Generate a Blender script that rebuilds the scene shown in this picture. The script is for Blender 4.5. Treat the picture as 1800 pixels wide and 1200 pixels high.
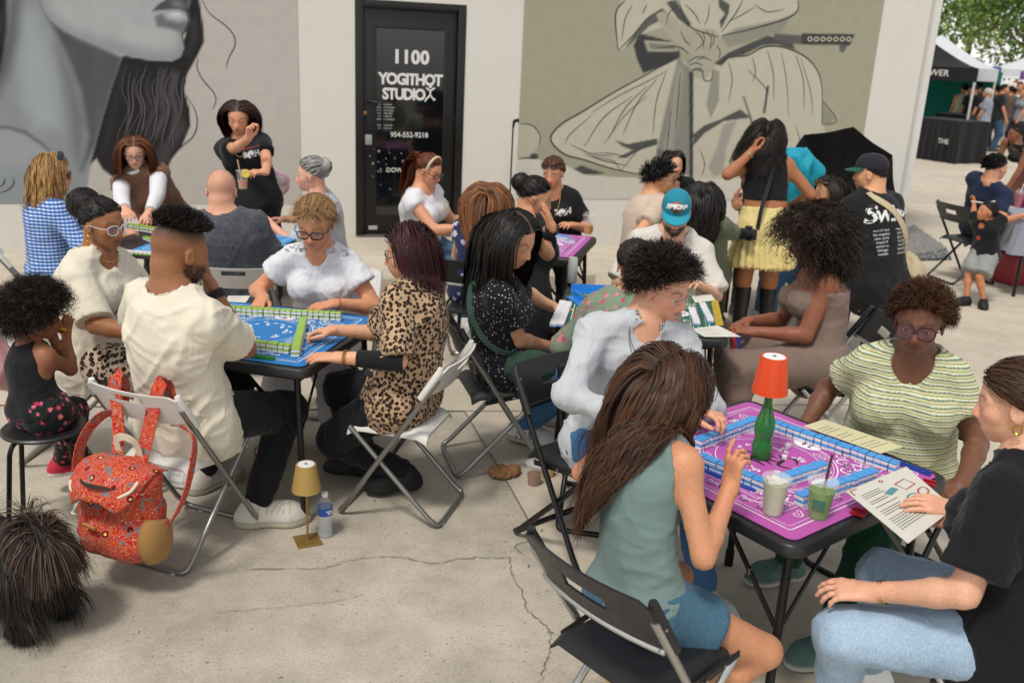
import bpy, bmesh, math, random
import numpy as np
from math import sin, cos, pi, radians, sqrt, atan2
from mathutils import Vector, Matrix
from mathutils.bvhtree import BVHTree

for o in list(bpy.data.objects): bpy.data.objects.remove(o)
SC = bpy.context.scene
COL = SC.collection
rng = np.random.default_rng(11)
random.seed(5)

# ------------------------------------------------------------------ camera
CAM_H, PITCH, ROLL, FPX = 2.05, radians(17.5), radians(2.76), 1630.0
_fw = np.array([0, cos(PITCH), -sin(PITCH)]); _r = np.array([1., 0, 0]); _u = np.cross(_r, _fw)
_R = cos(ROLL) * _r + sin(ROLL) * _u; _U = -sin(ROLL) * _r + cos(ROLL) * _u
cd = bpy.data.cameras.new('camera'); cam = bpy.data.objects.new('camera', cd); COL.objects.link(cam)
cd.sensor_width = 36.0; cd.lens = FPX / 1800 * 36; cd.clip_start = 0.05; cd.clip_end = 600
cam.matrix_world = Matrix(((_R[0], _U[0], -_fw[0], 0), (_R[1], _U[1], -_fw[1], 0), (_R[2], _U[2], -_fw[2], CAM_H), (0, 0, 0, 1)))
cd.dof.use_dof = True; cd.dof.focus_distance = 3.5; cd.dof.aperture_fstop = 3.5
SC.camera = cam
SC.render.resolution_x = 1024; SC.render.resolution_y = 682

def at(px, py, z=0.0):
    """the point at height z on the line of sight through a place in the 1800 x 1200 photograph"""
    d = _fw + _R * ((px - 900) / FPX) + _U * ((600 - py) / FPX)
    return np.array([0, 0, CAM_H]) + d * ((z - CAM_H) / d[2])

# ------------------------------------------------------------------ light: bright overcast
SUN_EL, SUN_AZ = radians(62), radians(-150)      # azimuth measured from +y clockwise
w = bpy.data.worlds.new('World'); SC.world = w; w.use_nodes = True
nt = w.node_tree; nt.nodes.clear()
sky = nt.nodes.new('ShaderNodeTexSky'); sky.sky_type = 'NISHITA'; sky.sun_disc = False
sky.sun_elevation = SUN_EL; sky.sun_rotation = SUN_AZ; sky.air_density = 1.0; sky.dust_density = 0.6; sky.ozone_density = 1.0
hs = nt.nodes.new('ShaderNodeHueSaturation'); hs.inputs['Saturation'].default_value = 0.10
bg = nt.nodes.new('ShaderNodeBackground'); bg.inputs['Strength'].default_value = 0.125
wo = nt.nodes.new('ShaderNodeOutputWorld')
nt.links.new(sky.outputs[0], hs.inputs['Color']); nt.links.new(hs.outputs[0], bg.inputs[0]); nt.links.new(bg.outputs[0], wo.inputs[0])
sl = bpy.data.lights.new('sun', 'SUN'); so = bpy.data.objects.new('sun', sl); COL.objects.link(so)
sl.energy = 1.5; sl.angle = radians(10); sl.color = (1.0, 0.94, 0.86)
sd = Vector((sin(SUN_AZ) * cos(SUN_EL), cos(SUN_AZ) * cos(SUN_EL), sin(SUN_EL)))
so.rotation_euler = sd.to_track_quat('Z', 'Y').to_euler()
vs = SC.view_settings; vs.view_transform = 'Standard'; vs.look = 'None'; vs.exposure = 0.55; vs.gamma = 1.0; vs.use_curve_mapping = False

# ------------------------------------------------------------------ materials
def srgb(c):
    if isinstance(c, str):
        c = [int(c[i:i + 2], 16) / 255 for i in (0, 2, 4)]
    return tuple(x / 12.92 if x <= 0.04045 else ((x + 0.055) / 1.055) ** 2.4 for x in c)

class NT:
    """small helper for shader trees"""
    def __init__(s, name, rough=0.6, metal=0.0, spec=0.5):
        s.m = bpy.data.materials.new(name); s.m.use_nodes = True; s.t = s.m.node_tree
        s.b = s.t.nodes['Principled BSDF']
        s.b.inputs['Roughness'].default_value = rough; s.b.inputs['Metallic'].default_value = metal
        s.b.inputs['Specular IOR Level'].default_value = spec
    def n(s, typ, **kw):
        x = s.t.nodes.new('ShaderNode' + typ)
        for k, v in kw.items():
            if k in x.inputs.keys() if hasattr(x.inputs, 'keys') else False: s.set(x.inputs[k], v)
            elif hasattr(x, k): setattr(x, k, v)
        return x
    def set(s, sock, v):
        if hasattr(v, 'is_output'): s.t.links.new(v, sock)
        elif isinstance(v, (tuple, list)) and len(v) == 3 and sock.type == 'RGBA': sock.default_value = (*v, 1)
        else: sock.default_value = v
    def co(s, kind='Object', scale=1.0, rot=(0, 0, 0)):
        c = s.t.nodes.new('ShaderNodeTexCoord'); m = s.t.nodes.new('ShaderNodeMapping')
        s.t.links.new(c.outputs[kind], m.inputs[0])
        m.inputs['Scale'].default_value = scale if isinstance(scale, tuple) else (scale,) * 3
        m.inputs['Rotation'].default_value = rot
        return m.outputs[0]
    def noise(s, sc=10, det=3, vec=None, rough=.5, dist=0):
        x = s.t.nodes.new('ShaderNodeTexNoise'); x.inputs['Scale'].default_value = sc; x.inputs['Detail'].default_value = det
        x.inputs['Roughness'].default_value = rough; x.inputs['Distortion'].default_value = dist
        s.t.links.new(vec or s.co(), x.inputs['Vector']); return x.outputs['Fac']
    def vor(s, sc=10, vec=None, feat='F1', rnd=1.0, out='Distance'):
        x = s.t.nodes.new('ShaderNodeTexVoronoi'); x.feature = feat; x.inputs['Scale'].default_value = sc; x.inputs['Randomness'].default_value = rnd
        s.t.links.new(vec or s.co(), x.inputs['Vector']); return x.outputs[out]
    def wave(s, sc=10, vec=None, dist=0, dirn='X', det=0):
        x = s.t.nodes.new('ShaderNodeTexWave'); x.bands_direction = dirn; x.inputs['Scale'].default_value = sc
        x.inputs['Distortion'].default_value = dist; x.inputs['Detail'].default_value = det
        s.t.links.new(vec or s.co(), x.inputs['Vector']); return x.outputs['Fac']
    def ramp(s, fac, stops, const=False):
        x = s.t.nodes.new('ShaderNodeValToRGB'); cr = x.color_ramp
        if const: cr.interpolation = 'CONSTANT'
        while len(cr.elements) < len(stops): cr.elements.new(0.5)
        for e, (p, c) in zip(cr.elements, stops):
            e.position = p; e.color = (*((c,) * 3 if isinstance(c, (int, float)) else c), 1)
        s.t.links.new(fac, x.inputs[0]); return x.outputs[0]
    def mix(s, fac, a, b, mode='MIX'):
        x = s.t.nodes.new('ShaderNodeMix'); x.data_type = 'RGBA'; x.blend_type = mode
        for sock, v in ((x.inputs[0], fac), (x.inputs[6], a), (x.inputs[7], b)): s.set(sock, v)
        return x.outputs[2]
    def math(s, op, a, b=0.0, c=None):
        x = s.t.nodes.new('ShaderNodeMath'); x.operation = op; s.set(x.inputs[0], a); s.set(x.inputs[1], b)
        if c is not None: s.set(x.inputs[2], c)
        return x.outputs[0]
    def attr(s, name='Col'):
        x = s.t.nodes.new('ShaderNodeAttribute'); x.attribute_name = name; return x.outputs['Color']
    def bump(s, h, st=.2, d=.002):
        x = s.t.nodes.new('ShaderNodeBump'); x.inputs['Strength'].default_value = st; x.inputs['Distance'].default_value = d
        s.t.links.new(h, x.inputs['Height']); s.t.links.new(x.outputs[0], s.b.inputs['Normal'])
    def col(s, v): s.set(s.b.inputs['Base Color'], v); return s
    def inp(s, k, v): s.set(s.b.inputs[k], v); return s

_M = {}
def plain(name, c, rough=.5, metal=0., var=.10, sc=9., bump=0., bsc=60., spec=.5, coat=0.):
    """painted or moulded surface with a little colour and gloss unevenness"""
    if name in _M: return _M[name]
    t = NT(name, rough, metal, spec); c = srgb(c)
    f = t.noise(sc, 4)
    t.col(t.mix(f, tuple(x * (1 - var) for x in c), tuple(min(1, x * (1 + var)) for x in c)))
    t.inp('Roughness', t.math('MULTIPLY_ADD', t.noise(sc * 2.3, 3), .25, rough - .12))
    if bump: t.bump(t.noise(bsc, 3), bump, .002)
    if coat: t.inp('Coat Weight', coat)
    _M[name] = t.m; return t.m

def emit_free_glass(name, c, alpha=.3, rough=.05):
    if name in _M: return _M[name]
    t = NT(name, rough); t.col(srgb(c)); t.inp('Alpha', alpha); t.inp('IOR', 1.45); _M[name] = t.m; return t.m

def cloth(name, c, c2=None, rough=.88, weave=420., fold=.5, kind='plain', scale=1.0, c3=None, c4=None, rot=(0, 0, 0)):
    """woven or knitted fabric; the prints are patterns of the fabric itself"""
    if name in _M: return _M[name]
    t = NT(name, rough, 0, .25); t.inp('Sheen Weight', .08)
    a = srgb(c); b = srgb(c2) if c2 else tuple(x * .8 for x in a)
    big = t.noise(7, 4)
    base = None
    if kind == 'plain':
        base = t.mix(big, tuple(x * .93 for x in a), tuple(min(1, x * 1.05) for x in a))
    elif kind == 'heather':
        h = t.noise(55, 5, t.co('Object', (1, 1, 4.5)), .7)
        base = t.mix(t.ramp(h, [(.35, 0.), (.65, 1.)]), a, b)
    elif kind == 'denim':
        h = t.noise(190, 4, t.co('Object', (1, 1, .4)), .85); l = t.noise(4.5, 3)
        f = t.math('ADD', t.math('MULTIPLY', h, 1.0), t.math('MULTIPLY', l, .35))
        base = t.mix(t.ramp(f, [(.4, 0.), (.85, 1.)]), a, b)
    elif kind == 'leopard':
        v = t.co('Object', scale); nv = t.noise(2.2, 2, v)
        vv = t.mix(.08, v, t.n('TexNoise').outputs['Color'])
        d = t.vor(1, v, 'F1', 1.0); ring = t.ramp(t.math('ADD', d, t.math('MULTIPLY', t.math('SUBTRACT', t.noise(5, 2, v), .5), .5)), [(0, srgb('8a5f38')), (.13, srgb('7d5331')), (.19, srgb('120c09')), (.48, srgb('1b120d')), (.53, a), (1, a)])
        base = t.mix(t.math('MULTIPLY', big, .12), ring, srgb('3a281b'))
    elif kind == 'dots':
        d = t.vor(1, t.co('Object', scale), 'F1', .55); base = t.mix(t.ramp(d, [(.17, 1.), (.21, 0.)]), a, b)
    elif kind == 'floral':
        v = t.co('Object', scale); d = t.vor(1, v, 'F1', 1.); cc = t.vor(1, v, 'F1', 1., 'Color')
        pet = t.math('ADD', d, t.math('MULTIPLY', t.math('SUBTRACT', t.noise(7, 3, v), .5), .55))
        sel = t.t.nodes.new('ShaderNodeSeparateColor'); t.t.links.new(cc, sel.inputs[0])
        flo = t.mix(t.ramp(sel.outputs[0], [(.5, 0.), (.52, 1.)]), b, srgb(c3))
        flo = t.mix(t.ramp(d, [(.07, 1.), (.12, 0.)]), flo, srgb(c4 or c3))
        g1 = t.mix(t.ramp(pet, [(.3, 1.), (.36, 0.)]), a, flo)
        lf = t.noise(9, 3, v, .6, 1.5)
        base = t.mix(t.math('MULTIPLY', t.ramp(lf, [(.6, 0.), (.63, 1.)]), t.ramp(pet, [(.38, 0.), (.42, 1.)])), g1, srgb('3c5a48'))
    elif kind == 'stripes':
        sx = t.t.nodes.new('ShaderNodeSeparateXYZ'); t.t.links.new(t.co('Object', 1.0, rot), sx.inputs[0])
        z = t.math('FRACT', t.math('MULTIPLY', t.math('ADD', sx.outputs[2], t.math('MULTIPLY', t.noise(5, 2), .006)), scale))
        x = t.math('SINE', t.math('MULTIPLY', t.math('ADD', sx.outputs[0], sx.outputs[1]), scale * 9))
        kn = t.math('ADD', z, t.math('MULTIPLY', x, .035))
        stops = [(0, a), (.12, a), (.18, b), (.46, b), (.50, srgb(c3)), (.62, srgb(c3)), (.68, b), (.80, b), (.84, srgb(c4)), (.94, srgb(c4)), (1, b)]
        base = t.ramp(kn, stops)
    elif kind == 'dash':
        sx = t.t.nodes.new('ShaderNodeSeparateXYZ'); t.t.links.new(t.co('Object', 1.0, rot), sx.inputs[0])
        z = t.math('SINE', t.math('MULTIPLY', sx.outputs[2], scale * 6.28))
        x = t.math('SINE', t.math('MULTIPLY', t.math('ADD', sx.outputs[0], t.math('MULTIPLY', sx.outputs[1], .6)), scale * 5))
        base = t.mix(t.ramp(t.math('ADD', z, t.math('MULTIPLY', x, .45)), [(.42, 0.), (.58, 1.)]), a, b)
    elif kind == 'paisley':
        v = t.co('Object', scale); n1 = t.noise(2.4, 3, v, .55, 2.2)
        rings = t.math('FRACT', t.math('MULTIPLY', n1, 7.0))
        r1 = t.ramp(rings, [(0, a), (.42, a), (.46, srgb('3a0a0a')), (.56, srgb('e8a23a')), (.62, a), (.8, srgb('a0100e')), (.9, srgb('d9c6b4')), (.95, a)])
        d = t.vor(1.6, v, 'F1', 1.)
        cc = t.ramp(d, [(0, srgb('f0c060')), (.07, srgb('f0c060')), (.1, srgb('5a0d0d')), (.16, srgb('5a0d0d')), (.2, srgb('e9512a')), (.26, srgb('4a5a60'))])
        base = t.mix(t.ramp(d, [(.25, 1.), (.28, 0.)]), r1, cc)
        n2 = t.noise(3.1, 2, v, .5, 1.); base = t.mix(t.ramp(n2, [(.62, 0.), (.66, 1.)]), base, srgb('6d6f72'))
    t.col(base)
    wv = t.noise(weave, 2); fd = t.noise(8, 3, t.co('Object', (1.2, 1.2, .35), (.5, .35, 0)), .42, .6); rg = t.math('ABSOLUTE', t.math('SUBTRACT', t.noise(7, 3, t.co('Object', (1.4, 1.4, .5), (.3, -.5, .4)), .5, .8), .5))
    t.bump(t.math('ADD', t.math('MULTIPLY', wv, .05), t.math('ADD', fd, t.math('MULTIPLY', rg, -1.3))), fold, .017)
    _M[name] = t.m; return t.m

def vcol(name, rough=.5, spec=.4, var=.08, sc=60., sss=0., bump=0., bsc=300, metal=0.):
    """surface whose own colours come from the mesh's colour attribute"""
    if name in _M: return _M[name]
    t = NT(name, rough, metal, spec); f = t.noise(sc, 4)
    cm_ = t.mix(1.0, t.attr(), t.mix(f, (1 - var,) * 3, (1 + var,) * 3), 'MULTIPLY')
    if sss: cm_ = t.mix(1.0, cm_, t.mix(t.ramp(t.noise(140, 4, None, .7), [(.35, 0.), (.65, 1.)]), (.90, .84, .82), (1.05, 1.04, 1.03)), 'MULTIPLY'); cm_ = t.mix(t.math('MULTIPLY', t.ramp(t.noise(16, 3), [(.5, 0.), (.75, 1.)]), .35), cm_, t.mix(1.0, cm_, (1.04, .82, .78), 'MULTIPLY')); t.inp('Roughness', t.math('MULTIPLY_ADD', t.noise(45, 3), .3, rough - .15))
    t.col(cm_)
    if sss: t.inp('Sheen Weight', .06)
    if bump: t.bump(t.noise(bsc, 3), bump, .001)
    _M[name] = t.m; return t.m

# ------------------------------------------------------------------ objects
def raw_mesh(name, V, Fs, cols=None, smooth=True):
    me = bpy.data.meshes.new(name); V = np.asarray(V, np.float32)
    if isinstance(Fs, np.ndarray):
        n, k = Fs.shape; me.vertices.add(len(V)); me.vertices.foreach_set('co', V.ravel())
        me.loops.add(n * k); me.loops.foreach_set('vertex_index', Fs.astype(np.int32).ravel())
        me.polygons.add(n); me.polygons.foreach_set('loop_start', np.arange(0, n * k, k, dtype=np.int32))
        me.update(calc_edges=True)
    else:
        me.from_pydata(V.tolist(), [], [list(map(int, f)) for f in Fs])
    if cols is not None:
        a = me.color_attributes.new('Col', 'FLOAT_COLOR', 'POINT')
        c = np.ones((len(V), 4), np.float32); c[:, :3] = cols; a.data.foreach_set('color', c.ravel())
    if smooth and len(me.polygons): me.polygons.foreach_set('use_smooth', np.ones(len(me.polygons), bool))
    me.update(); return me

def obj(name, me, mat=None, parent=None, loc=None, rz=None):
    o = bpy.data.objects.new(name, me); COL.objects.link(o)
    if mat is not None and me is not None and not me.materials:
        for m in (mat if isinstance(mat, (list, tuple)) else [mat]): me.materials.append(m)
    if parent is not None: o.parent = parent
    if loc is not None: o.location = tuple(float(x) for x in loc)
    if rz is not None: o.rotation_euler = (0, 0, rz)
    return o

def tag(o, label=None, cat=None, group=None, kind=None):
    for k, v in (('label', label), ('category', cat), ('group', group), ('kind', kind)):
        if v: o[k] = v
    return o

def empty(name, loc, rz=0., label=None, cat=None, group=None):
    o = bpy.data.objects.new(name, None); COL.objects.link(o); o.empty_display_size = .1
    o.location = tuple(float(x) for x in loc); o.rotation_euler = (0, 0, rz); return tag(o, label, cat, group)

def copy_tree(o, parent=None, loc=None, rz=None, label=None):
    c = o.copy(); COL.objects.link(c); c.parent = parent
    if loc is not None: c.location = tuple(float(x) for x in loc)
    if rz is not None: c.rotation_euler = (0, 0, rz)
    if label: c['label'] = label
    for ch in o.children: copy_tree(ch, c)
    return c

class MB:
    """collects plain shapes into one mesh"""
    def __init__(s): s.v = []; s.f = []; s.mi = []
    def add(s, V, F, mi=0):
        k = len(s.v); s.v += [tuple(map(float, p)) for p in V]; s.f += [[i + k for i in f] for f in F]; s.mi += [mi] * len(F); return s
    def box(s, c, d, rz=0., bev=0., mi=0, R=None, seg=2):
        bm = bmesh.new(); bmesh.ops.create_cube(bm, size=1.0)
        bmesh.ops.scale(bm, vec=d, verts=bm.verts)
        if bev: bmesh.ops.bevel(bm, geom=list(bm.edges), offset=min(bev, min(d) * .45), segments=seg, affect='EDGES', profile=.5)
        M = (R.to_4x4() if R is not None else Matrix.Rotation(rz, 4, 'Z')); M.translation = Vector([float(q) for q in c]); bm.transform(M)
        bm.verts.index_update(); s.add([v.co for v in bm.verts], [[v.index for v in f.verts] for f in bm.faces], mi); bm.free(); return s
    def tube(s, pts, r, sides=8, closed=False, caps=True, mi=0):
        P = np.array([np.asarray(p, float) for p in pts]); n = len(P); rr = np.broadcast_to(np.asarray(r, float), (n,))
        T = np.gradient(P, axis=0) if not closed else np.roll(P, -1, 0) - np.roll(P, 1, 0)
        T /= np.linalg.norm(T, axis=1, keepdims=True) + 1e-9
        a = np.array([0, 0, 1.]) if abs(T[0][2]) < .9 else np.array([1., 0, 0]); N = np.cross(T[0], a); N /= np.linalg.norm(N)
        V = []; th = np.arange(sides) * 2 * pi / sides
        for i in range(n):
            N = N - T[i] * (N @ T[i]); N /= np.linalg.norm(N) + 1e-9; B = np.cross(T[i], N)
            V += list(P[i] + rr[i] * (np.outer(np.cos(th), N) + np.outer(np.sin(th), B)))
        F = [[i * sides + j, i * sides + (j + 1) % sides, ((i + 1) % n) * sides + (j + 1) % sides, ((i + 1) % n) * sides + j] for i in range(n if closed else n - 1) for j in range(sides)]
        if caps and not closed: F += [list(range(sides))[::-1], [(n - 1) * sides + j for j in range(sides)]]
        return s.add(V, F, mi)
    def lathe(s, prof, c=(0, 0, 0), sides=24, mi=0, cap=True):
        V = [(c[0] + r * cos(2 * pi * j / sides), c[1] + r * sin(2 * pi * j / sides), c[2] + z) for r, z in prof for j in range(sides)]
        n = len(prof); F = [[i * sides + j, i * sides + (j + 1) % sides, (i + 1) * sides + (j + 1) % sides, (i + 1) * sides + j] for i in range(n - 1) for j in range(sides)]
        if cap:
            if prof[0][0] > 1e-5: F.append(list(range(sides))[::-1])
            if prof[-1][0] > 1e-5: F.append([(n - 1) * sides + j for j in range(sides)])
        return s.add(V, F, mi)
    def prism(s, poly, z0, z1, mi=0):
        n = len(poly); V = [(x, y, z0) for x, y in poly] + [(x, y, z1) for x, y in poly]
        F = [list(range(n))[::-1], list(range(n, 2 * n))] + [[i, (i + 1) % n, (i + 1) % n + n, i + n] for i in range(n)]
        return s.add(V, F, mi)
    def ribbon(s, pts, wd, up=(0, 0, 1), mi=0):
        P = np.array(pts, float); n = len(P); T = np.gradient(P, axis=0); S = np.cross(np.broadcast_to(np.array(up, float), P.shape), T); S /= np.linalg.norm(S, axis=1, keepdims=True) + 1e-9
        W = np.broadcast_to(np.asarray(wd, float), (n,))[:, None] / 2
        V = np.vstack([P - S * W, P + S * W]); F = [[i, i + 1, n + i + 1, n + i] for i in range(n - 1)]
        return s.add(V, F, mi)
    def mesh(s, name='part', smooth=True, auto=None):
        me = raw_mesh(name, s.v, s.f, None, smooth)
        if any(s.mi): me.polygons.foreach_set('material_index', np.array(s.mi, np.int32))
        if smooth and auto is not None:
            try: me.set_sharp_from_angle(angle=radians(auto))
            except Exception: pass
        return me
    def build(s, name, mat, parent=None, loc=None, rz=None, smooth=True, auto=40):
        return obj(name, s.mesh(name, smooth, auto), mat, parent, loc, rz)

def bez(p0, p1, p2, p3, n=12):
    t = np.linspace(0, 1, n)[:, None]; p0, p1, p2, p3 = (np.array(p, float) for p in (p0, p1, p2, p3))
    return (1 - t) ** 3 * p0 + 3 * (1 - t) ** 2 * t * p1 + 3 * (1 - t) * t * t * p2 + t ** 3 * p3
def spl(pts, n=6):
    """Catmull-Rom through the points"""
    P = np.array(pts, float); P = np.vstack([2 * P[0] - P[1], P, 2 * P[-1] - P[-2]]); out = []
    for i in range(1, len(P) - 2):
        for t in np.linspace(0, 1, n, endpoint=False):
            a, b, c, d = P[i - 1], P[i], P[i + 1], P[i + 2]
            out.append(.5 * (2 * b + (c - a) * t + (2 * a - 5 * b + 4 * c - d) * t * t + (3 * b - a - 3 * c + d) * t ** 3))
    out.append(P[-2]); return np.array(out)

def text_mesh(s, size=1.0, ext=0., align='CENTER', spacing=1.0, shear=0., off=0.):
    c = bpy.data.curves.new('lettering', 'FONT'); c.body = s; c.size = size; c.extrude = ext; c.align_x = align; c.align_y = 'CENTER'
    c.space_character = spacing; c.shear = shear; c.offset = off; c.resolution_u = 3
    o = bpy.data.objects.new('lettering', c); COL.objects.link(o); dg = bpy.context.evaluated_depsgraph_get()
    me = bpy.data.meshes.new_from_object(o.evaluated_get(dg)); bpy.data.objects.remove(o); bpy.data.curves.remove(c); me.materials.clear(); return me

# ------------------------------------------------------------------ implicit surfaces
def nrm(v): v = np.asarray(v, float); return v / (np.linalg.norm(v) + 1e-12)
def smin(a, b, k): h = np.clip(.5 + .5 * (b - a) / k, 0, 1); return b + (a - b) * h - k * h * (1 - h)
class Fld:
    def __init__(s, lo, hi, h):
        s.lo = np.array(lo, float); s.h = h; s.n = np.ceil((np.array(hi) - s.lo) / h).astype(int) + 1
        s.d = np.full(s.n, .5, np.float32)
    def box(s, lo, hi, m):
        a = np.clip(((np.asarray(lo) - m - s.lo) / s.h).astype(int), 0, s.n); b = np.clip(np.ceil((np.asarray(hi) + m - s.lo) / s.h).astype(int) + 1, 0, s.n)
        sl = tuple(slice(i, j) for i, j in zip(a, b))
        X = [(s.lo[i] + s.h * np.arange(a[i], b[i])).astype(np.float32) for i in range(3)]
        return sl, X[0][:, None, None], X[1][None, :, None], X[2][None, None, :]
    def put(s, sl, v, k, op):
        if v.size == 0: return
        if op == 'u': s.d[sl] = smin(s.d[sl], v, k)
        elif op == 's': s.d[sl] = -smin(-s.d[sl], v, k)
    def cone(s, a, b, ra, rb, k=.03, op='u', flat=None, clip=None):
        a = np.asarray(a, float); b = np.asarray(b, float); R = max(ra, rb) * (max(1., 1.) )
        sl, X, Y, Z = s.box(np.minimum(a, b) - R, np.maximum(a, b) + R, k + 2.5 * s.h)
        dx, dy, dz = X - a[0], Y - a[1], Z - a[2]; e = b - a; sc = 1.
        if flat is not None:
            v, f = flat; v = nrm(v - e * (v @ e) / (e @ e + 1e-9)); q = (dx * v[0] + dy * v[1] + dz * v[2]) * (1 / f - 1)
            dx, dy, dz = dx + q * v[0], dy + q * v[1], dz + q * v[2]; sc = .5 + .5 * f
        t = np.clip((dx * e[0] + dy * e[1] + dz * e[2]) / (e @ e + 1e-9), 0, 1)
        v = (np.sqrt((dx - t * e[0]) ** 2 + (dy - t * e[1]) ** 2 + (dz - t * e[2]) ** 2) - (ra + (rb - ra) * t)) * sc
        for c in (clip or []):
            p, n = c; n = nrm(n); v = np.maximum(v, (X - p[0]) * n[0] + (Y - p[1]) * n[1] + (Z - p[2]) * n[2])
        s.put(sl, v, k, op)
    def ell(s, c, r, R=None, k=.03, op='u'):
        c = np.asarray(c, float); m = max(r); sl, X, Y, Z = s.box(c - m, c + m, k + 2.5 * s.h); R = np.eye(3) if R is None else R
        dx, dy, dz = X - c[0], Y - c[1], Z - c[2]
        q = [dx * R[i][0] + dy * R[i][1] + dz * R[i][2] for i in range(3)]
        k0 = np.sqrt(sum((q[i] / r[i]) ** 2 for i in range(3))); k1 = np.sqrt(sum((q[i] / r[i] ** 2) ** 2 for i in range(3))) + 1e-9
        s.put(sl, k0 * (k0 - 1) / k1, k, op)
    def plane(s, p, n):
        n = nrm(n); sl, X, Y, Z = s.box(s.lo, s.lo + s.h * s.n, 0)
        s.d = np.maximum(s.d, ((X - p[0]) * n[0] + (Y - p[1]) * n[1] + (Z - p[2]) * n[2]).astype(np.float32))
    def sample(s, P):
        q = (np.asarray(P) - s.lo) / s.h; i = np.clip(np.round(q).astype(int), 0, s.n - 1); return s.d[i[:, 0], i[:, 1], i[:, 2]]
    def nets(s):
        d = s.d; g = d < 0; n = s.n
        cs = lambda a, i, j, k: a[i:n[0] - 1 + i, j:n[1] - 1 + j, k:n[2] - 1 + k]
        cnt = np.zeros(n - 1, np.int8)
        C8 = [(i, j, k) for i in (0, 1) for j in (0, 1) for k in (0, 1)]
        for c in C8: cnt += cs(g, *c)
        I = np.argwhere((cnt > 0) & (cnt < 8))
        idx = np.full(n - 1, -1, np.int32); idx[I[:, 0], I[:, 1], I[:, 2]] = np.arange(len(I))
        val = {c: d[I[:, 0] + c[0], I[:, 1] + c[1], I[:, 2] + c[2]] for c in C8}
        S = np.zeros((len(I), 3)); N = np.zeros(len(I))
        for c in C8:
            for ax in range(3):
                if c[ax] == 0:
                    e = list(c); e[ax] = 1; e = tuple(e); va, vb = val[c], val[e]; m = (va < 0) != (vb < 0)
                    t = np.where(m, va / np.where(m, va - vb, 1), 0); p = np.tile(np.array(c, float), (len(I), 1)); p[:, ax] += t
                    S += p * m[:, None]; N += m
        V = s.lo + s.h * (I + S / N[:, None]); Q = []
        for ax in range(3):
            b, c = (ax + 1) % 3, (ax + 2) % 3
            sa = [slice(None)] * 3; sb = [slice(None)] * 3; sa[ax] = slice(0, -1); sb[ax] = slice(1, None)
            for q in (sa, sb): q[b] = slice(1, -1); q[c] = slice(1, -1)
            ga, gb = g[tuple(sa)], g[tuple(sb)]; E = np.argwhere(ga != gb)
            if len(E) == 0: continue
            fl = ga[E[:, 0], E[:, 1], E[:, 2]]; E[:, b] += 1; E[:, c] += 1
            def cell(db, dc): e = E.copy(); e[:, b] += db; e[:, c] += dc; return idx[e[:, 0], e[:, 1], e[:, 2]]
            q = np.stack([cell(-1, -1), cell(0, -1), cell(0, 0), cell(-1, 0)], 1)
            q[~fl] = q[~fl][:, ::-1]; Q.append(q)
        return V, np.vstack(Q) if Q else np.zeros((0, 4), int)

def vnormals(V, Q):
    a, b, c, d = (V[Q[:, i]] for i in range(4)); N = np.cross(c - a, d - b); out = np.zeros_like(V)
    for i in range(4):
        for k in range(3): out[:, k] += np.bincount(Q[:, i], N[:, k], len(V))
    return out / (np.linalg.norm(out, axis=1, keepdims=True) + 1e-12)
def relax(V, Q, it=1, lam=.5):
    E = np.vstack([Q[:, [0, 1]], Q[:, [1, 2]], Q[:, [2, 3]], Q[:, [3, 0]]]); n = len(V); deg = np.bincount(E.ravel(), None, n)[:, None] + 1e-9
    for _ in range(it):
        S = np.zeros_like(V)
        for k in range(3): S[:, k] = np.bincount(E[:, 0], V[E[:, 1], k], n) + np.bincount(E[:, 1], V[E[:, 0], k], n)
        V = V + lam * (S / deg - V)
    return V
def vnoise(P, seed=0):
    """smooth value noise in -1..1"""
    P = np.asarray(P, float) + seed * 17.31; i = np.floor(P).astype(np.int64); f = P - i; f = f * f * (3 - 2 * f); out = 0
    for dx in (0, 1):
        for dy in (0, 1):
            for dz in (0, 1):
                h = ((i[:, 0] + dx) * 374761393 + (i[:, 1] + dy) * 668265263 + (i[:, 2] + dz) * 2147483647 + seed * 974711) & 0x7fffffff
                h = ((h ^ (h >> 13)) * 1274126177) & 0x7fffffff; h = ((h ^ (h >> 16)) & 0xffff) / 32767.5 - 1
                out = out + h * (f[:, 0] if dx else 1 - f[:, 0]) * (f[:, 1] if dy else 1 - f[:, 1]) * (f[:, 2] if dz else 1 - f[:, 2])
    return out
# ------------------------------------------------------------------ people
def fdir(a): a = radians(a); return np.array([cos(a), sin(a), 0.])
def rdir(a): a = radians(a); return np.array([sin(a), -cos(a), 0.])
Z3 = np.array([0, 0, 1.])
def ik(a, b, l1, l2, hint):
    a = np.asarray(a, float); b = np.asarray(b, float); d = b - a; D = np.linalg.norm(d); u = d / (D + 1e-9); m = (l1 + l2) * .995
    if D > m: b = a + u * m; D = m
    D = max(D, abs(l1 - l2) * 1.05 + .02)
    x = (l1 * l1 - l2 * l2 + D * D) / (2 * D); h = sqrt(max(l1 * l1 - x * x, 1e-6)); p = np.asarray(hint, float); p = nrm(p - u * (p @ u))
    return a + u * x + p * h, a + u * D

SKIN = vcol('skin', .55, .4, .10, 30, .06, .35, 260)
HAIRM = vcol('hair', .52, .3, .18, 30)
EYEM = vcol('eye', .12, .5, 0)
SHOEM = vcol('shoe_leather', .6, .4, .08, 40, 0, .1, 200)

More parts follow.
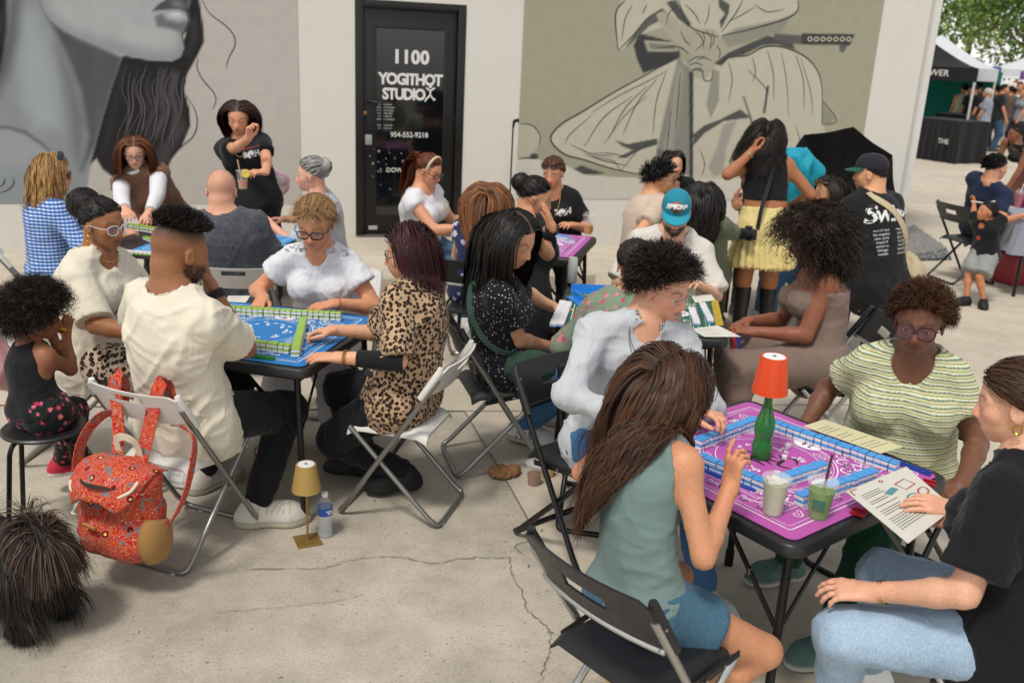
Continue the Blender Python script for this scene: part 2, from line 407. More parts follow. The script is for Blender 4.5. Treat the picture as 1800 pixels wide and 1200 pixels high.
def hand_prims(Fd, W, d, n, right, L, curl=.35, spread=.12, thumb=.5):
    """palm, four jointed fingers and a thumb that leaves the side of the palm"""
    d = nrm(d); n = nrm(n - d * (n @ d)); t = np.cross(d, n) if right else np.cross(n, d); s = L / .18
    base = W + d * .02 * s
    for o_, r0 in ((.028, .0165), (.009, .0175), (-.011, .017), (-.028, .0150)):
        Fd.cone(W + t * o_ * .55 * s, W + d * .088 * s + t * o_ * s, .019 * s, r0 * .82 * s, .012, flat=(n, .80))
    tips = []
    for i, (o_, l, r0) in enumerate(((.031, .070, .0088), (.010, .078, .0092), (-.011, .072, .0088), (-.030, .056, .0078))):
        c = curl[i] if isinstance(curl, (list, tuple)) else curl * (1 + .12 * (i - 1.5))
        p = W + d * (.088 - .004 * abs(i - 1)) * s + t * o_ * s; ang = c * .55; dd = d + t * spread * (1.5 - i) * .6
        for j, f in enumerate((.46, .31, .25)):
            v = nrm(dd) * cos(ang) + n * sin(ang); q = p + v * l * f * s
            Fd.cone(p, q, r0 * s * (1 - .08 * j), r0 * s * (.93 - .1 * j), .005); p = q; ang += c * (1.05 if j == 0 else .8)
        tips.append(p)
    p0 = W + d * .022 * s + t * .022 * s + n * .006 * s; p1 = p0 + (d * .62 + t * (.75 - .5 * thumb) + n * (.25 + .5 * thumb)) * .042 * s
    p2 = p1 + nrm(d * .85 + t * (.35 - .5 * thumb) + n * .55 * thumb) * .034 * s; p3 = p2 + nrm(d * .9 + t * (.1 - .5 * thumb) + n * .5 * thumb) * .027 * s
    Fd.cone(p0, p1, .0165 * s, .0125 * s, .010); Fd.cone(p1, p2, .0112 * s, .0100 * s, .006); Fd.cone(p2, p3, .0098 * s, .0078 * s, .005)
    return tips

def hairline(v):
    az = np.arctan2(np.abs(v[:, 0]), v[:, 1])
    return np.interp(az, [0, .5, .95, 1.25, 1.5, 1.8, 2.3, pi], [.56, .50, .30, .10, -.12, -.32, -.55, -.62])

SCALP_C = np.array([0, -.06, .12]); SCALP_R = np.array([.335, .43, .385])

def strands_mesh(P, w, cols, out, taper=.25):
    """ribbons along n strands of k points; out = outward vectors for orientation"""
    n, k, _ = P.shape; T = np.gradient(P, axis=1); S = np.cross(T, out); S /= np.linalg.norm(S, axis=2, keepdims=True) + 1e-9
    tt = np.linspace(0, 1, k); prof = np.clip(np.minimum(1, .55 + tt * 3) * (1 - (1 - taper) * tt ** 2.2), .12, 1)
    W = (np.asarray(w).reshape(-1, 1) * prof[None, :])[:, :, None] * .5
    V = np.stack([P - S * W, P + S * W], 2).reshape(-1, 3)
    b = (np.arange(n)[:, None] * k + np.arange(k - 1)[None, :]).ravel() * 2
    F = np.stack([b, b + 1, b + 3, b + 2], 1)
    C = np.repeat(cols, k * 2, axis=0); return V, F, C

def push_out(P, J, lift, body=True):
    """keep strands outside the head, neck, shoulders and trunk"""
    hc, A, H = J['hc'], J['A'], J['H']
    for c, r in ((SCALP_C, SCALP_R * 1.03), (np.array([0, .12, -.17]), np.array([.285, .30, .38]))):
        q = (P - hc) @ A.T / H - c; rr = r + (lift / H)[:, None]; e = np.sqrt(((q / rr) ** 2).sum(-1, keepdims=True)) + 1e-6
        q = np.where(e < 1, q / e, q); P = hc + ((q + c) * H) @ A
    if body:
        for a, b, r in J['caps']:
            e = b - a; t = np.clip(((P - a) @ e) / (e @ e), 0, 1)[..., None]; d = P - (a + t * e); L = np.linalg.norm(d, axis=-1, keepdims=True) + 1e-6; R = (r + lift)[:, None]
            P = np.where(L < R, a + t * e + d / L * R, P)
    return P

def make_hair(J, kind='long', col='2a1a12', col2=None, n=1200, L=.4, w=.006, vol=.012, curl=0., cf=14., part=0.0, G=None, fall=(0, 0, 0), k=10, seed=1, up=.4, comb=(0, -1, 0), tail=None, bun=None, gaps=0., line=0., top=None, stiff=.6, front=None, tight=0.):
    R = np.random.default_rng(seed); hc, A, H = J['hc'], J['A'], J['H']; c1 = np.array(srgb(col)); c2 = np.array(srgb(col2)) if col2 else c1 * 1.7 + .003
    V = R.normal(size=(n * 8, 3)); V /= np.linalg.norm(V, axis=1, keepdims=True)
    ok = V[:, 2] > hairline(V) + line
    if top is not None: ok &= V[:, 2] > top
    V = V[ok][:n]; n = len(V)
    root = hc + ((SCALP_C + V * SCALP_R * 1.0) * H) @ A; nor = (V / SCALP_R); nor /= np.linalg.norm(nor, axis=1, keepdims=True); nor = nor @ A
    lift = R.uniform(.1, 1., n) * vol; Ls = L * R.uniform(.82, 1.08, n); X = V[:, 0]; g = np.array([0, 0, -1.])
    out = []; p = root.copy(); pts = [p.copy()]
    col_s = c1 + (c2 - c1) * np.clip(.30 + .30 * vnoise(V * 5.5, seed) + .22 * vnoise(V * 17, seed + 3) + R.normal(size=n) * .10, 0, 1)[:, None]
    fall = np.array(fall, float)
    if kind == 'long':
        side = np.sign(X - part)[:, None] * A[0]
        d = nor * .12 + side * (.75 * np.clip(V[:, 2], 0, 1))[:, None] + A[1] * (-.25 * np.clip(V[:, 1], 0, 1))[:, None]
        for j in range(k - 1):
            d /= np.linalg.norm(d, axis=1, keepdims=True); step = Ls / (k - 1); p = p + d * step[:, None]
            q = (p - hc) @ A.T / H                                   # keep the face clear
            f = (q[:, 1] > .02) & (np.abs(q[:, 0]) < .36) & (q[:, 2] < .33)
            p = p + np.where(f, (.36 - np.abs(q[:, 0])) * H * .8, 0)[:, None] * np.sign(X - part)[:, None] * A[0] - np.where(f, .25 * (q[:, 1] + .1) * H, 0)[:, None] * A[1]
            if tight and j > 2: xx = ((p - hc) @ A[0])[:, None]; p = p - A[0] * xx * tight
            p = push_out(p, J, lift); d = p - pts[-1]; d /= np.linalg.norm(d, axis=1, keepdims=True) + 1e-9; d = d * stiff + (g + fall) * (1 - stiff + .1)
            pts.append(p.copy())
    elif kind == 'swept':
        Gw = hc + (np.array(G) * H) @ A; lift = lift * .6
        for j in range(k - 1):
            rem = k - 1 - j; d = (Gw - p) / rem; p = p + d + nor * (.01 if j == 0 else 0); p = push_out(p, J, lift, False); pts.append(p.copy())
    elif kind == 'afro':
        ph = R.uniform(0, 6.28, n); a = np.cross(nor, R.normal(size=(n, 3))); a /= np.linalg.norm(a, axis=1, keepdims=True); b = np.cross(nor, a)
        hang = np.clip(.6 - V[:, 2], 0, 1.6)[:, None] * up
        ax = nor + R.normal(size=(n, 3)) * .22 + g * hang + fall
        if front is not None: ax = ax + (np.clip(V[:, 1], 0, 1) * np.clip(V[:, 2], 0, 1))[:, None] * (np.array(front) @ A)
        ax /= np.linalg.norm(ax, axis=1, keepdims=True); p0 = root.copy()
        for j in range(1, k):
            t = j / (k - 1); p = p0 + ax * (Ls * t)[:, None] + g * (up * .35 * L * t * t)
            p = push_out(p, J, lift * .3, L > .2); th = ph + cf * t
            pts.append(p + (a * np.cos(th)[:, None] + b * np.sin(th)[:, None]) * curl * min(1, t * 2.5))
    elif kind == 'short':
        cb = np.array(comb) @ A; cb = cb[None] if cb.ndim == 1 else cb; jt = R.normal(size=(n, 3)) * .18
        d = nor * up + cb + jt; d /= np.linalg.norm(d, axis=1, keepdims=True)
        for j in range(k - 1):
            p = p + d * (Ls / (k - 1))[:, None]; p = push_out(p, J, lift * (.3 + .7 * (j + 1) / k), False); d = d + g * .10 + (cb - d) * .15 + R.normal(size=(n, 3)) * curl; d /= np.linalg.norm(d, axis=1, keepdims=True); pts.append(p.copy())
    P = np.stack(pts, 1)
    if kind == 'swept':
        tt = np.linspace(0, 1, k); s_ = np.sin(R.uniform(0, 6.28, (n, 1)) + tt[None] * R.uniform(4, 11, (n, 1))); P = P + (nor[:, None] * .7 + np.cross(nor, A[1])[:, None]) * (s_ * np.sin(tt * pi)[None] * (curl or .005) * R.uniform(.3, 1.6, (n, 1)))[:, :, None]
    if kind == 'long' and curl:
        cl = np.floor(V * 4).astype(int); ph = (cl * np.array([1.7, 2.9, 4.3])).sum(1); tt = np.linspace(0, 1, k)
        amp = curl * np.clip(tt * 1.6 - .15, 0, 1)
        s_ = np.sin(ph[:, None] + R.normal(size=(n, 1)) * .5 + tt[None] * cf); c_ = np.cos(ph[:, None] * 1.3 + tt[None] * cf * .9)
        P = P + (A[0] * s_[:, :, None] + nor[:, None] * c_[:, :, None] * .6) * amp[None, :, None]
    o = np.repeat(nor[:, None], k, 1) + R.normal(size=(n, 1, 3)) * .15
    if kind == 'swept': o = P - (hc + (SCALP_C * H) @ A); o = o / (np.linalg.norm(o, axis=2, keepdims=True) + 1e-9) + R.normal(size=(n, 1, 3)) * .15
    if kind == 'long': o = P - (hc - np.array([0, 0, .12]) * 1.0)[None, None]; o[..., 2] *= .3; o = o / (np.linalg.norm(o, axis=2, keepdims=True) + 1e-9) + R.normal(size=(n, 1, 3)) * .13
    if kind == 'afro': o = R.normal(size=(n, 1, 3)) + np.zeros((n, k, 3))
    parts = [strands_mesh(P, w * R.uniform(.6, 1.3, n), col_s, o)]
    if tail:                                                      # a pony tail from the gather point
        m = tail.get('n', 260); kk = 10; Gw = hc + (np.array(G) * H) @ A; dr = np.array(tail['d'], float) @ A; p = Gw + R.normal(size=(m, 3)) * .012; d = np.tile(dr, (m, 1)) + R.normal(size=(m, 3)) * .22; pts = [p]
        l2 = np.full(m, .008) * R.uniform(.2, 2, m); LL = tail['L'] * R.uniform(.8, 1.1, m)
        for j in range(kk - 1):
            d /= np.linalg.norm(d, axis=1, keepdims=True); p = p + d * (LL / (kk - 1))[:, None]; p = push_out(p, J, l2, True); d = d * .6 + g * .45; pts.append(p)
        P = np.stack(pts, 1); P += (np.sin(np.linspace(0, 7, kk))[None, :, None] * tail.get('wv', .0)) * A[0]
        parts.append(strands_mesh(P, w * R.uniform(.6, 1.3, m), c1 + (c2 - c1) * R.uniform(0, 1, (m, 1)) ** 1.4, P - hc + R.normal(size=(m, 1, 3)) * .05))
    if bun:                                                       # coiled strands round a ball
        m = bun.get('n', 260); kk = 9; bc = hc + (np.array(bun['c']) * H) @ A; br = bun['r']; ax = R.normal(size=(m, 3)) * .5 + A[1]; ax /= np.linalg.norm(ax, axis=1, keepdims=True)
        e1 = np.cross(ax, R.normal(size=(m, 3))); e1 /= np.linalg.norm(e1, axis=1, keepdims=True); e2 = np.cross(ax, e1); th0 = R.uniform(0, 6.28, m); of = R.uniform(-.85, .85, m)
        th = th0[:, None] + np.linspace(0, 2.4, kk)[None]; rad = br * np.sqrt(1 - of ** 2) * R.uniform(.85, 1.08, m)
        P = bc + ax[:, None] * (of * br)[:, None, None] + (e1[:, None] * np.cos(th)[..., None] + e2[:, None] * np.sin(th)[..., None]) * rad[:, None, None]
        parts.append(strands_mesh(P, w * 1.4 * R.uniform(.6, 1.4, m), c1 + (c2 - c1) * R.uniform(0, 1, (m, 1)) ** 1.6, P - bc + R.normal(size=(m, 1, 3)) * .01, .6))
    return parts

def merge(parts):
    Vs, Fs, Cs, k = [], [], [], 0
    for V, F, C in parts: Vs.append(V); Fs.append(F + k); Cs.append(C); k += len(V)
    return np.vstack(Vs), np.vstack(Fs), np.vstack(Cs)

def folds(lc, sd):
    """soft cloth folds: sharp ridges that wander, with slack between them"""
    w = lc + .035 * np.stack([vnoise(lc * 6, sd + 1), vnoise(lc * 6, sd + 2), vnoise(lc * 6, sd + 3)], 1)
    r1 = (1 - np.abs(vnoise(np.stack([w[:, 0] * 8 + w[:, 2] * 4.5, w[:, 1] * 8, w[:, 2] * 2.6], 1), sd))) ** 4; r2 = (1 - np.abs(vnoise(np.stack([w[:, 0] * 11 - w[:, 2] * 9, w[:, 1] * 10, w[:, 2] * 3 + w[:, 0] * 2.5], 1), sd + 7))) ** 5
    r3 = (1 - np.abs(vnoise(np.stack([w[:, 0] * 5 + w[:, 2] * 24, w[:, 1] * 6 + w[:, 2] * 6, w[:, 2] * 16 - w[:, 1] * 12], 1), sd + 9))) ** 5 * np.clip(.5 + 1.2 * vnoise(lc * 4, sd + 6), 0, 1)
    return 1.3 * r1 + 1.1 * r2 + 1.0 * r3 + .45 * vnoise(lc * 4, sd + 4) - .7

def person(label, pel, head, yaw, S=1.68, skin='c98f6e', sex='f', bulk=1.0, belly=0., syaw=None, hy=None, hp=0., hr_=0., hl=None, hr=None, el=None, er=None, fl=None, fr=None, kl=None, kr=None,
           fyl=None, fyr=None, hdl=None, hdr=None, hnl=None, hnr=None, curl=.45, curl_l=None, curl_r=None, thumb=.5, top=None, bot=None, shoes=None, hair=None, brow=None, beard=None, eyes='down', near=1, hunch=.02, group=None, sw=None, hips=1.0, mouth='9a5a50', bust=1.0, hs=1.0, child=False, nkp=None):
    pel = np.asarray(pel, float); hc = np.asarray(head, float); syaw = yaw if syaw is None else syaw; hy = syaw if hy is None else hy
    root = empty('person', (pel[0], pel[1], 0), 0, label, 'person', group); O = np.array([pel[0], pel[1], 0.])
    hpr = radians(hp); rh = rdir(hy); fh = fdir(hy) * cos(hpr) - Z3 * sin(hpr); uh = np.cross(rh, fh)
    if hr_: a = radians(hr_); rh, uh = rh * cos(a) + uh * sin(a), uh * cos(a) - rh * sin(a)
    A = np.stack([rh, fh, uh]); H = (.136 * S if not child else .172 * S) * hs
    rs, rp, fp = rdir(syaw), rdir(yaw), fdir(yaw); fs = fdir(syaw)
    nk = hc - Z3 * .60 * H - uh * .015 - fs * (.14 + .25 * sin(hpr)) * H
    if nkp is not None: nk = np.asarray(nkp, float)
    ut = nrm(nk - pel); ft = nrm(np.cross(ut, rs)); rs2 = np.cross(ft, ut); up0 = nrm(np.cross(rp, fp))
    sw = sw or (1.06 if sex == 'm' else .93); wid = .093 * S * sw
    Sh = {s: nk + rs2 * wid * g - ut * .028 * S for s, g in (('r', 1), ('l', -1))}
    ua, fa = .170 * S, .150 * S; Hp = {s: pel + rp * .052 * S * g * hips for s, g in (('r', 1), ('l', -1))}
    El, Wr, Kn, An = {}, {}, {}, {}
    for s, g, ht, eh in (('r', 1, hr, er), ('l', -1, hl, el)):
        if ht is None: ht = Sh[s] - Z3 * .30 * S + fs * .10 * S + rs * g * .02 * S
        if eh is None: eh = -Z3 * .7 - fs * .45 + rs * g * .55
        El[s], Wr[s] = ik(Sh[s], ht, ua, fa, eh)
    for s, g, tg, kh in (('r', 1, fr, kr), ('l', -1, fl, kl)):
        if tg is None: tg = pel + fp * .36 * S * .72 + rp * g * .075 * S; tg = np.array([tg[0], tg[1], .085])
        if kh is None: kh = fp + Z3 * .6
        Kn[s], An[s] = ik(Hp[s], tg, .245 * S, .238 * S, kh)
    # ---- trunk
    T = nk - pel; bk = -ft * hunch * S
    c = lambda t: pel + T * t + bk * 4 * t * (1 - t)
    p0, p1, p2, p3, p4 = pel, c(.22), c(.48), c(.74), c(.93); B = bulk * S; fx = .70
    wz = (.098, .088, .080, .094, .086) if sex == 'f' else (.092, .088, .086, .102, .096)
    fpx, tor = (lambda a: (ft, a)), []
    tor.append(('e', p0 + up0 * .005, (wz[0] * B * hips, .078 * B, .075 * B), np.stack([rp, fp, up0]), .04))
    tor.append(('c', p0, p1, wz[0] * B * .96 * hips, wz[1] * B, fx + belly * .4, .04)); tor.append(('c', p1, p2, wz[1] * B, wz[2] * B, fx + belly * .35, .04))
    tor.append(('c', p2, p3, wz[2] * B, wz[3] * B * .97, fx, .04)); tor.append(('c', p3, p4, wz[3] * B * .97, wz[4] * B * .62, fx, .04))
    for g in (1, -1):
        tor.append(('e', Hp['r' if g > 0 else 'l'] - fp * .03 * S - up0 * .012 * S, (.058 * B * hips, .062 * B, .058 * B), np.stack([rp, fp, up0]), .05))
        s = 'r' if g > 0 else 'l'
        tor.append(('c', nk + ut * .012 * S, Sh[s] + ut * .004 * S, .028 * S, .027 * S * (.6 + .4 * bulk), 1, .035))
        tor.append(('c', p3, Sh[s] - ut * .016 * S, .060 * B, .033 * S, .8, .04))
        if sex == 'f' and not child: tor.append(('e', c(.66) + ft * (.050 + .012 * bust) * B + rs2 * g * .045 * B, (.046 * B, .042 * B * bust, .046 * B), np.stack([rs2, ft, ut]), .035))
        elif not child: tor.append(('e', c(.74) + ft * .048 * B + rs2 * g * .042 * B, (.055 * B, .03 * B, .04 * B), np.stack([rs2, ft, ut]), .04))
    if belly: tor.append(('e', c(.28) + ft * .045 * B, (.080 * B, .055 * B * (1 + belly), .075 * B), np.stack([rs2, ft, ut]), .05))
    def put_torso(Fd, e, sel=None):
        for q in tor:
            if q[0] == 'e': Fd.ell(q[1], tuple(x + e for x in q[2]), q[3], q[4])
            else: Fd.cone(q[1], q[2], q[3] + e, q[4] + e, q[6], flat=(ft, min(1.1, q[5])))
    hb = (.017 if near else .024) * (S / 1.68 if not child else .8)
    pts = np.array([pel, nk, hc] + [d[s] for d in (Sh, El, Wr, Kn, An) for s in 'rl'] + [pel - up0 * .1 * S]); lo, hi = pts.min(0) - .17 * S * max(1, bulk), pts.max(0) + .17 * S * max(1, bulk); lo[2] = max(lo[2], -.02)
    ab = .5 + .5 * bulk
    # ---- body skin
    Fd = Fld(lo, hi, hb); put_torso(Fd, 0)
    for s in 'rl':
        Fd.ell(Sh[s] - ut * .004 * S, (.030 * S * ab,) * 3, None, .03)
        Fd.cone(Sh[s], El[s], .0290 * S * ab, .0240 * S * ab, .025)
        m = El[s] + (Wr[s] - El[s]) * .28; Fd.cone(El[s], m, .0232 * S * ab, .0238 * S * ab, .015); Fd.cone(m, Wr[s], .0238 * S * ab, .0158 * S, .015)
        Fd.cone(Hp[s], Kn[s], .054 * S * ab * (hips * .5 + .5), .0355 * S * ab, .035); m = Kn[s] + (An[s] - Kn[s]) * .32 - nrm(np.cross(np.cross(An[s] - Kn[s], Kn[s] - Hp[s]), An[s] - Kn[s])) * 0
        Fd.cone(Kn[s], m, .0335 * S * ab, .0335 * S * ab, .02); Fd.cone(m, An[s], .0335 * S * ab, .0200 * S, .02)
        if shoes is None or shoes.get('kind') == 'sandal':
            fy = fdir((fyr if s == 'r' else fyl) or yaw); Fd.cone(An[s] - Z3 * .04, An[s] + fy * .10 * S - Z3 * .06, .026 * S, .02 * S, .02)
    nr = (.033 if sex == 'f' else .037) * S * (.5 + .5 * bulk) * (.9 if child else 1); nt_ = hc + (np.array([0, -.17, -.22]) * H) @ A
    Fd.cone(nk - ut * .03 * S, nt_, nr * 1.18, nr, .03)
    V, Q = Fd.nets(); sk = np.clip(np.array(srgb(skin)) * 1.13, 0, .85); parts = [(V, Q, np.tile(sk, (len(V), 1)))]
    # ---- head
    hh = (.0052 if near > 1 else .0066) if near else .0100
    hlo, hhi = hc - .62 * H, hc + .62 * H; hlo = hlo - np.array([0, 0, .25 * H]); F2 = Fld(hlo, hhi, hh)
    W = lambda x, y, z: hc + (np.array([x, y, z]) * H) @ A
    e = lambda c_, r_, k_, op='u': F2.ell(W(*c_), tuple(q * H for q in r_), A, k_ * H, op)
    cn = lambda a, b, ra, rb, k_, op='u', fl_=None: F2.cone(W(*a), W(*b), ra * H, rb * H, k_ * H, op, fl_)
    jw = 1.08 if sex == 'm' else .95
    e(SCALP_C, SCALP_R, .05); e((0, .13, -.10), (.268 * jw, .27, .30), .10); e((0, .13, -.27), (.215 * jw, .235, .185), .10)
    cn((0, .27, -.40), (0, .25, -.38), .085 * jw, .10, .09)
    for g in (1, -1):
        e((.16 * g, .235, -.09), (.10, .10, .10), .09); cn((.04 * g, .335, .085), (.20 * g, .27, .085), .045, .045, .06)
        e((.135 * g, .415, .005), (.085, .075, .055), .05, 's'); e((.135 * g, .298, .0), (.068, .072, .062), .012)
        cn((.115 * g, .33, .018), (.16 * g, .325, .018), .040, .036, .02)
        cn((.038 * g, .405, -.155), (.048 * g, .375, -.15), .038, .040, .025)
        e((.345 * g, -.03, -.04), (.032, .085, .13), .02); e((.378 * g, -.015, -.035), (.022, .050, .085), .02, 's')
    cn((0, .355, .06), (0, .445, -.125), .032, .048, .035); cn((0, .44, -.13), (0, .40, -.165), .042, .03, .02)
    e((0, .31, -.255), (.15, .095, .105), .06)
    cn((-.075, .365, -.238), (0, .405, -.228), .016, .022, .02); cn((.075, .365, -.238), (0, .405, -.228), .016, .022, .02); cn((-.07, .362, -.272), (.07, .362, -.272), .022, .022, .02); cn((-.045, .388, -.275), (.045, .388, -.275), .024, .024, .02)
    cn((-.10, .385, -.252), (.10, .385, -.252), .010, .010, .012, 's')
    F2.cone(nk + (nt_ - nk) * .25, nt_, nr * 1.02, nr, .05 * H + .01)
    V, Q = F2.nets(); q = ((V - hc) @ A.T) / H
    # cut the open neck end hidden inside the trunk
    Cc = np.tile(sk, (len(V), 1)); lip = np.exp(-((q[:, 0] / .095) ** 2) ** 2 - ((q[:, 2] + .252) / .042) ** 4) * (q[:, 1] > .33); Cc = Cc * (1 - lip[:, None] * .75) + np.array(srgb(mouth)) * lip[:, None] * .75
    bl = np.exp(-((np.abs(q[:, 0]) - .17) / .1) ** 2 - ((q[:, 2] + .12) / .1) ** 2) * (q[:, 1] > .2) + np.exp(-(q[:, 0] / .07) ** 2 - ((q[:, 2] + .13) / .07) ** 2) * (q[:, 1] > .38)
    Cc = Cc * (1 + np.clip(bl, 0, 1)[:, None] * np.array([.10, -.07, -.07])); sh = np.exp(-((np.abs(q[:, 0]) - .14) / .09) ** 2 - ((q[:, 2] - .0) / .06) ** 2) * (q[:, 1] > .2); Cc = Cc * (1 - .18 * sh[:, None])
    hv = (q - SCALP_C) / SCALP_R; hv /= np.linalg.norm(hv, axis=1, keepdims=True)
    hcol = np.array(srgb(hair['col'])) if hair else sk; C0 = Cc.copy()
    if hair and hair.get('kind') != 'none':
        mk = np.clip((hv[:, 2] - hairline(hv) - hair.get('line', 0) * .6) / .10 + .35, 0, 1); mk *= (np.abs(q[:, 0]) < .352) * hair.get('scalp', 1.)
        if 'part' in hair and hair.get('kind') == 'long': mk *= 1 - .45 * np.exp(-((q[:, 0] - hair['part'] * .34) / .014) ** 2) * (q[:, 2] > .2) * (q[:, 1] > -.2)
        Cc = Cc * (1 - mk[:, None]) + hcol * .8 * mk[:, None]
        if 'fade' in hair:
            a_, b_ = hair['fade']; mm = np.clip((hv[:, 2] - a_) / (b_ - a_), 0, 1)[:, None]; ins = np.clip((hv[:, 2] - hairline(hv)) / .3 + .2, 0, 1)[:, None]; mm = .25 * ins + mm * .75
            Cc = C0 * (1 - mm) + hcol * mm
    if beard:
        bm = np.clip((-.10 - q[:, 2]) / .08, 0, 1) * np.clip((q[:, 1] - (-.02) + .1) / .1, 0, 1) * (q[:, 2] > -.56) * (1 - lip); chk = np.exp(-((np.abs(q[:, 0]) - .10) / .09) ** 2 - ((q[:, 2] + .12) / .05) ** 2) * (q[:, 1] > .25); bm *= 1 - np.clip(chk, 0, 1) * .9; bm *= (np.abs(q[:, 0]) + (q[:, 2] + .2) * 1.0 > .05) | (q[:, 2] < -.18); bm *= 1 - ((q[:, 1] > .40) & (q[:, 2] > -.19))
        bm *= beard.get('a', .8); Cc = Cc * (1 - bm[:, None]) + np.array(srgb(beard['col'])) * bm[:, None]
    bz = .115 + .05 * (1 - ((np.abs(q[:, 0]) - .15) / .11) ** 2); bb = np.exp(-((q[:, 2] - bz + .035) / .020) ** 2) * np.clip((np.abs(q[:, 0]) - .045) / .02, 0, 1) * np.clip((.255 - np.abs(q[:, 0])) / .03, 0, 1) * (q[:, 1] > .15); bcol = np.array(srgb(brow or (hair['col'] if hair else '3a2a20')))
    Cc = Cc * (1 - .72 * bb[:, None]) + bcol * .72 * bb[:, None]
    parts.append((V, Q, Cc))
    # ---- hands
    out = dict(root=root, Sh=Sh, El=El, Wr=Wr, Kn=Kn, An=An, pel=pel, nk=nk, hc=hc, A=A, H=H, ut=ut, ft=ft, rs=rs2, O=O, S=S, c=c, fp=fp, rp=rp, Hp=Hp, tips={})
    for s, g, hd, hn, cu in (('r', 1, hdr, hnr, curl_r), ('l', -1, hdl, hnl, curl_l)):
        d = nrm(Wr[s] - El[s]) if hd is None else nrm(hd); n_ = (-Z3 * .9 - rs * g * .25) if hn is None else np.asarray(hn, float); L = .105 * S * (.92 if child else 1); m = .15 * S
        F3 = Fld(Wr[s] - m, Wr[s] + m, (.0044 if near > 1 else .0052) if near else .0078); out['tips'][s] = hand_prims(F3, Wr[s], d, n_, g > 0, L, curl if cu is None else cu, thumb=thumb)
        F3.cone(Wr[s] - nrm(Wr[s] - El[s]) * .05 * S, Wr[s] + d * .012 * S, .0195 * S * ab * .95, .0155 * S, .012)
        V, Q = F3.nets(); cc = np.tile(sk * np.array([1.02, .97, .95]), (len(V), 1)); parts.append((V, Q, cc))
    V, Q, Cc = merge(parts); vn = vnoise(V * 9, 3)[:, None] * .05; Cc = Cc * (1 + vn)
    body = obj('body', raw_mesh('body', V - O, Q, np.clip(Cc, 0, 1)), SKIN, root); out['body'] = body
    # ---- eyes
    if eyes != 'no':
        for g in (1, -1):
            ec = W(.135 * g, .298, .0); r0 = .0715 * H; nu, nv = 13, 6; vs, cs = [], []
            lo_, hi_ = (-15, 13) if eyes == 'open' else (-24, -7)
            for j in range(nv + 1):
                for i in range(nu + 1):
                    u_ = (i / nu - .5) * 2; el_ = radians(lo_ + (hi_ - lo_) * j / nv) * (1 - abs(u_) ** 2.2 * .9) + radians((lo_ + hi_) / 2) * abs(u_) ** 2.2 * .9; az_ = u_ * radians(46) + radians(8) * g
                    v = np.array([sin(az_) * cos(el_), cos(az_) * cos(el_), sin(el_)]); vs.append(ec + (v * r0 * np.array([1, 1.03, .95])) @ A)
                    ir = np.hypot(az_ - radians(8) * g, el_ - radians(-2 if eyes == 'open' else -18)); cw = (.62, .58, .54) if ir > .36 else ((.035, .02, .012) if ir > .17 else (.004, .004, .004))
                    if j >= nv - 1: cw = (.02, .014, .01)
                    cs.append(cw)
            fs_ = np.array([[j * (nu + 1) + i, j * (nu + 1) + i + 1, (j + 1) * (nu + 1) + i + 1, (j + 1) * (nu + 1) + i] for j in range(nv) for i in range(nu)])[:, ::-1]
            obj('eye', raw_mesh('eye', np.array(vs) - O, fs_[:, ::-1], np.array(cs)), EYEM, root)
    # ---- upper garment
    tp = dict(e=.010, sleeve=.55, hem=-.05, neck='crew', wr=.0065, kind='tee', loose=.0, name='shirt', nk=1.0); tp.update(top or {})
    hc_ = ((.009 if near > 1 else .0125) if near else .0185) * (.8 if child else 1)
    if top:
        F4 = Fld(lo, hi, hc_); e_ = tp['e']; put_torso(F4, e_); lz = tp['loose']
        if lz: F4.cone(p3, p0 + up0 * tp['hem'] * .6, .092 * B, (wz[0] + lz) * B * hips, .05, flat=(ft, .80 + belly * .2))
        if tp['kind'] in ('tee', 'long'):
            for s in 'rl':
                f = tp['sleeve']; r0, r1 = .031 * S * ab + e_ * .7, .030 * S * ab + e_ * (.8 + tp.get('flare', .8))
                F4.ell(Sh[s] - ut * .006 * S, (.0315 * S * ab + e_ * .5,) * 3, None, .03)
                if f <= 1: b = Sh[s] + (El[s] - Sh[s]) * f; F4.cone(Sh[s], b, r0, r1, .03, clip=[(b - nrm(El[s] - Sh[s]) * .004, El[s] - Sh[s])])
                else:
                    F4.cone(Sh[s], El[s], r0, .0265 * S * ab + e_ * .7, .03); b = El[s] + (Wr[s] - El[s]) * (f - 1); F4.cone(El[s], b, .0262 * S * ab + e_ * .7, (.0265 - .009 * (f - 1)) * S * ab + e_ * .6, .03, clip=[(b, Wr[s] - El[s])])
        F4.plane(p0 + up0 * tp['hem'] * S, -nrm(up0 * .8 + ut * .2))
        nkr = tp['nk']; ax = nrm(nt_ - nk)
        if tp['neck'] == 'strapless':
            F4.plane(c(.80), ut)
        else:
            rr = {'crew': 1.30, 'v': 1.32, 'scoop': 1.75, 'boat': 1.85, 'high': 1.06}[tp['neck']] * nkr
            F4.cone(nk + ax * (.012 if tp['neck'] != 'high' else .06) * S, nk + ax * .2 * S, nr * rr, nr * rr * 1.5, .008, 's')
            if tp['neck'] in ('v', 'scoop'):
                dv = tp.get('dv', .30 if tp['neck'] == 'v' else .16); q_ = c(1 - dv) + ft * .10 * S
                F4.cone(nk + ft * .045 * S + ut * .02 * S, q_, nr * (1.0 if tp['neck'] == 'v' else 1.25), nr * (.30 if tp['neck'] == 'v' else 1.1), .01, 's')
            elif tp['neck'] == 'crew': cf_ = tp.get('front', 1.); F4.ell(nk + ft * .045 * S - ut * .002 * S, (.040 * S * cf_, .04 * S, .030 * S * cf_), np.stack([rs2, ft, ut]), .01, 's')
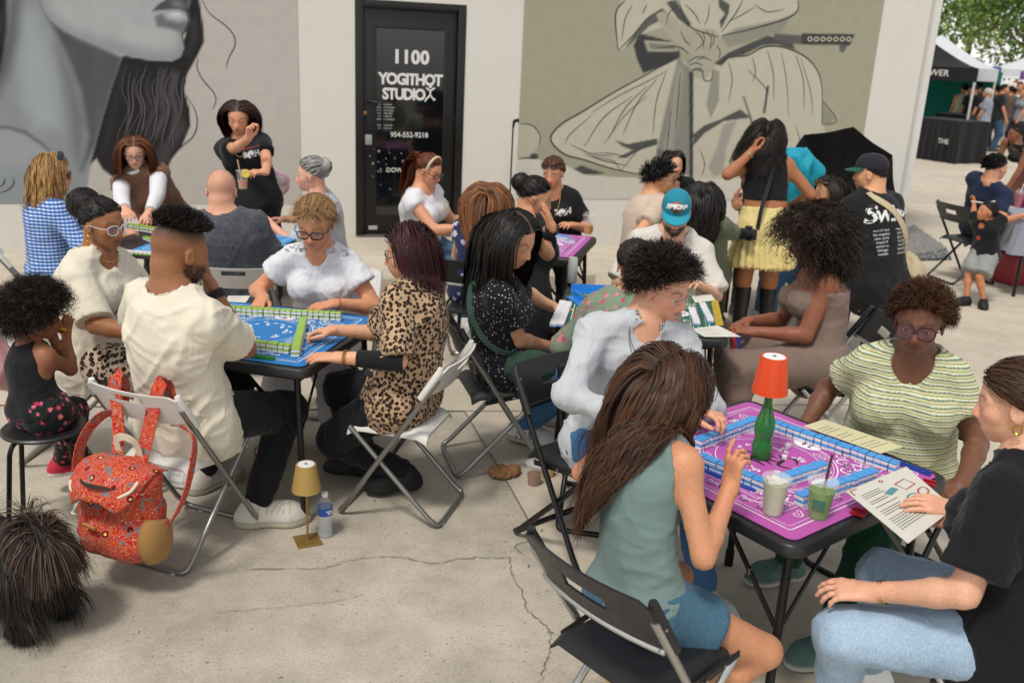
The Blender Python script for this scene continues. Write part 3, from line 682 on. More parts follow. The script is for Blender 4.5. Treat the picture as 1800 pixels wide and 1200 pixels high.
        if tp['kind'] == 'tank':
            for s, g in (('r', 1), ('l', -1)):
                F4.cone(Sh[s] - ut * .05 * S + rs2 * g * .020 * S, Sh[s] + ut * .06 * S + rs2 * g * .018 * S, .036 * S * tp.get('arm', 1.), .042 * S * tp.get('arm', 1.), .012, 's')
        V, Q = F4.nets(); V = relax(V, Q, 1, .4); N = vnormals(V, Q); a = tp['wr']
        if a:
            lc = np.stack([(V - pel) @ rs2, (V - pel) @ ft, (V - pel) @ ut], 1)
            V = V + N * (a * folds(lc, 5))[:, None]
        sh_ = obj(tp['name'], raw_mesh(tp['name'], V - O, Q), tp['mat'], root); out['top'] = sh_; out['topV'] = (V, Q)
        if tp.get('trim') and near:                                        # the ribbed neck band
            rel = V - nk; h_ = rel @ ax; rad = rel - np.outer(h_, ax); rd = np.linalg.norm(rad, axis=1); an_ = np.arctan2(rad @ ft, rad @ rs2); ring = []
            for b_ in range(22):
                a_ = -pi + (b_ + .5) * 2 * pi / 22; da = np.abs((an_ - a_ + pi) % (2 * pi) - pi); sel = np.where((da < .2) & (rd < .085 * S) & (h_ > -.075 * S))[0]
                if len(sel): sc_r = rd[sel] - .55 * h_[sel]; k_ = sel[np.argmin(sc_r)]; ring.append(V[k_])
            if len(ring) > 14:
                ring = np.array(ring); q0 = ring - ring.mean(0); l0 = np.linalg.norm(q0, axis=1); ring = ring.mean(0) + q0 * np.minimum(1, np.median(l0) * 1.25 / l0)[:, None]
                for _ in range(2): ring = (np.roll(ring, 1, 0) + 2 * ring + np.roll(ring, -1, 0)) / 4
                MB().tube(ring + (ax * .002) - O, .0075 * S / 1.7, 8, True).build('neck_band', tp['trim'], sh_)
        if tp['kind'] in ('tee', 'long') and near and tp['sleeve'] <= 1:
            for s in 'rl':
                d_ = nrm(El[s] - Sh[s]); b = Sh[s] + (El[s] - Sh[s]) * tp['sleeve'] - d_ * .012; sel = np.abs((V - b) @ d_) < .016; rel = V[sel] - b; rel = rel - np.outer(rel @ d_, d_); rd = np.linalg.norm(rel, axis=1); rel = rel[rd < .030 * S * ab + e_ * 2.2 + .012]
                if len(rel) < 12: continue
                x_ = nrm(np.cross(d_, ft)); y_ = np.cross(d_, x_); an_ = np.arctan2(rel @ y_, rel @ x_); ring = []
                for b_ in range(18):
                    a_ = -pi + (b_ + .5) * 2 * pi / 18; da = np.abs((an_ - a_ + pi) % (2 * pi) - pi); w_ = np.where(da < .3)[0]
                    if len(w_): ring.append(b + rel[w_[np.argmin(np.abs(np.linalg.norm(rel[w_], axis=1) - np.percentile(np.linalg.norm(rel, axis=1), 65)))]])
                if len(ring) > 12:
                    ring = np.array(ring); ring = (np.roll(ring, 1, 0) + 2 * ring + np.roll(ring, -1, 0)) / 4; MB().tube(ring - O, .0042, 6, True).build('sleeve_hem', tp['mat'], sh_)
    # ---- lower garment
    bt = dict(kind='pants', e=.008, leg=1.0, waist=.06, wr=.006, name='trousers', flare=0.); bt.update(bot or {})
    if bot:
        F5 = Fld(lo, hi, hc_ * (1.25 if near > 1 else 1.4)); e_ = bt['e']; put_torso(F5, e_ * .8)
        if bt['kind'] != 'skirt':
            for s in 'rl':
                hipr = .057 * S * ab * (hips * .5 + .5) + e_; kr_ = .0385 * S * ab + e_; lg = bt['leg']
                if lg <= .5:
                    b = Hp[s] + (Kn[s] - Hp[s]) * lg * 2; F5.cone(Hp[s], b, hipr, hipr * (1 - .32 * lg) + e_ + .006, .03, clip=[(b, Kn[s] - Hp[s])])
                else:
                    F5.cone(Hp[s], Kn[s], hipr, kr_ + .006, .035); l_ = (lg - .5) * 2; b = Kn[s] + (An[s] - Kn[s]) * l_; F5.cone(Kn[s], b, kr_ + .004, (.036 - .011 * l_) * S * ab + e_ + .002 + bt['flare'], .03, clip=[(b, An[s] - Kn[s])])
        else:
            dn = bt.get('down', -up0); F5.cone(p0 + up0 * .02, p0 + nrm(dn) * bt['leg'] * S, wz[0] * B * hips * .95, wz[0] * B * (1.25 + bt['flare']), .03, flat=(ft, .85), clip=[(p0 + nrm(dn) * bt['leg'] * S, nrm(dn))])
        F5.plane(p0 + up0 * bt['waist'] * S, nrm(up0 * .7 + ut * .3))
        V, Q = F5.nets(); V = relax(V, Q, 1, .4); N = vnormals(V, Q); a = bt['wr']
        if a:
            lc = V - pel; kd = np.minimum(np.linalg.norm(V - Kn['r'], axis=1), np.linalg.norm(V - Kn['l'], axis=1)); bst = 1 + 1.2 * np.exp(-(kd / .1) ** 2)
            V = V + N * (a * bst * folds(lc[:, [2, 0, 1]], 15))[:, None]
        if bt['kind'] == 'skirt' and bt.get('pleat'):
            th = np.arctan2((V - pel) @ rs2, (V - pel) @ ft); dnn = np.clip(-(V - pel)[:, 2] / .25, 0, 1); V = V + N * (bt['pleat'] * np.sin(th * 26) * dnn)[:, None]
        out['bot'] = obj(bt['name'], raw_mesh(bt['name'], V - O, Q), bt['mat'], root)
    # ---- shoes
    if shoes:
        for s in 'rl':
            fy = fdir((fyr if s == 'r' else fyl) if (fyr if s == 'r' else fyl) is not None else yaw); sd_ = np.array([fy[1], -fy[0], 0]); an = An[s]; fl0 = an[2] - .085 * S / 1.68; L = .152 * S * shoes.get('len', 1); G_ = lambda x, y, z: np.array([an[0], an[1], fl0]) + fy * x * L + sd_ * y * L + Z3 * z * L
            F6 = Fld(an - .24, an + .24, (.0085 if near > 1 else .012) if near else .016); F6.cone(G_(-.18, 0, .13), G_(.50, .02, .12), .155 * L, .185 * L, .04, flat=(sd_, .95)); F6.cone(G_(.45, .02, .09), G_(.66, .0, .07), .175 * L, .10 * L, .05)
            if shoes.get('kind') != 'sandal':
                F6.cone(G_(-.10, 0, .15), G_(-.06, 0, shoes.get('cuff', .36)), .15 * L, .135 * L, .05); F6.cone(G_(.0, 0, .26), G_(.42, 0, .16), .13 * L, .12 * L, .06)
            F6.plane(G_(0, 0, .004), -Z3); F6.plane(G_(0, 0, .20 if shoes.get('kind') == 'sandal' and False else .9), Z3)
            if shoes.get('kind') == 'sandal': F6.plane(G_(0, 0, .085), Z3)
            V, Q = F6.nets(); zz = (V[:, 2] - fl0) / L; us = np.array(srgb(shoes['col'])); so_ = np.array(srgb(shoes.get('sole', 'e8e4dc'))); cc = np.where((zz < .115 if shoes.get('kind') != 'sandal' else zz < .09)[:, None], so_, us)
            N = vnormals(V, Q); rim = ((zz < .115) & (zz > .02))[:, None]; V = V + N * rim * .0035
            xx = ((V - an) @ fy) / L
            lace = (xx > .12) & (xx < .40) & (zz > .24) & (((xx * 22) % 1) < .45); cc = np.where(lace[:, None] & (shoes.get('kind') != 'sandal'), cc * .62, cc); cc = np.where(((zz > .1) & (zz < .125))[:, None], cc * .55, cc); cc = np.where(((np.abs(xx - .47) < .012) & (zz > .13))[:, None] | ((np.abs(xx + .06 - zz * .25) < .012) & (zz > .13))[:, None], cc * .7, cc)
            if shoes.get('strip'): stp = (np.abs(((xx - .12 + zz * .5) * 9) % 1 - .5) < .22) & (xx > .0) & (xx < .36) & (zz > .14) & (zz < .30); cc = np.where(stp[:, None], np.array(srgb(shoes['strip'])), cc)
            obj('shoe', raw_mesh('shoe', V - O, Q, cc), SHOEM, root)
            if shoes.get('boot'):
                m = MB(); b = an + (Kn[s] - an) * shoes['boot']; m.tube([an - Z3 * .02 - O, an + (b - an) * .4 - O, an + (b - an) * .75 - O, b - O], [.05, .053, .062, .064], 16, caps=False); m.build('boot_shaft', _M['black_leather'], root)
    # ---- hair
    J = dict(hc=hc, A=A, H=H, caps=[(nk - ut * .02, nt_, nr + .004), (Sh['l'], Sh['r'], .032 * S + .008), (p3, p4, .066 * B + .01), (p0, p3, .072 * B + .012)] + [(Sh[s], El[s], .034 * S) for s in 'rl']); out['J'] = J
    if hair and hair.get('kind') not in ('none', None):
        hk = {k_: v for k_, v in hair.items() if k_ not in ('scalp', 'fade', 'extra')}
        fq = (1. if near > 1 else .75) if near else .42
        if fq < 1: hk['n'] = int(hk.get('n', 1200) * fq); hk['w'] = hk.get('w', .006) * (1.2 if near else 1.6); hk['k'] = hk.get('k', 10) if near or hk['kind'] == 'long' else min(hk.get('k', 10), 7)
        pr = make_hair(J, **hk)
        for ex in hair.get('extra', []): pr += make_hair(J, **{'col': hair['col'], 'col2': hair.get('col2'), **ex, 'n': int(ex['n'] * fq)})
        V, F_, C_ = merge(pr); out['hair'] = obj('hair', raw_mesh('hair', V - O, F_, np.clip(C_, 0, 1)), HAIRM, root)
    if beard and beard.get('n'):
        R = np.random.default_rng(9); Vh, Qh, Ch = parts[1]; qh = ((Vh - hc) @ A.T) / H; msk = np.where((bm > .45))[0]; pick = R.choice(msk, beard['n']); Nh = vnormals(Vh, Qh)[pick]; P0 = Vh[pick]; d = nrm(-uh * .8 + fh * .1); P = np.stack([P0 + (Nh * .35 + d) * t * beard.get('L', .012) for t in np.linspace(0, 1, 4)], 1)
        V, F_, C_ = strands_mesh(P, np.full(len(pick), .0022), np.tile(np.array(srgb(beard['col'])), (len(pick), 1)) * R.uniform(.6, 1.5, (len(pick), 1)), np.repeat(Nh[:, None], 4, 1)); obj('beard', raw_mesh('beard', V - O, F_, C_), HAIRM, root)
    return out

# ---- things people wear
def glasses(P, col='1a1512', lens='8a8f96', r=.108, ry=.085, alpha=.25, tube=.008, y=.43, z=-.005, square=.5):
    hc, A, H, O = P['hc'], P['A'], P['H'], P['O']; W = lambda x, yy, zz: hc + (np.array([x, yy, zz]) * H) @ A - O
    fm = MB(); lm = MB(); mat = plain('glasses_frame_' + col, col, .3)
    for g in (1, -1):
        ring = []
        for t in np.linspace(0, 2 * pi, 21)[:-1]:
            cx, sx = cos(t), sin(t); pw = 1 - square * .45; ring.append(W((.148 + r * abs(cx) ** pw * (1 if cx > 0 else -1)) * g, y - .05 * (abs(cx) * (cx > 0)) ** 2, z + ry * abs(sx) ** pw * (1 if sx > 0 else -1)))
        fm.tube(ring, tube * H, 5, True); lm.add(ring, [list(range(20))])
        fm.tube([W((.148 + r) * g, y - .05, z + .03), W(.345 * g, y - .13, z + .03), W(.368 * g, .0, z + .03), W(.362 * g, -.10, z - .04)], tube * .8 * H, 5)
    fm.tube([W(-.148 + r, y, z + .02), W(0, y + .02, z + .035), W(.148 - r, y, z + .02)], tube * H, 5)
    o = fm.build('glasses', mat, P['root']); lm.build('lens', emit_free_glass('lens_' + lens, lens, alpha), o, smooth=False)
    return o

def ring_on(P, side, which='wrist', r=None, tube=.004, col='c9a24a', metal=1., rough=.25, name='bracelet', t=.93, n=1, chain=False):
    a, b = (P['El'][side], P['Wr'][side]); d = nrm(b - a); x = nrm(np.cross(d, Z3)); y = np.cross(d, x); S = P['S']; m = MB(); r = r or .0185 * S
    for i in range(n):
        c = a + (b - a) * (t - i * .035) - P['O']; m.tube([c + (x * cos(k) + y * sin(k)) * r * (1 + (.06 * (j % 2) if chain else 0)) for j, k in enumerate(np.linspace(0, 2 * pi, 21)[:-1])], tube, 6, True)
    return m.build(name, plain(name + '_' + col, col, rough, metal), P['root'])

def necklace(P, col='b8b0a0', drop=.075, tube=.0016, metal=.9, w=.075, name='necklace'):
    S, nk, ft, rs, ut, O = P['S'], P['nk'], P['ft'], P['rs'], P['ut'], P['O']; bv = bvh(P['body']); bt = bvh(P['top']) if 'top' in P else None; pts = []
    for t in np.linspace(0, 1, 19):
        a = t * pi; q = nk + rs * cos(a) * w * .62 * S / 1.0 * .9 + ut * (.012 * S - drop * S * sin(a) ** 1.3) + ft * .25
        hit = None
        for b in (bt, bv):
            if b is None: continue
            h = b.ray_cast(Vector(q - O), Vector(-ft))
            if h[0] is not None and (hit is None or (h[0] - Vector(q - O)).length < (hit - Vector(q - O)).length): hit = h[0]
        if hit is not None: pts.append(np.array(hit) + ft * .003)
    if len(pts) > 4: MB().tube(pts, tube, 5).build(name, plain(name + '_' + col, col, .25, metal), P['root'])

_B = {}
def bvh(o):
    if o.name not in _B: me = o.data; _B[o.name] = BVHTree.FromPolygons([v.co[:] for v in me.vertices], [p.vertices[:] for p in me.polygons])
    return _B[o.name]

def decal(P, me, part, center, direction, right, up, mat, name='print', off=.0025, parent=None):
    """lay flat lettering or a badge onto the garment by dropping each point onto the cloth"""
    b = bvh(part); O = P['O']; d = nrm(direction); c = np.asarray(center) - O; right = nrm(right); up = nrm(up); bad = 0; last = None
    for v in me.vertices:
        q = c + right * v.co.x + up * v.co.y - d * .3; h = b.ray_cast(Vector(q), Vector(d))
        if h[0] is None: p = (last if last is not None else c)
        else: p = np.array(h[0]) - d * off; last = p
        v.co = p
    return obj(name, me, mat, parent or part)

def strap_on(P, part, pts, d, wd, mat, parent, off, name='strap', n=5):
    """a band laid over the cloth: each point is dropped onto the garment along d"""
    b = bvh(part); O = P['O']; Q = spl(pts, n); d = nrm(d); out = []
    for p in Q:
        h = b.ray_cast(Vector(p - O - d * .4), Vector(d)); out.append((np.array(h[0]) + O - d * .006) if h[0] is not None and abs((np.array(h[0]) + O - p) @ d) < .16 else p)
    out = np.array(out); out[1:-1] = (out[:-2] + out[1:-1] * 2 + out[2:]) / 4 - d * .003
    return band(name, [p - off for p in out[::2]], wd, mat, parent, -d, .003)
def stitch(P, part, pts, d, right, up, mat, wd=.003, name='seam'):
    m = MB(); m.ribbon([(x, y, 0) for x, y in spl(pts, 5)[:, :2]] if len(pts[0]) == 3 else [(x, y, 0) for x, y in spl(pts, 5)], wd); return m
# ------------------------------------------------------------------ ground
def concrete(name, a, b, pits, stain, bump=.25):
    t = NT(name, .9, 0, .3); v = t.co('Object', 1.0)
    l = t.noise(.55, 5, v, .6); m = t.noise(3.2, 6, v, .65); f = t.noise(95, 4, v, .75)
    c = t.mix(t.ramp(t.math('ADD', t.math('MULTIPLY', l, .5), t.math('MULTIPLY', m, .5)), [(.36, 0.), (.62, 1.)]), srgb(a), srgb(b))
    c = t.mix(t.math('MULTIPLY', t.ramp(f, [(.36, 1.), (.5, 0.)]), .38 if pits > .5 else .2), c, srgb('665f54'))
    dirt = t.math('MULTIPLY', t.ramp(t.noise(1.1, 6, v, .7), [(.52, 0.), (.7, 1.)]), stain); c = t.mix(dirt, c, srgb('8d857a'))
    sp = t.math('MULTIPLY', t.ramp(t.noise(34, 4, v, .75), [(.62, 0.), (.68, 1.)]), t.ramp(t.noise(2.6, 4, v), [(.42, 0.), (.6, 1.)])); c = t.mix(t.math('MULTIPLY', sp, pits), c, srgb('5d564c'))
    pk = t.ramp(t.vor(19, v, 'F1', 1.), [(.06, 1.), (.09, 0.)]); c = t.mix(t.math('MULTIPLY', pk, pits * .6), c, srgb('4c463e'))
    bl = t.ramp(t.noise(1.7, 3, v, .5, .4), [(.70, 0.), (.74, 1.)]); c = t.mix(t.math('MULTIPLY', bl, stain * .7), c, srgb('77706a'))
    t.col(c); t.bump(t.math('ADD', f, t.math('MULTIPLY', sp, -1.5)), bump, .003); return t.m
CONC_A = concrete('rough_concrete', '9c9486', 'c6bdac', 1.0, .8, .5)
CONC_B = concrete('smooth_concrete', 'b2a897', 'cac0af', .25, .5, .15)
ground = tag(MB().add([(-90, -20, 0), (130, -20, 0), (130, 160, 0), (-90, 160, 0)], [[0, 1, 2, 3]]).build('ground', CONC_A, smooth=False), kind='structure')
jl = [(-.26, 5.08), (.06, 3.99), (.40, 2.68), (.66, 1.5), (.85, .5)]
pv = MB().add([(x, y, .004) for x, y in jl] + [(60, .5, .004), (60, 120, .004), (-40, 120, .004), (-40, 1.4, .004)], [list(range(len(jl) + 4))]).build('pavement', CONC_B, smooth=False); tag(pv, kind='structure')
CRK = plain('crack_grey', '7a7265', .95, 0, .3, 40)  # grey-brown colour of the cracks and slab joints
def crack(name, pts, wd, par=ground, jit=0., z=.0065):
    P = spl([(*p, z) for p in pts], 9); n = len(P)
    if jit: P[:, :2] += np.cumsum(rng.normal(size=(n, 2)), 0) * jit * .25 + rng.normal(size=(n, 2)) * jit
    P[:, 2] = z; MB().ribbon(P, wd * (rng.uniform(.2, 1.0, n) if jit else np.ones(n) * .8)).build(name, CRK, par, smooth=False)
crack('joint', [tuple(p) for p in jl], .011, pv)
crack('joint', [(-6., 4.55), (-.38, 5.07), (.19, 5.19), (1.6, 5.42), (9, 6.5)], .010, pv)
crack('joint', [(3.2, .5), (4.3, 5.0), (6.2, 12.5)], .010, pv)
for pts, wd in (([(430, 1002), (520, 1000), (570, 998), (610, 985), (650, 980), (700, 980), (760, 990), (800, 983), (850, 980), (895, 982)], .006),
                ([(895, 982), (900, 1010), (918, 1040), (930, 1075), (965, 1110), (965, 1150), (955, 1180), (945, 1215)], .006), ([(918, 975), (905, 960), (935, 950), (925, 930)], .005),
                ([(380, 1078), (460, 1072), (560, 1062), (640, 1050)], .003), ([(965, 1110), (1000, 1122), (1040, 1128)], .004), ([(150, 1022), (200, 1020), (260, 1015)], .004)):
    crack('crack', [tuple(at(*p)[:2]) for p in pts], wd, ground, .0035)

# ------------------------------------------------------------------ the painted building
WA = radians(16); WD = np.array([cos(WA), sin(WA), 0]); WN = np.array([-sin(WA), cos(WA), 0]); W0 = np.array([-1.646, 9.40, 0])
def wpx(px, py):
    """the place (u along the wall, z) that a point of the photograph has on the wall"""
    d = _fw + _R * ((px - 900) / FPX) + _U * ((600 - py) / FPX); o = np.array([0, 0, CAM_H]); t = ((W0 - o) @ WN) / (d @ WN); P = o + d * t
    return float((P - W0) @ WD), float(P[2])
def pxof(U, Zz):
    P = W0[None] + U[:, None] * WD + Zz[:, None] * Z3 - np.array([0, 0, CAM_H]); z = P @ _fw; return 900 + FPX * (P @ _R) / z, 600 - FPX * (P @ _U) / z
bld = empty('studio_building', W0, WA, 'low painted building with two wall murals and a black glass door', 'building')
def wallmat(name, a, var=.04):
    t = NT(name, .85, 0, .3); v = t.co('Object'); f = t.noise(1.2, 6, v, .6); d = t.math('MULTIPLY', t.ramp(t.noise(2.0, 6, t.co('Object', (1, 1, .35)), .7), [(.55, 0.), (.75, 1.)]), .16)
    c = t.mix(f, tuple(x * (1 - var) for x in srgb(a)), tuple(x * (1 + var) for x in srgb(a))); t.col(t.mix(d, c, srgb('9b948a'))); t.bump(t.math('ADD', t.noise(70, 4, v), t.math('MULTIPLY', t.noise(6, 3, v), 2.0)), .3, .003); return t.m
WHITE = wallmat('white_wall_paint', 'd6d2c9'); GREYW = wallmat('warm_grey_wall_paint', 'b3aca4'); KHAKI = wallmat('khaki_wall_paint', '9d9a85')
TOPZ = 4.2
def wbox(name, u0, u1, z0, z1, y0, y1, mat, par=bld, bev=0.):
    """box in wall space: y0..y1 is depth, negative towards the street"""
    return MB().box(((u0 + u1) / 2, (y0 + y1) / 2, (z0 + z1) / 2), (u1 - u0, y1 - y0, z1 - z0), bev=bev).build(name, mat, par, smooth=bev > 0)
wbox('wall', -9, -.01, -.1, TOPZ, 0, .3, WHITE); wbox('wall', 1.085, 6.44, -.1, TOPZ, 0, .3, WHITE); wbox('wall', -.01, 1.085, 2.435, TOPZ, 0, .3, WHITE)
wbox('side_wall', 6.442, 6.62, -.1, TOPZ, .05, 9.0, wallmat('side_wall_paint', 'd8d6d2')); wbox('corner_trim', 6.443, 6.475, -.1, TOPZ, .0, .048, plain('trim_grey', 'b9b6ae', .7))
wbox('back_wall', -9, 6.44, -.1, TOPZ, 8.7, 9.0, WHITE); wbox('roof', -9.2, 6.8, TOPZ, TOPZ + .25, -.15, 9.2, plain('roof_edge', 'bdb8ae', .9))
def soft(a, b, x): t = np.clip((x - a) / (b - a + 1e-9), 0, 1); return t * t * (3 - 2 * t)
def psd(X, Y, poly):
    P = np.array(poly, float); n = len(P); d = np.full(X.shape, 1e9); ins = np.zeros(X.shape, bool)
    for i in range(n):
        a, b = P[i], P[(i + 1) % n]; e = b - a; wx, wy = X - a[0], Y - a[1]; t = np.clip((wx * e[0] + wy * e[1]) / (e @ e + 1e-9), 0, 1); d = np.minimum(d, (wx - t * e[0]) ** 2 + (wy - t * e[1]) ** 2)
        c = ((a[1] > Y) != (b[1] > Y)) & (X < (b[0] - a[0]) * (Y - a[1]) / (b[1] - a[1] + 1e-12) + a[0]); ins ^= c
    return np.where(ins, -1, 1) * np.sqrt(d)
def painting(name, u0, u1, z0, z1, step, bg, layers, off):
    us = np.arange(u0, u1 + step / 2, step); zs = np.arange(z0, z1 + step / 2, step); U, Zg = np.meshgrid(us, zs, indexing='ij'); X, Y = pxof(U.ravel(), Zg.ravel()); C = np.tile(np.array(srgb(bg)), (len(X), 1))
    C = C * (1 + .05 * vnoise(np.stack([U.ravel() * .8, Zg.ravel() * .8, 0 * X], 1), 2))[:, None]
    for ly in layers:
        poly, col, sf, al = ly[:4]; m = 1 - soft(-sf, sf, psd(X, Y, spl(poly + poly[:1], 4)[:-1] if len(ly) > 4 else poly)); m = m * al
        m = m * (1 + .10 * vnoise(np.stack([X / 26, Y / 60, 0 * X], 1), 4)) if sf > 4 else m; C = C * (1 - m[:, None]) + np.array(srgb(col)) * m[:, None]
    nu, nz = len(us), len(zs); ii = (np.arange(nu - 1)[:, None] * nz + np.arange(nz - 1)[None]).ravel(); Q = np.stack([ii, ii + nz, ii + nz + 1, ii + 1], 1)
    V = np.stack([U.ravel(), np.full(len(X), -off), Zg.ravel()], 1); t = vcol('mural_paint', .8, .25, .09, 9, 0, .35, 50)
    return obj(name, raw_mesh(name, V, Q, np.clip(C, 0, 1), False), t, bld)
def sc_(l, s, ox=0, oy=0): return [(x / s + ox, y / s + oy) for x, y in l]
K = 3.333
L1 = [
 (sc_([(-60, 760), (-60, -40), (30, -40), (240, -40), (300, 120), (720, 340), (650, 520), (600, 700), (545, 920), (480, 1250), (-60, 1250)], K), '83888b', 3, 1),
 (sc_([(120, 60), (210, 60), (280, 250), (330, 500), (350, 750), (200, 760), (130, 600), (110, 300)], K), '9aa2a4', 22, .75),
 (sc_([(240, 20), (330, 150), (460, 225), (720, 340), (650, 560), (560, 850), (480, 1000), (520, 800), (470, 520), (380, 300)], K), '4b4b51', 8, .95),
 (sc_([(330, 260), (420, 420), (500, 700), (470, 1000), (430, 900), (400, 620)], K), '5e6063', 14, .7),
 (sc_([(60, -20), (130, -20), (110, 200), (60, 420), (-30, 620), (-30, 420), (20, 250)], K), '4f5052', 14, .8),
 (sc_([(-60, 750), (60, 748), (150, 780), (250, 850), (320, 910), (350, 1250), (-60, 1250)], K), '8f9598', 5, .95),
 (sc_([(-60, 1000), (200, 960), (330, 1250), (-60, 1250)], K), '7d8588', 25, .6),
 (sc_([(-60, 738), (50, 738), (150, 765), (250, 835), (315, 900), (300, 905), (240, 850), (140, 785), (40, 756), (-60, 756)], K), '565a5d', 3, .85),
 (sc_([(-60, -40), (42, -40), (42, 160), (25, 300), (0, 430), (-60, 500)], K), '242425', 5, 1),
 (sc_([(1000, -40), (1160, -40), (1190, 150), (1195, 250), (1150, 340), (1095, 440), (1080, 530), (1110, 640), (1115, 740), (1065, 860), (1000, 935), (970, 1040), (650, 1030), (600, 990), (565, 930), (528, 965), (560, 850), (600, 700), (660, 500), (720, 330), (1040, 330), (1090, 200)], K), '211f20', 1.6, 1),
 (sc_([(940, 400), (975, 420), (960, 560), (985, 680), (930, 800), (900, 780), (945, 660), (915, 540)], K), '4a4849', 7, .7), (sc_([(1010, 410), (1045, 440), (1020, 560), (1060, 680), (1030, 800), (1000, 760), (1020, 660), (985, 560)], K), '565354', 7, .7),
 (sc_([(860, 500), (890, 480), (880, 640), (905, 720), (860, 860), (830, 840), (875, 700), (850, 600)], K), '3a3839', 8, .7), (sc_([(1100, 120), (1150, 100), (1160, 220), (1110, 330), (1085, 320), (1120, 220)], K), '3b393a', 7, .6),
 (sc_([(930, 860), (1030, 760), (1080, 700), (1090, 760), (1000, 900), (960, 1020), (900, 1030)], K), '454344', 8, .7), (sc_([(700, 420), (740, 400), (700, 560), (660, 760), (620, 900), (600, 880), (660, 640)], K), '343334', 9, .6),
 (sc_([(225, -40), (245, 30), (290, 115), (370, 180), (480, 235), (620, 290), (760, 335), (900, 358), (1010, 360), (1060, 335), (1082, 275), (1066, 218), (1090, 170), (1106, 122), (1092, 82), (1112, 30), (1112, -40)], K), '8b8f91', 1.4, 1),
 (sc_([(270, -60), (300, 60), (400, 150), (560, 215), (760, 255), (950, 285), (1030, 270), (1045, 215), (1040, 100), (1000, -60)], K), 'a4a7a8', 14, .95),
 (sc_([(700, 150), (900, 180), (1000, 230), (1020, 290), (900, 300), (760, 260)], K), 'adb0b0', 18, .6),
 (sc_([(905, 100), (960, 70), (1040, 62), (1095, 85), (1106, 122), (1090, 165), (1066, 212), (1045, 185), (980, 168), (920, 160)], K), '68696b', 5, .95),
 (sc_([(950, 72), (1040, 62), (1095, 85), (1100, 118), (1050, 130), (980, 115)], K), 'a9abac', 6, .9), (sc_([(1000, 75), (1050, 78), (1060, 95), (1010, 95)], K), 'd2d3d3', 4, .9),
 (sc_([(888, 68), (930, 25), (1000, -20), (1112, -20), (1095, 76), (1050, 55), (970, 60)], K), '4a4a4c', 2.5, 1), (sc_([(1000, 5), (1060, 8), (1080, 40), (1020, 45)], K), '77787a', 6, .8),
]
painting('mural', -3.75, -.545, .462, 2.86, .0165, 'b4aea7', L1, .006)
INK = plain('mural_ink', '3a3a39', .8, 0, .2, 20)
def inkline(pts, wpx_, mat=INK, name='brush_line', off=.0095, k=6, tap=.35):
    P = spl(pts, k); UZ = np.array([wpx(x, y) for x, y in P]); V = np.stack([UZ[:, 0], np.full(len(P), -off), UZ[:, 1]], 1); n = len(P); wd = wpx_ * .0056 * (tap + (1 - tap) * np.sin(np.linspace(.15, pi - .15, n)))
    MB().ribbon(V, wd, (0, -1, 0)).build(name, mat, bld, smooth=False)
for l in ([(1180, 0), (1230, 80), (1320, 150), (1370, 210), (1375, 270), (1340, 340), (1325, 400)], [(1160, 340), (1155, 400), (1190, 470), (1250, 540), (1265, 590), (1245, 640)], [(1090, 560), (1140, 640), (1155, 720), (1130, 800), (1040, 880), (985, 960)], [(0, 1130), (50, 1110), (80, 1075), (80, 1040)], [(0, 1095), (25, 1070), (28, 1040)], [(1108, 20), (1094, 78), (1106, 120), (1068, 212), (1080, 270)]):
    inkline(sc_(l, K), 1.7)
HST = plain('mural_hair_grey', '4c4a4b', .8)
for i in range(15):
    x0 = 740 + i * 24; inkline(sc_([(x0, 380 + (i * 37) % 90), (x0 - 25 + 14 * sin(i), 520), (x0 + 12 * cos(i * 2), 640), (x0 - 45 + 16 * sin(i * 1.7), 780), (x0 - 60, 900 - (i * 53) % 90)], K), 1.3 + (i % 3) * .7, HST, off=.0098)
painting('grey_base_band', -3.75, -.545, .0, .46, .23, 'd2cdc4', [], .005)
K2, LT, DK, MG, SH = 2.368, 'b9b4a2', '50514f', '8a887c', 'a5a190'
q = lambda l: sc_(l, K2, 900, 0)
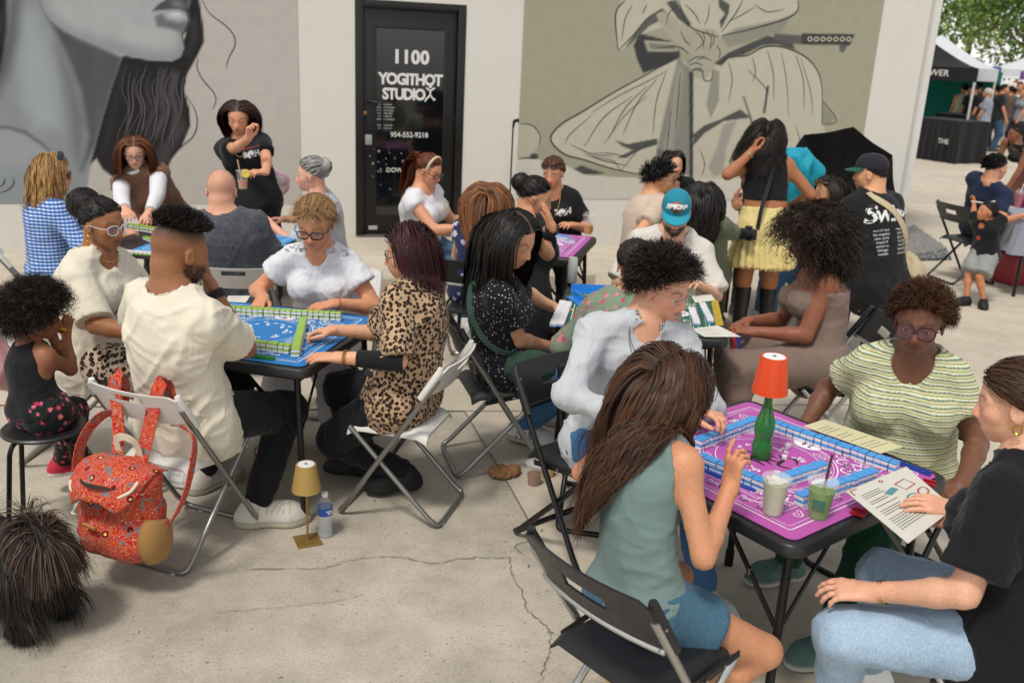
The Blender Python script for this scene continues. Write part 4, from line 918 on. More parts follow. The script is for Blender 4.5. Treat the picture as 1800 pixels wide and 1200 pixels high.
L2 = [
 (q([(660, 250), (560, 310), (430, 380), (300, 460), (200, 520), (160, 580), (215, 640), (300, 665), (430, 705), (600, 738), (890, 745), (1290, 745), (1295, 500), (1285, 340), (1235, 250), (1140, 200), (1050, 195), (980, 230), (900, 240), (860, 270)]), LT, 1.2, 1, 1),
 (q([(470, -40), (430, 60), (440, 212), (470, 205), (520, 150), (640, 110), (760, 120), (860, 160), (1000, 120), (1140, 78), (1188, 42), (1185, -40)]), LT, 1.2, 1), 
 (q([(505, 190), (530, 140), (690, 180), (700, 240), (620, 280), (545, 305), (520, 250)]), '3c3d3d', 1.2, 1), (q([(465, 208), (510, 140), (560, 80), (625, 36), (690, 90), (640, 75), (570, 110), (530, 150)]), '5d5d58', 1.5, 1),
 (q([(640, 10), (680, 0), (745, 100), (735, 115), (690, 80)]), DK, 1.2, 1), (q([(858, -10), (905, 20), (900, 60), (870, 120), (862, 90), (885, 60), (860, 30)]), DK, 1.2, 1),
 (q([(600, 60), (640, 50), (720, 110), (830, 122), (862, 150), (850, 200), (790, 225), (740, 225), (690, 190), (620, 110)]), SH, 2, 1, 1), (q([(725, 265), (760, 232), (850, 185), (900, 160), (960, 130), (960, 190), (880, 240), (830, 290), (800, 335), (735, 305)]), SH, 2, 1, 1),
 (q([(870, 150), (930, 120), (1100, 85), (1170, 60), (1120, 130), (980, 175), (900, 200)]), MG, 3, .9), (q([(840, 265), (900, 220), (980, 185), (1060, 150), (1160, 165), (1180, 210), (1100, 185), (1040, 190), (960, 230), (900, 245), (870, 275)]), '4a4b4a', 1.4, 1),
 (q([(1090, 140), (1215, 148), (1215, 185), (1140, 182), (1090, 165)]), '5a5a57', 1.2, 1), (q([(1205, 140), (1425, 143), (1405, 190), (1205, 186)]), '42423f', 1.2, 1), (q([(1360, 190), (1395, 190), (1378, 222), (1362, 214)]), '5b5b57', 1.2, 1),
 (q([(548, 168), (690, 178), (690, 215), (565, 216)]), 'a3a090', 1.5, 1), (q([(565, 180), (680, 188), (680, 206), (575, 206)]), '7b7a70', 1.5, 1),
 (q([(690, 240), (752, 300), (752, 738), (640, 700), (603, 620), (640, 450)]), '7e7d75', 3, .95), (q([(690, 270), (715, 280), (690, 500), (660, 650), (630, 640), (660, 450)]), '9b988a', 6, .8), (q([(736, 300), (754, 300), (752, 742), (738, 742)]), '3e3f3f', 1, 1),
 (q([(835, 285), (862, 300), (860, 420), (826, 495), (808, 440), (825, 340)]), '8e8c80', 1.4, 1), (q([(752, 560), (800, 522), (860, 500), (950, 455), (992, 490), (880, 505), (800, 555), (756, 605)]), '51524f', 1.2, 1),
 (q([(878, 520), (935, 500), (890, 620), (880, 720), (840, 735), (815, 700), (850, 620)]), '96938a', 3, .9), (q([(1290, 420), (1345, 490), (1325, 520), (1288, 520)]), '8d8b7b', 1.5, 1),
 (q([(425, 583), (480, 600), (605, 576), (605, 602), (530, 625), (480, 655), (430, 660), (500, 625), (460, 610)]), '4f504f', 1, 1), (q([(228, 716), (290, 688), (335, 706), (395, 722), (300, 726)]), '47484a', 1, 1),
 (q([(30, 515), (80, 520), (115, 560), (112, 610), (70, 655), (-10, 655), (-10, 520)]), 'b0ac9a', 1.4, .9), (q([(72, 650), (82, 638), (102, 638), (110, 652), (100, 662), (80, 662)]), '434446', 1, 1), (q([(600, 620), (650, 630), (660, 660), (620, 700), (600, 680)]), '5d5d5a', 1.5, .9),
 (q([(1060, 355), (1070, 360), (1052, 475), (1042, 470)]), DK, 1, 1), (q([(958, 398), (966, 402), (1004, 515), (996, 520)]), DK, 1, 1),
 (q([(-40, 662), (100, 664), (230, 690), (300, 728), (440, 738), (600, 742), (900, 745), (1300, 748), (1650, 752), (1650, 950), (-40, 950)]), 'c6c2b6', 1.2, 1),
]
painting('mural', 1.672, 5.812, .535, 2.95, .0150, '9d9a85', L2, .006)
for l, wd in (([(660, 250), (560, 310), (430, 380), (300, 460), (200, 520), (160, 580), (215, 640), (300, 665), (430, 705), (600, 738)], 2.6), ([(860, 270), (900, 240), (980, 230), (1050, 195), (1140, 200), (1235, 250), (1285, 340), (1290, 520)], 2.4), ([(470, 0), (430, 60), (440, 212)], 2.4), ([(1188, 0), (1188, 42), (1140, 78), (1000, 120), (870, 150)], 2.2), ([(440, 212), (510, 140), (560, 80), (625, 36)], 2), ([(690, 0), (740, 110), (860, 155)], 1.8), ([(960, 0), (930, 55), (870, 135)], 1.8),
              ([(330, 470), (440, 400), (560, 340), (650, 290)], 1.2), ([(220, 600), (240, 560), (330, 480)], 1.2), ([(380, 600), (470, 480), (560, 400)], 1.1), ([(600, 200), (690, 195), (735, 225)], 1.5), ([(725, 265), (760, 240), (800, 235)], 1.5), ([(740, 305), (760, 290), (790, 300), (800, 335), (830, 330), (830, 290)], 1.5), ([(1120, 220), (1140, 330), (1150, 480)], 1.2), ([(1200, 240), (1240, 380), (1250, 480)], 1.2), ([(980, 290), (1040, 350), (1070, 390)], 1.2), ([(340, 635), (420, 640), (480, 655)], 1.2), ([(330, 650), (420, 670), (450, 712)], 1.2), ([(30, 515), (80, 520), (115, 560), (112, 610)], 1.5), ([(30, 662), (70, 655), (110, 655)], 1.8), ([(450, 712), (530, 620), (600, 590)], 1.2), ([(690, 20), (650, 60), (640, 110)], 1.2), ([(790, 130), (800, 170), (760, 215)], 1.3), ([(830, 130), (840, 170), (820, 205)], 1.3), ([(1295, 520), (1345, 510), (1340, 480), (1290, 418)], 1.5)):
    inkline(q(l), wd * 1.05)
for l in ([(500, 20), (470, 80), (455, 170)], [(560, 20), (540, 60)], [(760, 130), (790, 160), (798, 210)], [(805, 126), (828, 160), (822, 200)], [(700, 130), (720, 170), (740, 190)], [(735, 272), (765, 262), (792, 275)], [(745, 292), (778, 285), (800, 300)], [(770, 250), (800, 240), (830, 255)], [(850, 190), (865, 215), (860, 245)], [(600, 330), (520, 430), (460, 560)], [(560, 360), (470, 450), (400, 580)], [(500, 400), (380, 490), (300, 610)], [(640, 300), (600, 420), (585, 560)], [(900, 260), (915, 330), (900, 420)], [(1000, 240), (1012, 300), (1000, 340)], [(1180, 230), (1210, 330), (1215, 460)], [(1060, 210), (1085, 300), (1088, 420)], [(940, 590), (915, 650), (900, 710)], [(1010, 20), (1060, 50), (1130, 40)], [(900, 90), (960, 60), (1010, 30)], [(720, 20), (760, 60), (780, 100)], [(820, 20), (815, 70), (800, 105)], [(240, 600), (330, 640), (420, 650)], [(300, 640), (380, 668), (480, 690)], [(780, 620), (800, 680), (790, 730)], [(1110, 520), (1120, 600), (1110, 690)], [(1180, 520), (1200, 610), (1195, 700)], [(660, 460), (650, 560), (640, 660)], [(700, 300), (690, 420), (680, 540)]): inkline(q(l), 1.5)
LTP = plain('mural_light_paint', 'b3af9e', .8)
for i in range(7): x = 1228 + i * 27; inkline(q([(x, 163), (x + 10, 155), (x + 20, 165), (x + 8, 172), (x, 163)]), 2.6, LTP, 'brush_mark', .010, 3, .8)
wbox('step', -1.0, 1.95, -.05, .138, -1.82, -.002, CONC_B, bev=.01)
# ---- the black glass door
ALU = plain('black_aluminium', '1d1c1b', .38, .3, .12, 6); GLS = NT('dark_tinted_glass', .06, 0, .6); GLS.col(srgb('0e0f12')); GLS.inp('Coat Weight', .4)
dr = wbox('door', .075, 1.0, .15, 2.36, .03, .08, ALU, bev=.004)
for a in ((-.005, .07, .14, 2.43), (1.005, 1.08, .14, 2.43)): wbox('door_frame', *a, -.012, .12, ALU, bld, .004)
wbox('door_frame', .072, 1.003, 2.365, 2.432, -.010, .118, ALU, bld, .004)
gl = wbox('glass_pane', .20, .875, .36, 2.18, .022, .034, GLS.m, dr); wbox('threshold', -.004, 1.08, .140, .152, -.06, .12, plain('steel_threshold', '77746e', .5, .6), bld, .003)
for a in ((.175, .20, .335, 2.205), (.875, .90, .335, 2.205)): wbox('glazing_bead', *a, .012, .034, ALU, dr, .003)
for a in ((.2, .875, .335, .36), (.2, .875, 2.18, 2.205)): wbox('glazing_bead', *a, .0125, .034, ALU, dr, .003)
hu, hz0 = wpx(668, 228); _, hz1 = wpx(665, 180); MB().tube([(hu - .12, .03, hz1), (hu, -.05, hz1), (hu + .015, -.055, hz1 - .02), (hu + .015, -.055, hz0 + .02), (hu, -.05, hz0), (hu - .12, .03, hz0)], .013, 10).build('pull_handle', plain('handle_black', '101010', .35, .4), dr)
kx, kz = wpx(642, 199); MB().lathe([(.001, .02), (.02, .018), (.022, 0)], sides=16).build('lock_cylinder', plain('brass_lock', 'a8755a', .35, .9), dr, (kx, .03, kz)).rotation_euler = (pi / 2, 0, 0)
kx, kz = wpx(648, 246); wbox('keypad', kx - .035, kx + .035, kz - .05, kz + .05, .0, .03, plain('keypad_grey', '9a9a97', .5, .3), dr, .006)
for hzz in (.5, 1.3, 2.1): wbox('hinge', .998, 1.008, hzz - .06, hzz + .06, .005, .03, ALU, dr, .002)
kx, kz = wpx(656, 401); wbox('kick_label', kx - .045, kx + .045, kz - .02, kz + .02, .026, .030, plain('label_grey', 'b5b2ad', .6), dr)
VIN = plain('white_vinyl', 'd9d7d2', .6)
def letter(s, px, py, hpx, par=gl, mat=VIN, y=.0205, wscale=1., **kw):
    u, z = wpx(px, py); size = hpx * .0056 / .70; me = text_mesh(s, size, .0006, **kw); o = obj('lettering', me, mat, par); o.location = (u, y, z); o.rotation_euler = (pi / 2, 0, 0); o.scale = (wscale, 1, 1); return o
letter('1100', 723, 102, 22, off=.007, spacing=1.05); letter('YOGITHOT', 723, 141, 18.5, off=.006, spacing=.86, wscale=.92); letter('STUDIO', 711, 167, 18.5, off=.006, spacing=.86, wscale=.90); letter('954-552-9218', 720, 238, 9, off=.0006, spacing=.95); letter('DOWNLOAD', 713, 300, 8, off=.0006)
pu, pz = wpx(757, 166); m = MB()
for a, b in (((-.045, .06), (0, .03)), ((.045, .06), (0, .03)), ((0, .035), (0, -.015)), ((0, -.01), (-.045, -.055)), ((0, -.01), (.04, -.06)), ((-.045, -.055), (-.05, -.075)), ((.04, -.06), (.05, -.045))): m.tube([(pu + a[0], .0195, pz + a[1]), (pu + b[0], .0195, pz + b[1])], .009, 6)
m.lathe([(.001, -.002), (.018, 0), (.001, .002)], (0, 0, 0), 12); vv = m.v[-36:]; m.v[-36:] = [(pu + x, .0195 + z, pz + .075 + y) for x, y, z in vv]; m.build('figure_emblem', VIN, gl)
wbox('notice', *[wpx(662, 0)[0], wpx(692, 0)[0]], wpx(676, 232)[1], wpx(676, 178)[1], .0175, .0195, plain('notice_black', '141414', .4), gl)
for i in range(9):
    if i != 6: letter('mmm mm mmmm'[: 8 + (i * 3) % 4], 677, 184 + i * 5.2, 3.2, y=.0165, mat=VIN)
R_ = random.Random(4)
for i in range(26):
    x, y = R_.uniform(650, 720), R_.uniform(255, 375) if i > 12 else R_.uniform(262, 305); u, z = wpx(x, y); r = R_.choice([.006, .008, .011, .02 if i % 4 == 0 else .009]); st = [(u + cos(pi / 2 + k * pi / 5) * r * (1 if k % 2 == 0 else .45), .0196, z + sin(pi / 2 + k * pi / 5) * r * (1 if k % 2 == 0 else .45)) for k in range(10)]; MB().add(st, [list(range(10))]).build('star', plain('star_vinyl', '8f9196', .6), gl, smooth=False)
# microphone-like lamp stand against the wall
sx = at(893, 420, .14); ms = empty('stand', (sx[0], sx[1], .0), 0, 'thin black stand with small clip head against the white wall', 'stand')
MB().tube([(0, 0, .02), (0, 0, 1.30)], .008, 8).build('pole', ALU, ms); MB().tube([(0, 0, 1.29), (.01, 0, 1.35), (.05, -.02, 1.36)], [.012, .018, .022], 10).build('clip', ALU, ms); MB().lathe([(.13, 0), (.13, .012), (.02, .03)], sides=20).build('base', ALU, ms)
# gravel bed beside the corner
GR = NT('grey_gravel', .95, 0, .2); gv = GR.co('Object'); gd = GR.vor(26, gv, 'F1', 1.); gc = GR.vor(26, gv, 'F1', 1., 'Color'); GR.col(GR.mix(GR.ramp(gd, [(.1, 1.), (.6, 0.)]), srgb('4b4a48'), GR.mix(.6, gc, srgb('9a9894'), 'MIX'))); GR.bump(gd, .8, .02)
gp = [at(1606, 400)[:2], at(1662, 440)[:2], at(1672, 458)[:2], at(1560, 462)[:2], at(1520, 440)[:2]]
tag(MB().prism([tuple(p) for p in gp], .0, .03).build('gravel_bed', GR.m, smooth=False), 'patch of loose grey gravel at the foot of the white wall corner', 'gravel', kind='stuff')
rv, rf = [], []
for i in range(1500):
    a, b = rng.uniform(size=2); P = (np.array(gp[0]) * (1 - a) + np.array(gp[1]) * a) * (1 - b) + (np.array(gp[4]) * (1 - a) + np.array(gp[3]) * a) * b; r = rng.uniform(.012, .035); k = len(rv)
    rv += [(P[0] + x * r, P[1] + y * r, .03 + z * r) for x, y, z in ((1, 0, 0), (-.3, .9, .1), (-.8, -.5, 0), (.1, .1, .8))]; rf += [(k, k + 1, k + 3), (k + 1, k + 2, k + 3), (k + 2, k, k + 3)]
so_ = obj('gravel', raw_mesh('gravel', rv, rf, None, False), plain('pebble', '8d8b87', .9, 0, .4, 30)); so_['kind'] = 'stuff'; so_['label'] = 'loose grey pebbles lying on the gravel bed'

# ------------------------------------------------------------------ market in the distance
POLE = plain('tent_pole', 'c9c8c4', .4, .5); BLKC = cloth('black_canvas', '1b1b1d', fold=.4); WHTC = cloth('white_canvas', 'c4c6c8', fold=.3)
MK = np.array([cos(radians(54)), sin(radians(54)), 0]); MKN = np.array([-MK[1], MK[0], 0])
def tent(c, rz, wd, dp, mat, label, eave=2.1, peak=2.95, val=.3):
    r = empty('market_tent', (*c[:2], 0), rz, label, 'tent', 'market tents'); h, d = wd / 2, dp / 2
    for sx_ in (-1, 1):
        for sy_ in (-1, 1): MB().tube([(sx_ * h, sy_ * d, 0), (sx_ * h, sy_ * d, eave)], .028, 8).build('pole', POLE, r)
    n = 8; m = MB(); V = []; 
    for j in range(n + 1):
        t = j / n; s = 1 - t; z = eave + (peak - eave) * (t ** 1.25); k = 10
        for i in range(4 * k):
            sd_, f = divmod(i, k); f = f / k * 2 - 1; x, y = ((f, -1), (1, f), (-f, 1), (-1, -f))[sd_]; sag = .05 * (1 - f * f) * (1 - abs(2 * t - 1)); V.append((x * h * s * 1.02, y * d * s * 1.02, z - sag))
    F = [[j * 40 + i, j * 40 + (i + 1) % 40, (j + 1) * 40 + (i + 1) % 40, (j + 1) * 40 + i] for j in range(n) for i in range(40)]; m.add(V, F).build('canopy', mat, r)
    for sd_, (a, b) in enumerate((((-h, -d), (h, -d)), ((h, -d), (h, d)), ((h, d), (-h, d)), ((-h, d), (-h, -d)))):
        a, b = np.array(a) * 1.025, np.array(b) * 1.025; MB().add([(*a, eave - val), (*b, eave - val), (*b, eave + .01), (*a, eave + .01)], [[0, 1, 2, 3]]).build('valance', mat, r, smooth=False)
    MB().tube([(-h, -d, eave - .05), (h, -d, eave - .05)], .018, 6).build('truss', POLE, r); MB().tube([(h, -d, eave - .05), (h, d, eave - .05)], .018, 6).build('truss', POLE, r); return r
p1 = at(1687, 283); tA = p1 - MK * .0 ; RZ = radians(54 - 90)
rz_t = radians(-25)
def tpos(corner, wd, dp): c_, s_ = cos(rz_t), sin(rz_t); return corner[:2] - np.array([c_ * wd / 2 - s_ * (-dp / 2), s_ * wd / 2 + c_ * (-dp / 2)])
t1 = tent(tpos(p1, 3, 3), rz_t, 3., 3., BLKC, 'black market tent beside the end of the white wall')
p2_ = at(1727, 272); t2 = tent(tpos(p2_, 3, 3) + np.array([.2, .5]), rz_t, 3., 3., WHTC, 'white market tent right behind the black tent'); t3 = tent(at(1860, 250)[:2] + np.array([1.6, 4.]), rz_t, 4.2, 4.2, WHTC, 'white market tent at the right edge of the picture', 2.15, 3.1)
me = text_mesh('BREWER', .20, .002); lt = obj('lettering', me, VIN, t1); lt.location = (.55, -1.55, 1.96); lt.rotation_euler = (pi / 2, 0, 0)
def cloth_table(px0, px1, py, label, mat, dep=.75, h=.76, word=None):
    a, b = at(px0, py[0]), at(px1, py[1]); L = np.linalg.norm(b - a); d = (b - a) / L; r = empty('market_table', a, atan2(d[1], d[0]), label, 'table', 'market tables'); m = MB(); k = 40; per = []
    for i in range(k): per.append((L * i / k, 0, 0, -1))
    for i in range(10): per.append((L, dep * i / 10, 1, 0))
    for i in range(k): per.append((L * (1 - i / k), dep, 0, 1))
    for i in range(10): per.append((0, dep * (1 - i / 10), -1, 0))
    V = []; nP = len(per)
    for z, amp in ((h, 0.), (h - .03, .006), (h * .5, .02), (.01, .04)):
        for i, (x, y, nx, ny) in enumerate(per): w_ = amp * sin(i * 1.3) + amp * .6 * sin(i * .53); V.append((x + nx * w_, y + ny * w_, z))
    F = [[j * nP + i, (j + 1) * nP + i, (j + 1) * nP + (i + 1) % nP, j * nP + (i + 1) % nP] for j in range(3) for i in range(nP)] + [list(range(nP))[::-1]]; F = [f[::-1] for f in F]; m.add(V, F).build('tablecloth', mat, r)
    if word: lt = obj('lettering', text_mesh(word, .16, .001), VIN, r); lt.location = (L - .35, -.045, h * .5); lt.rotation_euler = (pi / 2, 0, 0)
    return r
cloth_table(1590, 1676, (276, 289), 'black cloth covered stall table under the black tent', BLKC, 1.0, .95, 'THE'); cloth_table(1690, 1724, (276, 272), 'narrow black cloth covered counter beside the tent pole', BLKC, .8, 1.0, 'SHOP')
gb = at(1640, 262); MB().add([(gb[0] - 1.6, gb[1] + 1.6, 0), (gb[0] + 2.2, gb[1] + 2.9, 0), (gb[0] + 2.2, gb[1] + 2.9, 2.05), (gb[0] - 1.6, gb[1] + 1.6, 2.05)], [[0, 1, 2, 3]])
bn = MB(); bn.box((0, 0, 1.05), (4.2, .03, 2.0)); tag(bn.build('banner', cloth('teal_banner', '0f6a5e', fold=.5), None, (gb[0] + .4, gb[1] + 2.6, 0), radians(-25)), 'teal fabric banner hanging at the back of the black tent', 'banner')
# stock on the far stalls
SC_ = [plain('stock_%d' % i, c, .7) for i, c in enumerate(('a33a4a', '3a4e8a', 'c9b26a', '2f2f33', 'd8d3c8', '6e3f86', '2f7a62'))]
for i in range(34):
    px, py = random.uniform(1718, 1800), random.uniform(140, 262); b = at(px, 262); b = b + np.array([1.2 + random.random(), 2.6 + random.random() * 1.5, 0]); z = random.uniform(.9, 2.0)
    me = MB().box((0, 0, 0), (random.uniform(.12, .3), .08, random.uniform(.15, .4)), bev=.02).mesh('garment', True, 40); tag(obj('market_goods', me, SC_[i % 7], None, (b[0], b[1], z), random.uniform(-.6, .2)), 'small colourful goods hung on a far market stall', 'goods', 'goods hung on the far stalls')
rk = empty('display_rack', at(1775, 262) + np.array([1.6, 4.4, 0]), radians(-25), 'metal grid rack of goods under the far white tents', 'rack')
for i in range(9): MB().tube([(-2 + i * .5, 0, 0), (-2 + i * .5, 0, 2.05)], .012, 6).build('upright', POLE, rk)
for i in range(6): MB().tube([(-2, 0, .4 + i * .3), (2, 0, .4 + i * .3)], .008, 6).build('bar', POLE, rk)

# ------------------------------------------------------------------ trees
LEAF = [plain('leaf_%d' % i, c, .55, 0, .25, 3., spec=.35) for i, c in enumerate(('55792f', '7a9a45', '42632a', '98a85c'))]
BARK = plain('bark', '5a4c3e', .95, 0, .3, 12, .6, 30)
def tree(x, y, h, rad, label, nl=2600, seed=1, cz=.62):
    R = np.random.default_rng(seed); r = empty('tree', (x, y, 0), 0, label, 'tree', 'trees behind the market'); m = MB(); m.tube([(0, 0, 0), (.1, 0, h * .25), (-.05, .1, h * .5), (.1, 0, h * .75)], [.22, .17, .13, .05], 9)
    br = []
    for i in range(11):
        a = R.uniform(0, 6.28); z0 = h * R.uniform(.25, .6); e = np.array([cos(a) * rad * R.uniform(.5, .95), sin(a) * rad * R.uniform(.5, .95), z0 + h * R.uniform(.08, .32)]); br.append(e); m.tube(bez((0, 0, z0), (e[0] * .3, e[1] * .3, z0 + .5), (e[0] * .7, e[1] * .7, e[2]), e, 7), np.linspace(.08, .02, 7), 6)
    m.build('trunk', BARK, r)
    cl = np.vstack([np.array(br), R.normal(size=(26, 3)) * np.array([rad * .5, rad * .5, h * .15]) + np.array([0, 0, h * cz])]); n = nl; ci = R.integers(0, len(cl), n); P = cl[ci] + R.normal(size=(n, 3)) * rad * .17
    d = R.normal(size=(n, 3)); d /= np.linalg.norm(d, axis=1, keepdims=True); d[:, 2] -= .3; s = np.cross(d, R.normal(size=(n, 3))); s /= np.linalg.norm(s, axis=1, keepdims=True); L = R.uniform(.18, .34, (n, 1)); Wd = L * .28
    V = np.stack([P, P + d * L * .5 + s * Wd, P + d * L, P + d * L * .5 - s * Wd], 1).reshape(-1, 3); Q = np.arange(n * 4).reshape(-1, 4); me = raw_mesh('crown', V, Q, None, False); me.polygons.foreach_set('material_index', (ci % 4).astype(np.int32)); obj('crown', me, LEAF, r)
for i, (x, y, h, rd) in enumerate(((24.5, 46, 9, 4.2), (30, 50, 10.5, 4.6), (19.5, 52, 10, 4.4), (36, 47, 8.5, 4.0), (27, 60, 13, 5.5))):
    tree(x, y, h, rd, ('leafy green tree behind the black tent', 'leafy tree standing between the two white tents', 'taller green tree nearest the white wall end', 'green tree at the right edge behind the white tent', 'tallest tree standing farthest back behind the market')[i], 8500, i + 1)
# ------------------------------------------------------------------ tables
BLKP = plain('black_plastic', '1c1c1e', .42, 0, .12, 14, .12, 260); BLKM = plain('black_metal', '141415', .35, .2, .1, 10); RUB = plain('black_rubber', '0d0d0d', .8)
def rrect(h, r, n=6, hy=None):
    hy = hy or h; P = []
    for cx, cy, a0 in ((h - r, hy - r, 0), (-h + r, hy - r, 90), (-h + r, -hy + r, 180), (h - r, -hy + r, 270)):
        for i in range(n + 1): a = radians(a0 + 90 * i / n); P.append((cx + r * cos(a), cy + r * sin(a)))
    return P
def loft(sections):
    n = len(sections[0]); V = [p for s in sections for p in s]; F = [[j * n + i, j * n + (i + 1) % n, (j + 1) * n + (i + 1) % n, (j + 1) * n + i] for j in range(len(sections) - 1) for i in range(n)]; F += [list(range(n))[::-1], [(len(sections) - 1) * n + i for i in range(n)]]; return V, F
TH = .735
def folding_table():
    r = empty('folding_table', (0, 0, 0)); h = .435
    V, F = loft([[(x, y, z) for x, y in rrect(h - i, .055 - i * .5)] for i, z in ((.012, TH - .045), (.0, TH - .040), (.0, TH - .008), (.005, TH - .001), (.010, TH), (.016, TH - .0015))]); MB().add(V, F).build('table_top', BLKP, r, auto=50)
    V, F = loft([[(x, y, z) for x, y in rrect(h - i, .04)] for i, z in ((.06, TH - .070), (.04, TH - .046))]); MB().add(V, F).build('apron', BLKP, r)
    for sx_ in (-1, 1):
        for sy_ in (-1, 1):
            a = np.array([sx_ * .355, sy_ * .365, TH - .05]); b = np.array([sx_ * .385, sy_ * .385, .012]); lg = MB().tube([a, b], .0145, 12).build('leg', BLKM, r); q_ = a + (b - a) * .965
            MB().tube([a + (b - a) * .90, a + (b - a) * .905, b - [0, 0, .008]], [.0150, .0185, .0185], 12).build('foot_cap', RUB, lg)
            c = a + (b - a) * .42; e = np.array([sx_ * .10, sy_ * .36, TH - .06]); Rm = Vector(e - c).to_track_quat('X', 'Z').to_matrix(); MB().box((c + e) / 2, (float(np.linalg.norm(e - c)), .006, .018), R=Rm).build('brace', BLKM, r)
            e = np.array([sx_ * .34, sy_ * .10, TH - .06]); md = (c + e) / 2; Rm = Vector(e - c).to_track_quat('X', 'Z').to_matrix(); br = MB().box(md, (float(np.linalg.norm(e - c)), .006, .018), R=Rm).build('brace', BLKM, r)
            for q_ in (c, md): MB().lathe([(.006, -.010), (.006, .010)], q_, 8).build('rivet', plain('rivet_steel', 'a8a8a6', .3, .9), br)
    MB().tube([(-.355, .365, TH - .075), (-.355, -.365, TH - .075)], .0125, 8).build('cross_bar', BLKM, r); MB().tube([(.355, .365, TH - .075), (.355, -.365, TH - .075)], .0125, 8).build('cross_bar', BLKM, r); return r
TBL = {}
for k, (c, a, lb) in dict(A=((.9025, 2.949), 38.4, 'black folding table with a pink mat in the right foreground'), B=((-1.172, 4.146), -13, 'black folding table with a blue mat between the two white chairs'), C=((-1.957, 6.02), -9, 'black folding table with a blue mat in front of the grey face mural'),
                          D=((.684, 4.83), -7, 'black folding table with a green mat in the middle of the plaza'), E=((.077, 6.56), -14, 'black folding table with a purple mat near the glass door')).items():
    t = folding_table() if not TBL else copy_tree(TBL['A'])
    t.location = (*c, 0); t.rotation_euler = (0, 0, radians(a)); tag(t, lb, 'table', 'folding game tables'); TBL[k] = t; 
def loc(T, p): c = np.array(T.location[:2]); a = T.rotation_euler[2]; d = np.asarray(p)[:2] - c; return np.array([cos(a) * d[0] + sin(a) * d[1], -sin(a) * d[0] + cos(a) * d[1]])
def wld(T, x, y, z=0.): a = T.rotation_euler[2]; return np.array([T.location[0] + cos(a) * x - sin(a) * y, T.location[1] + sin(a) * x + cos(a) * y, z])
tF = empty('side_table', (*at(1385, 415, .74)[:2], 0), radians(-5), 'small pale topped table behind the woman in the yellow skirt', 'table')
MB().box((0, 0, .725), (.85, .7, .03), bev=.008).build('table_top', plain('cream_top', 'cfc9a6', .6), tF)
for sx_ in (-1, 1):
    for sy_ in (-1, 1): MB().tube([(sx_ * .37, sy_ * .3, 0), (sx_ * .37, sy_ * .3, .715)], .015, 8).build('leg', BLKM, tF)

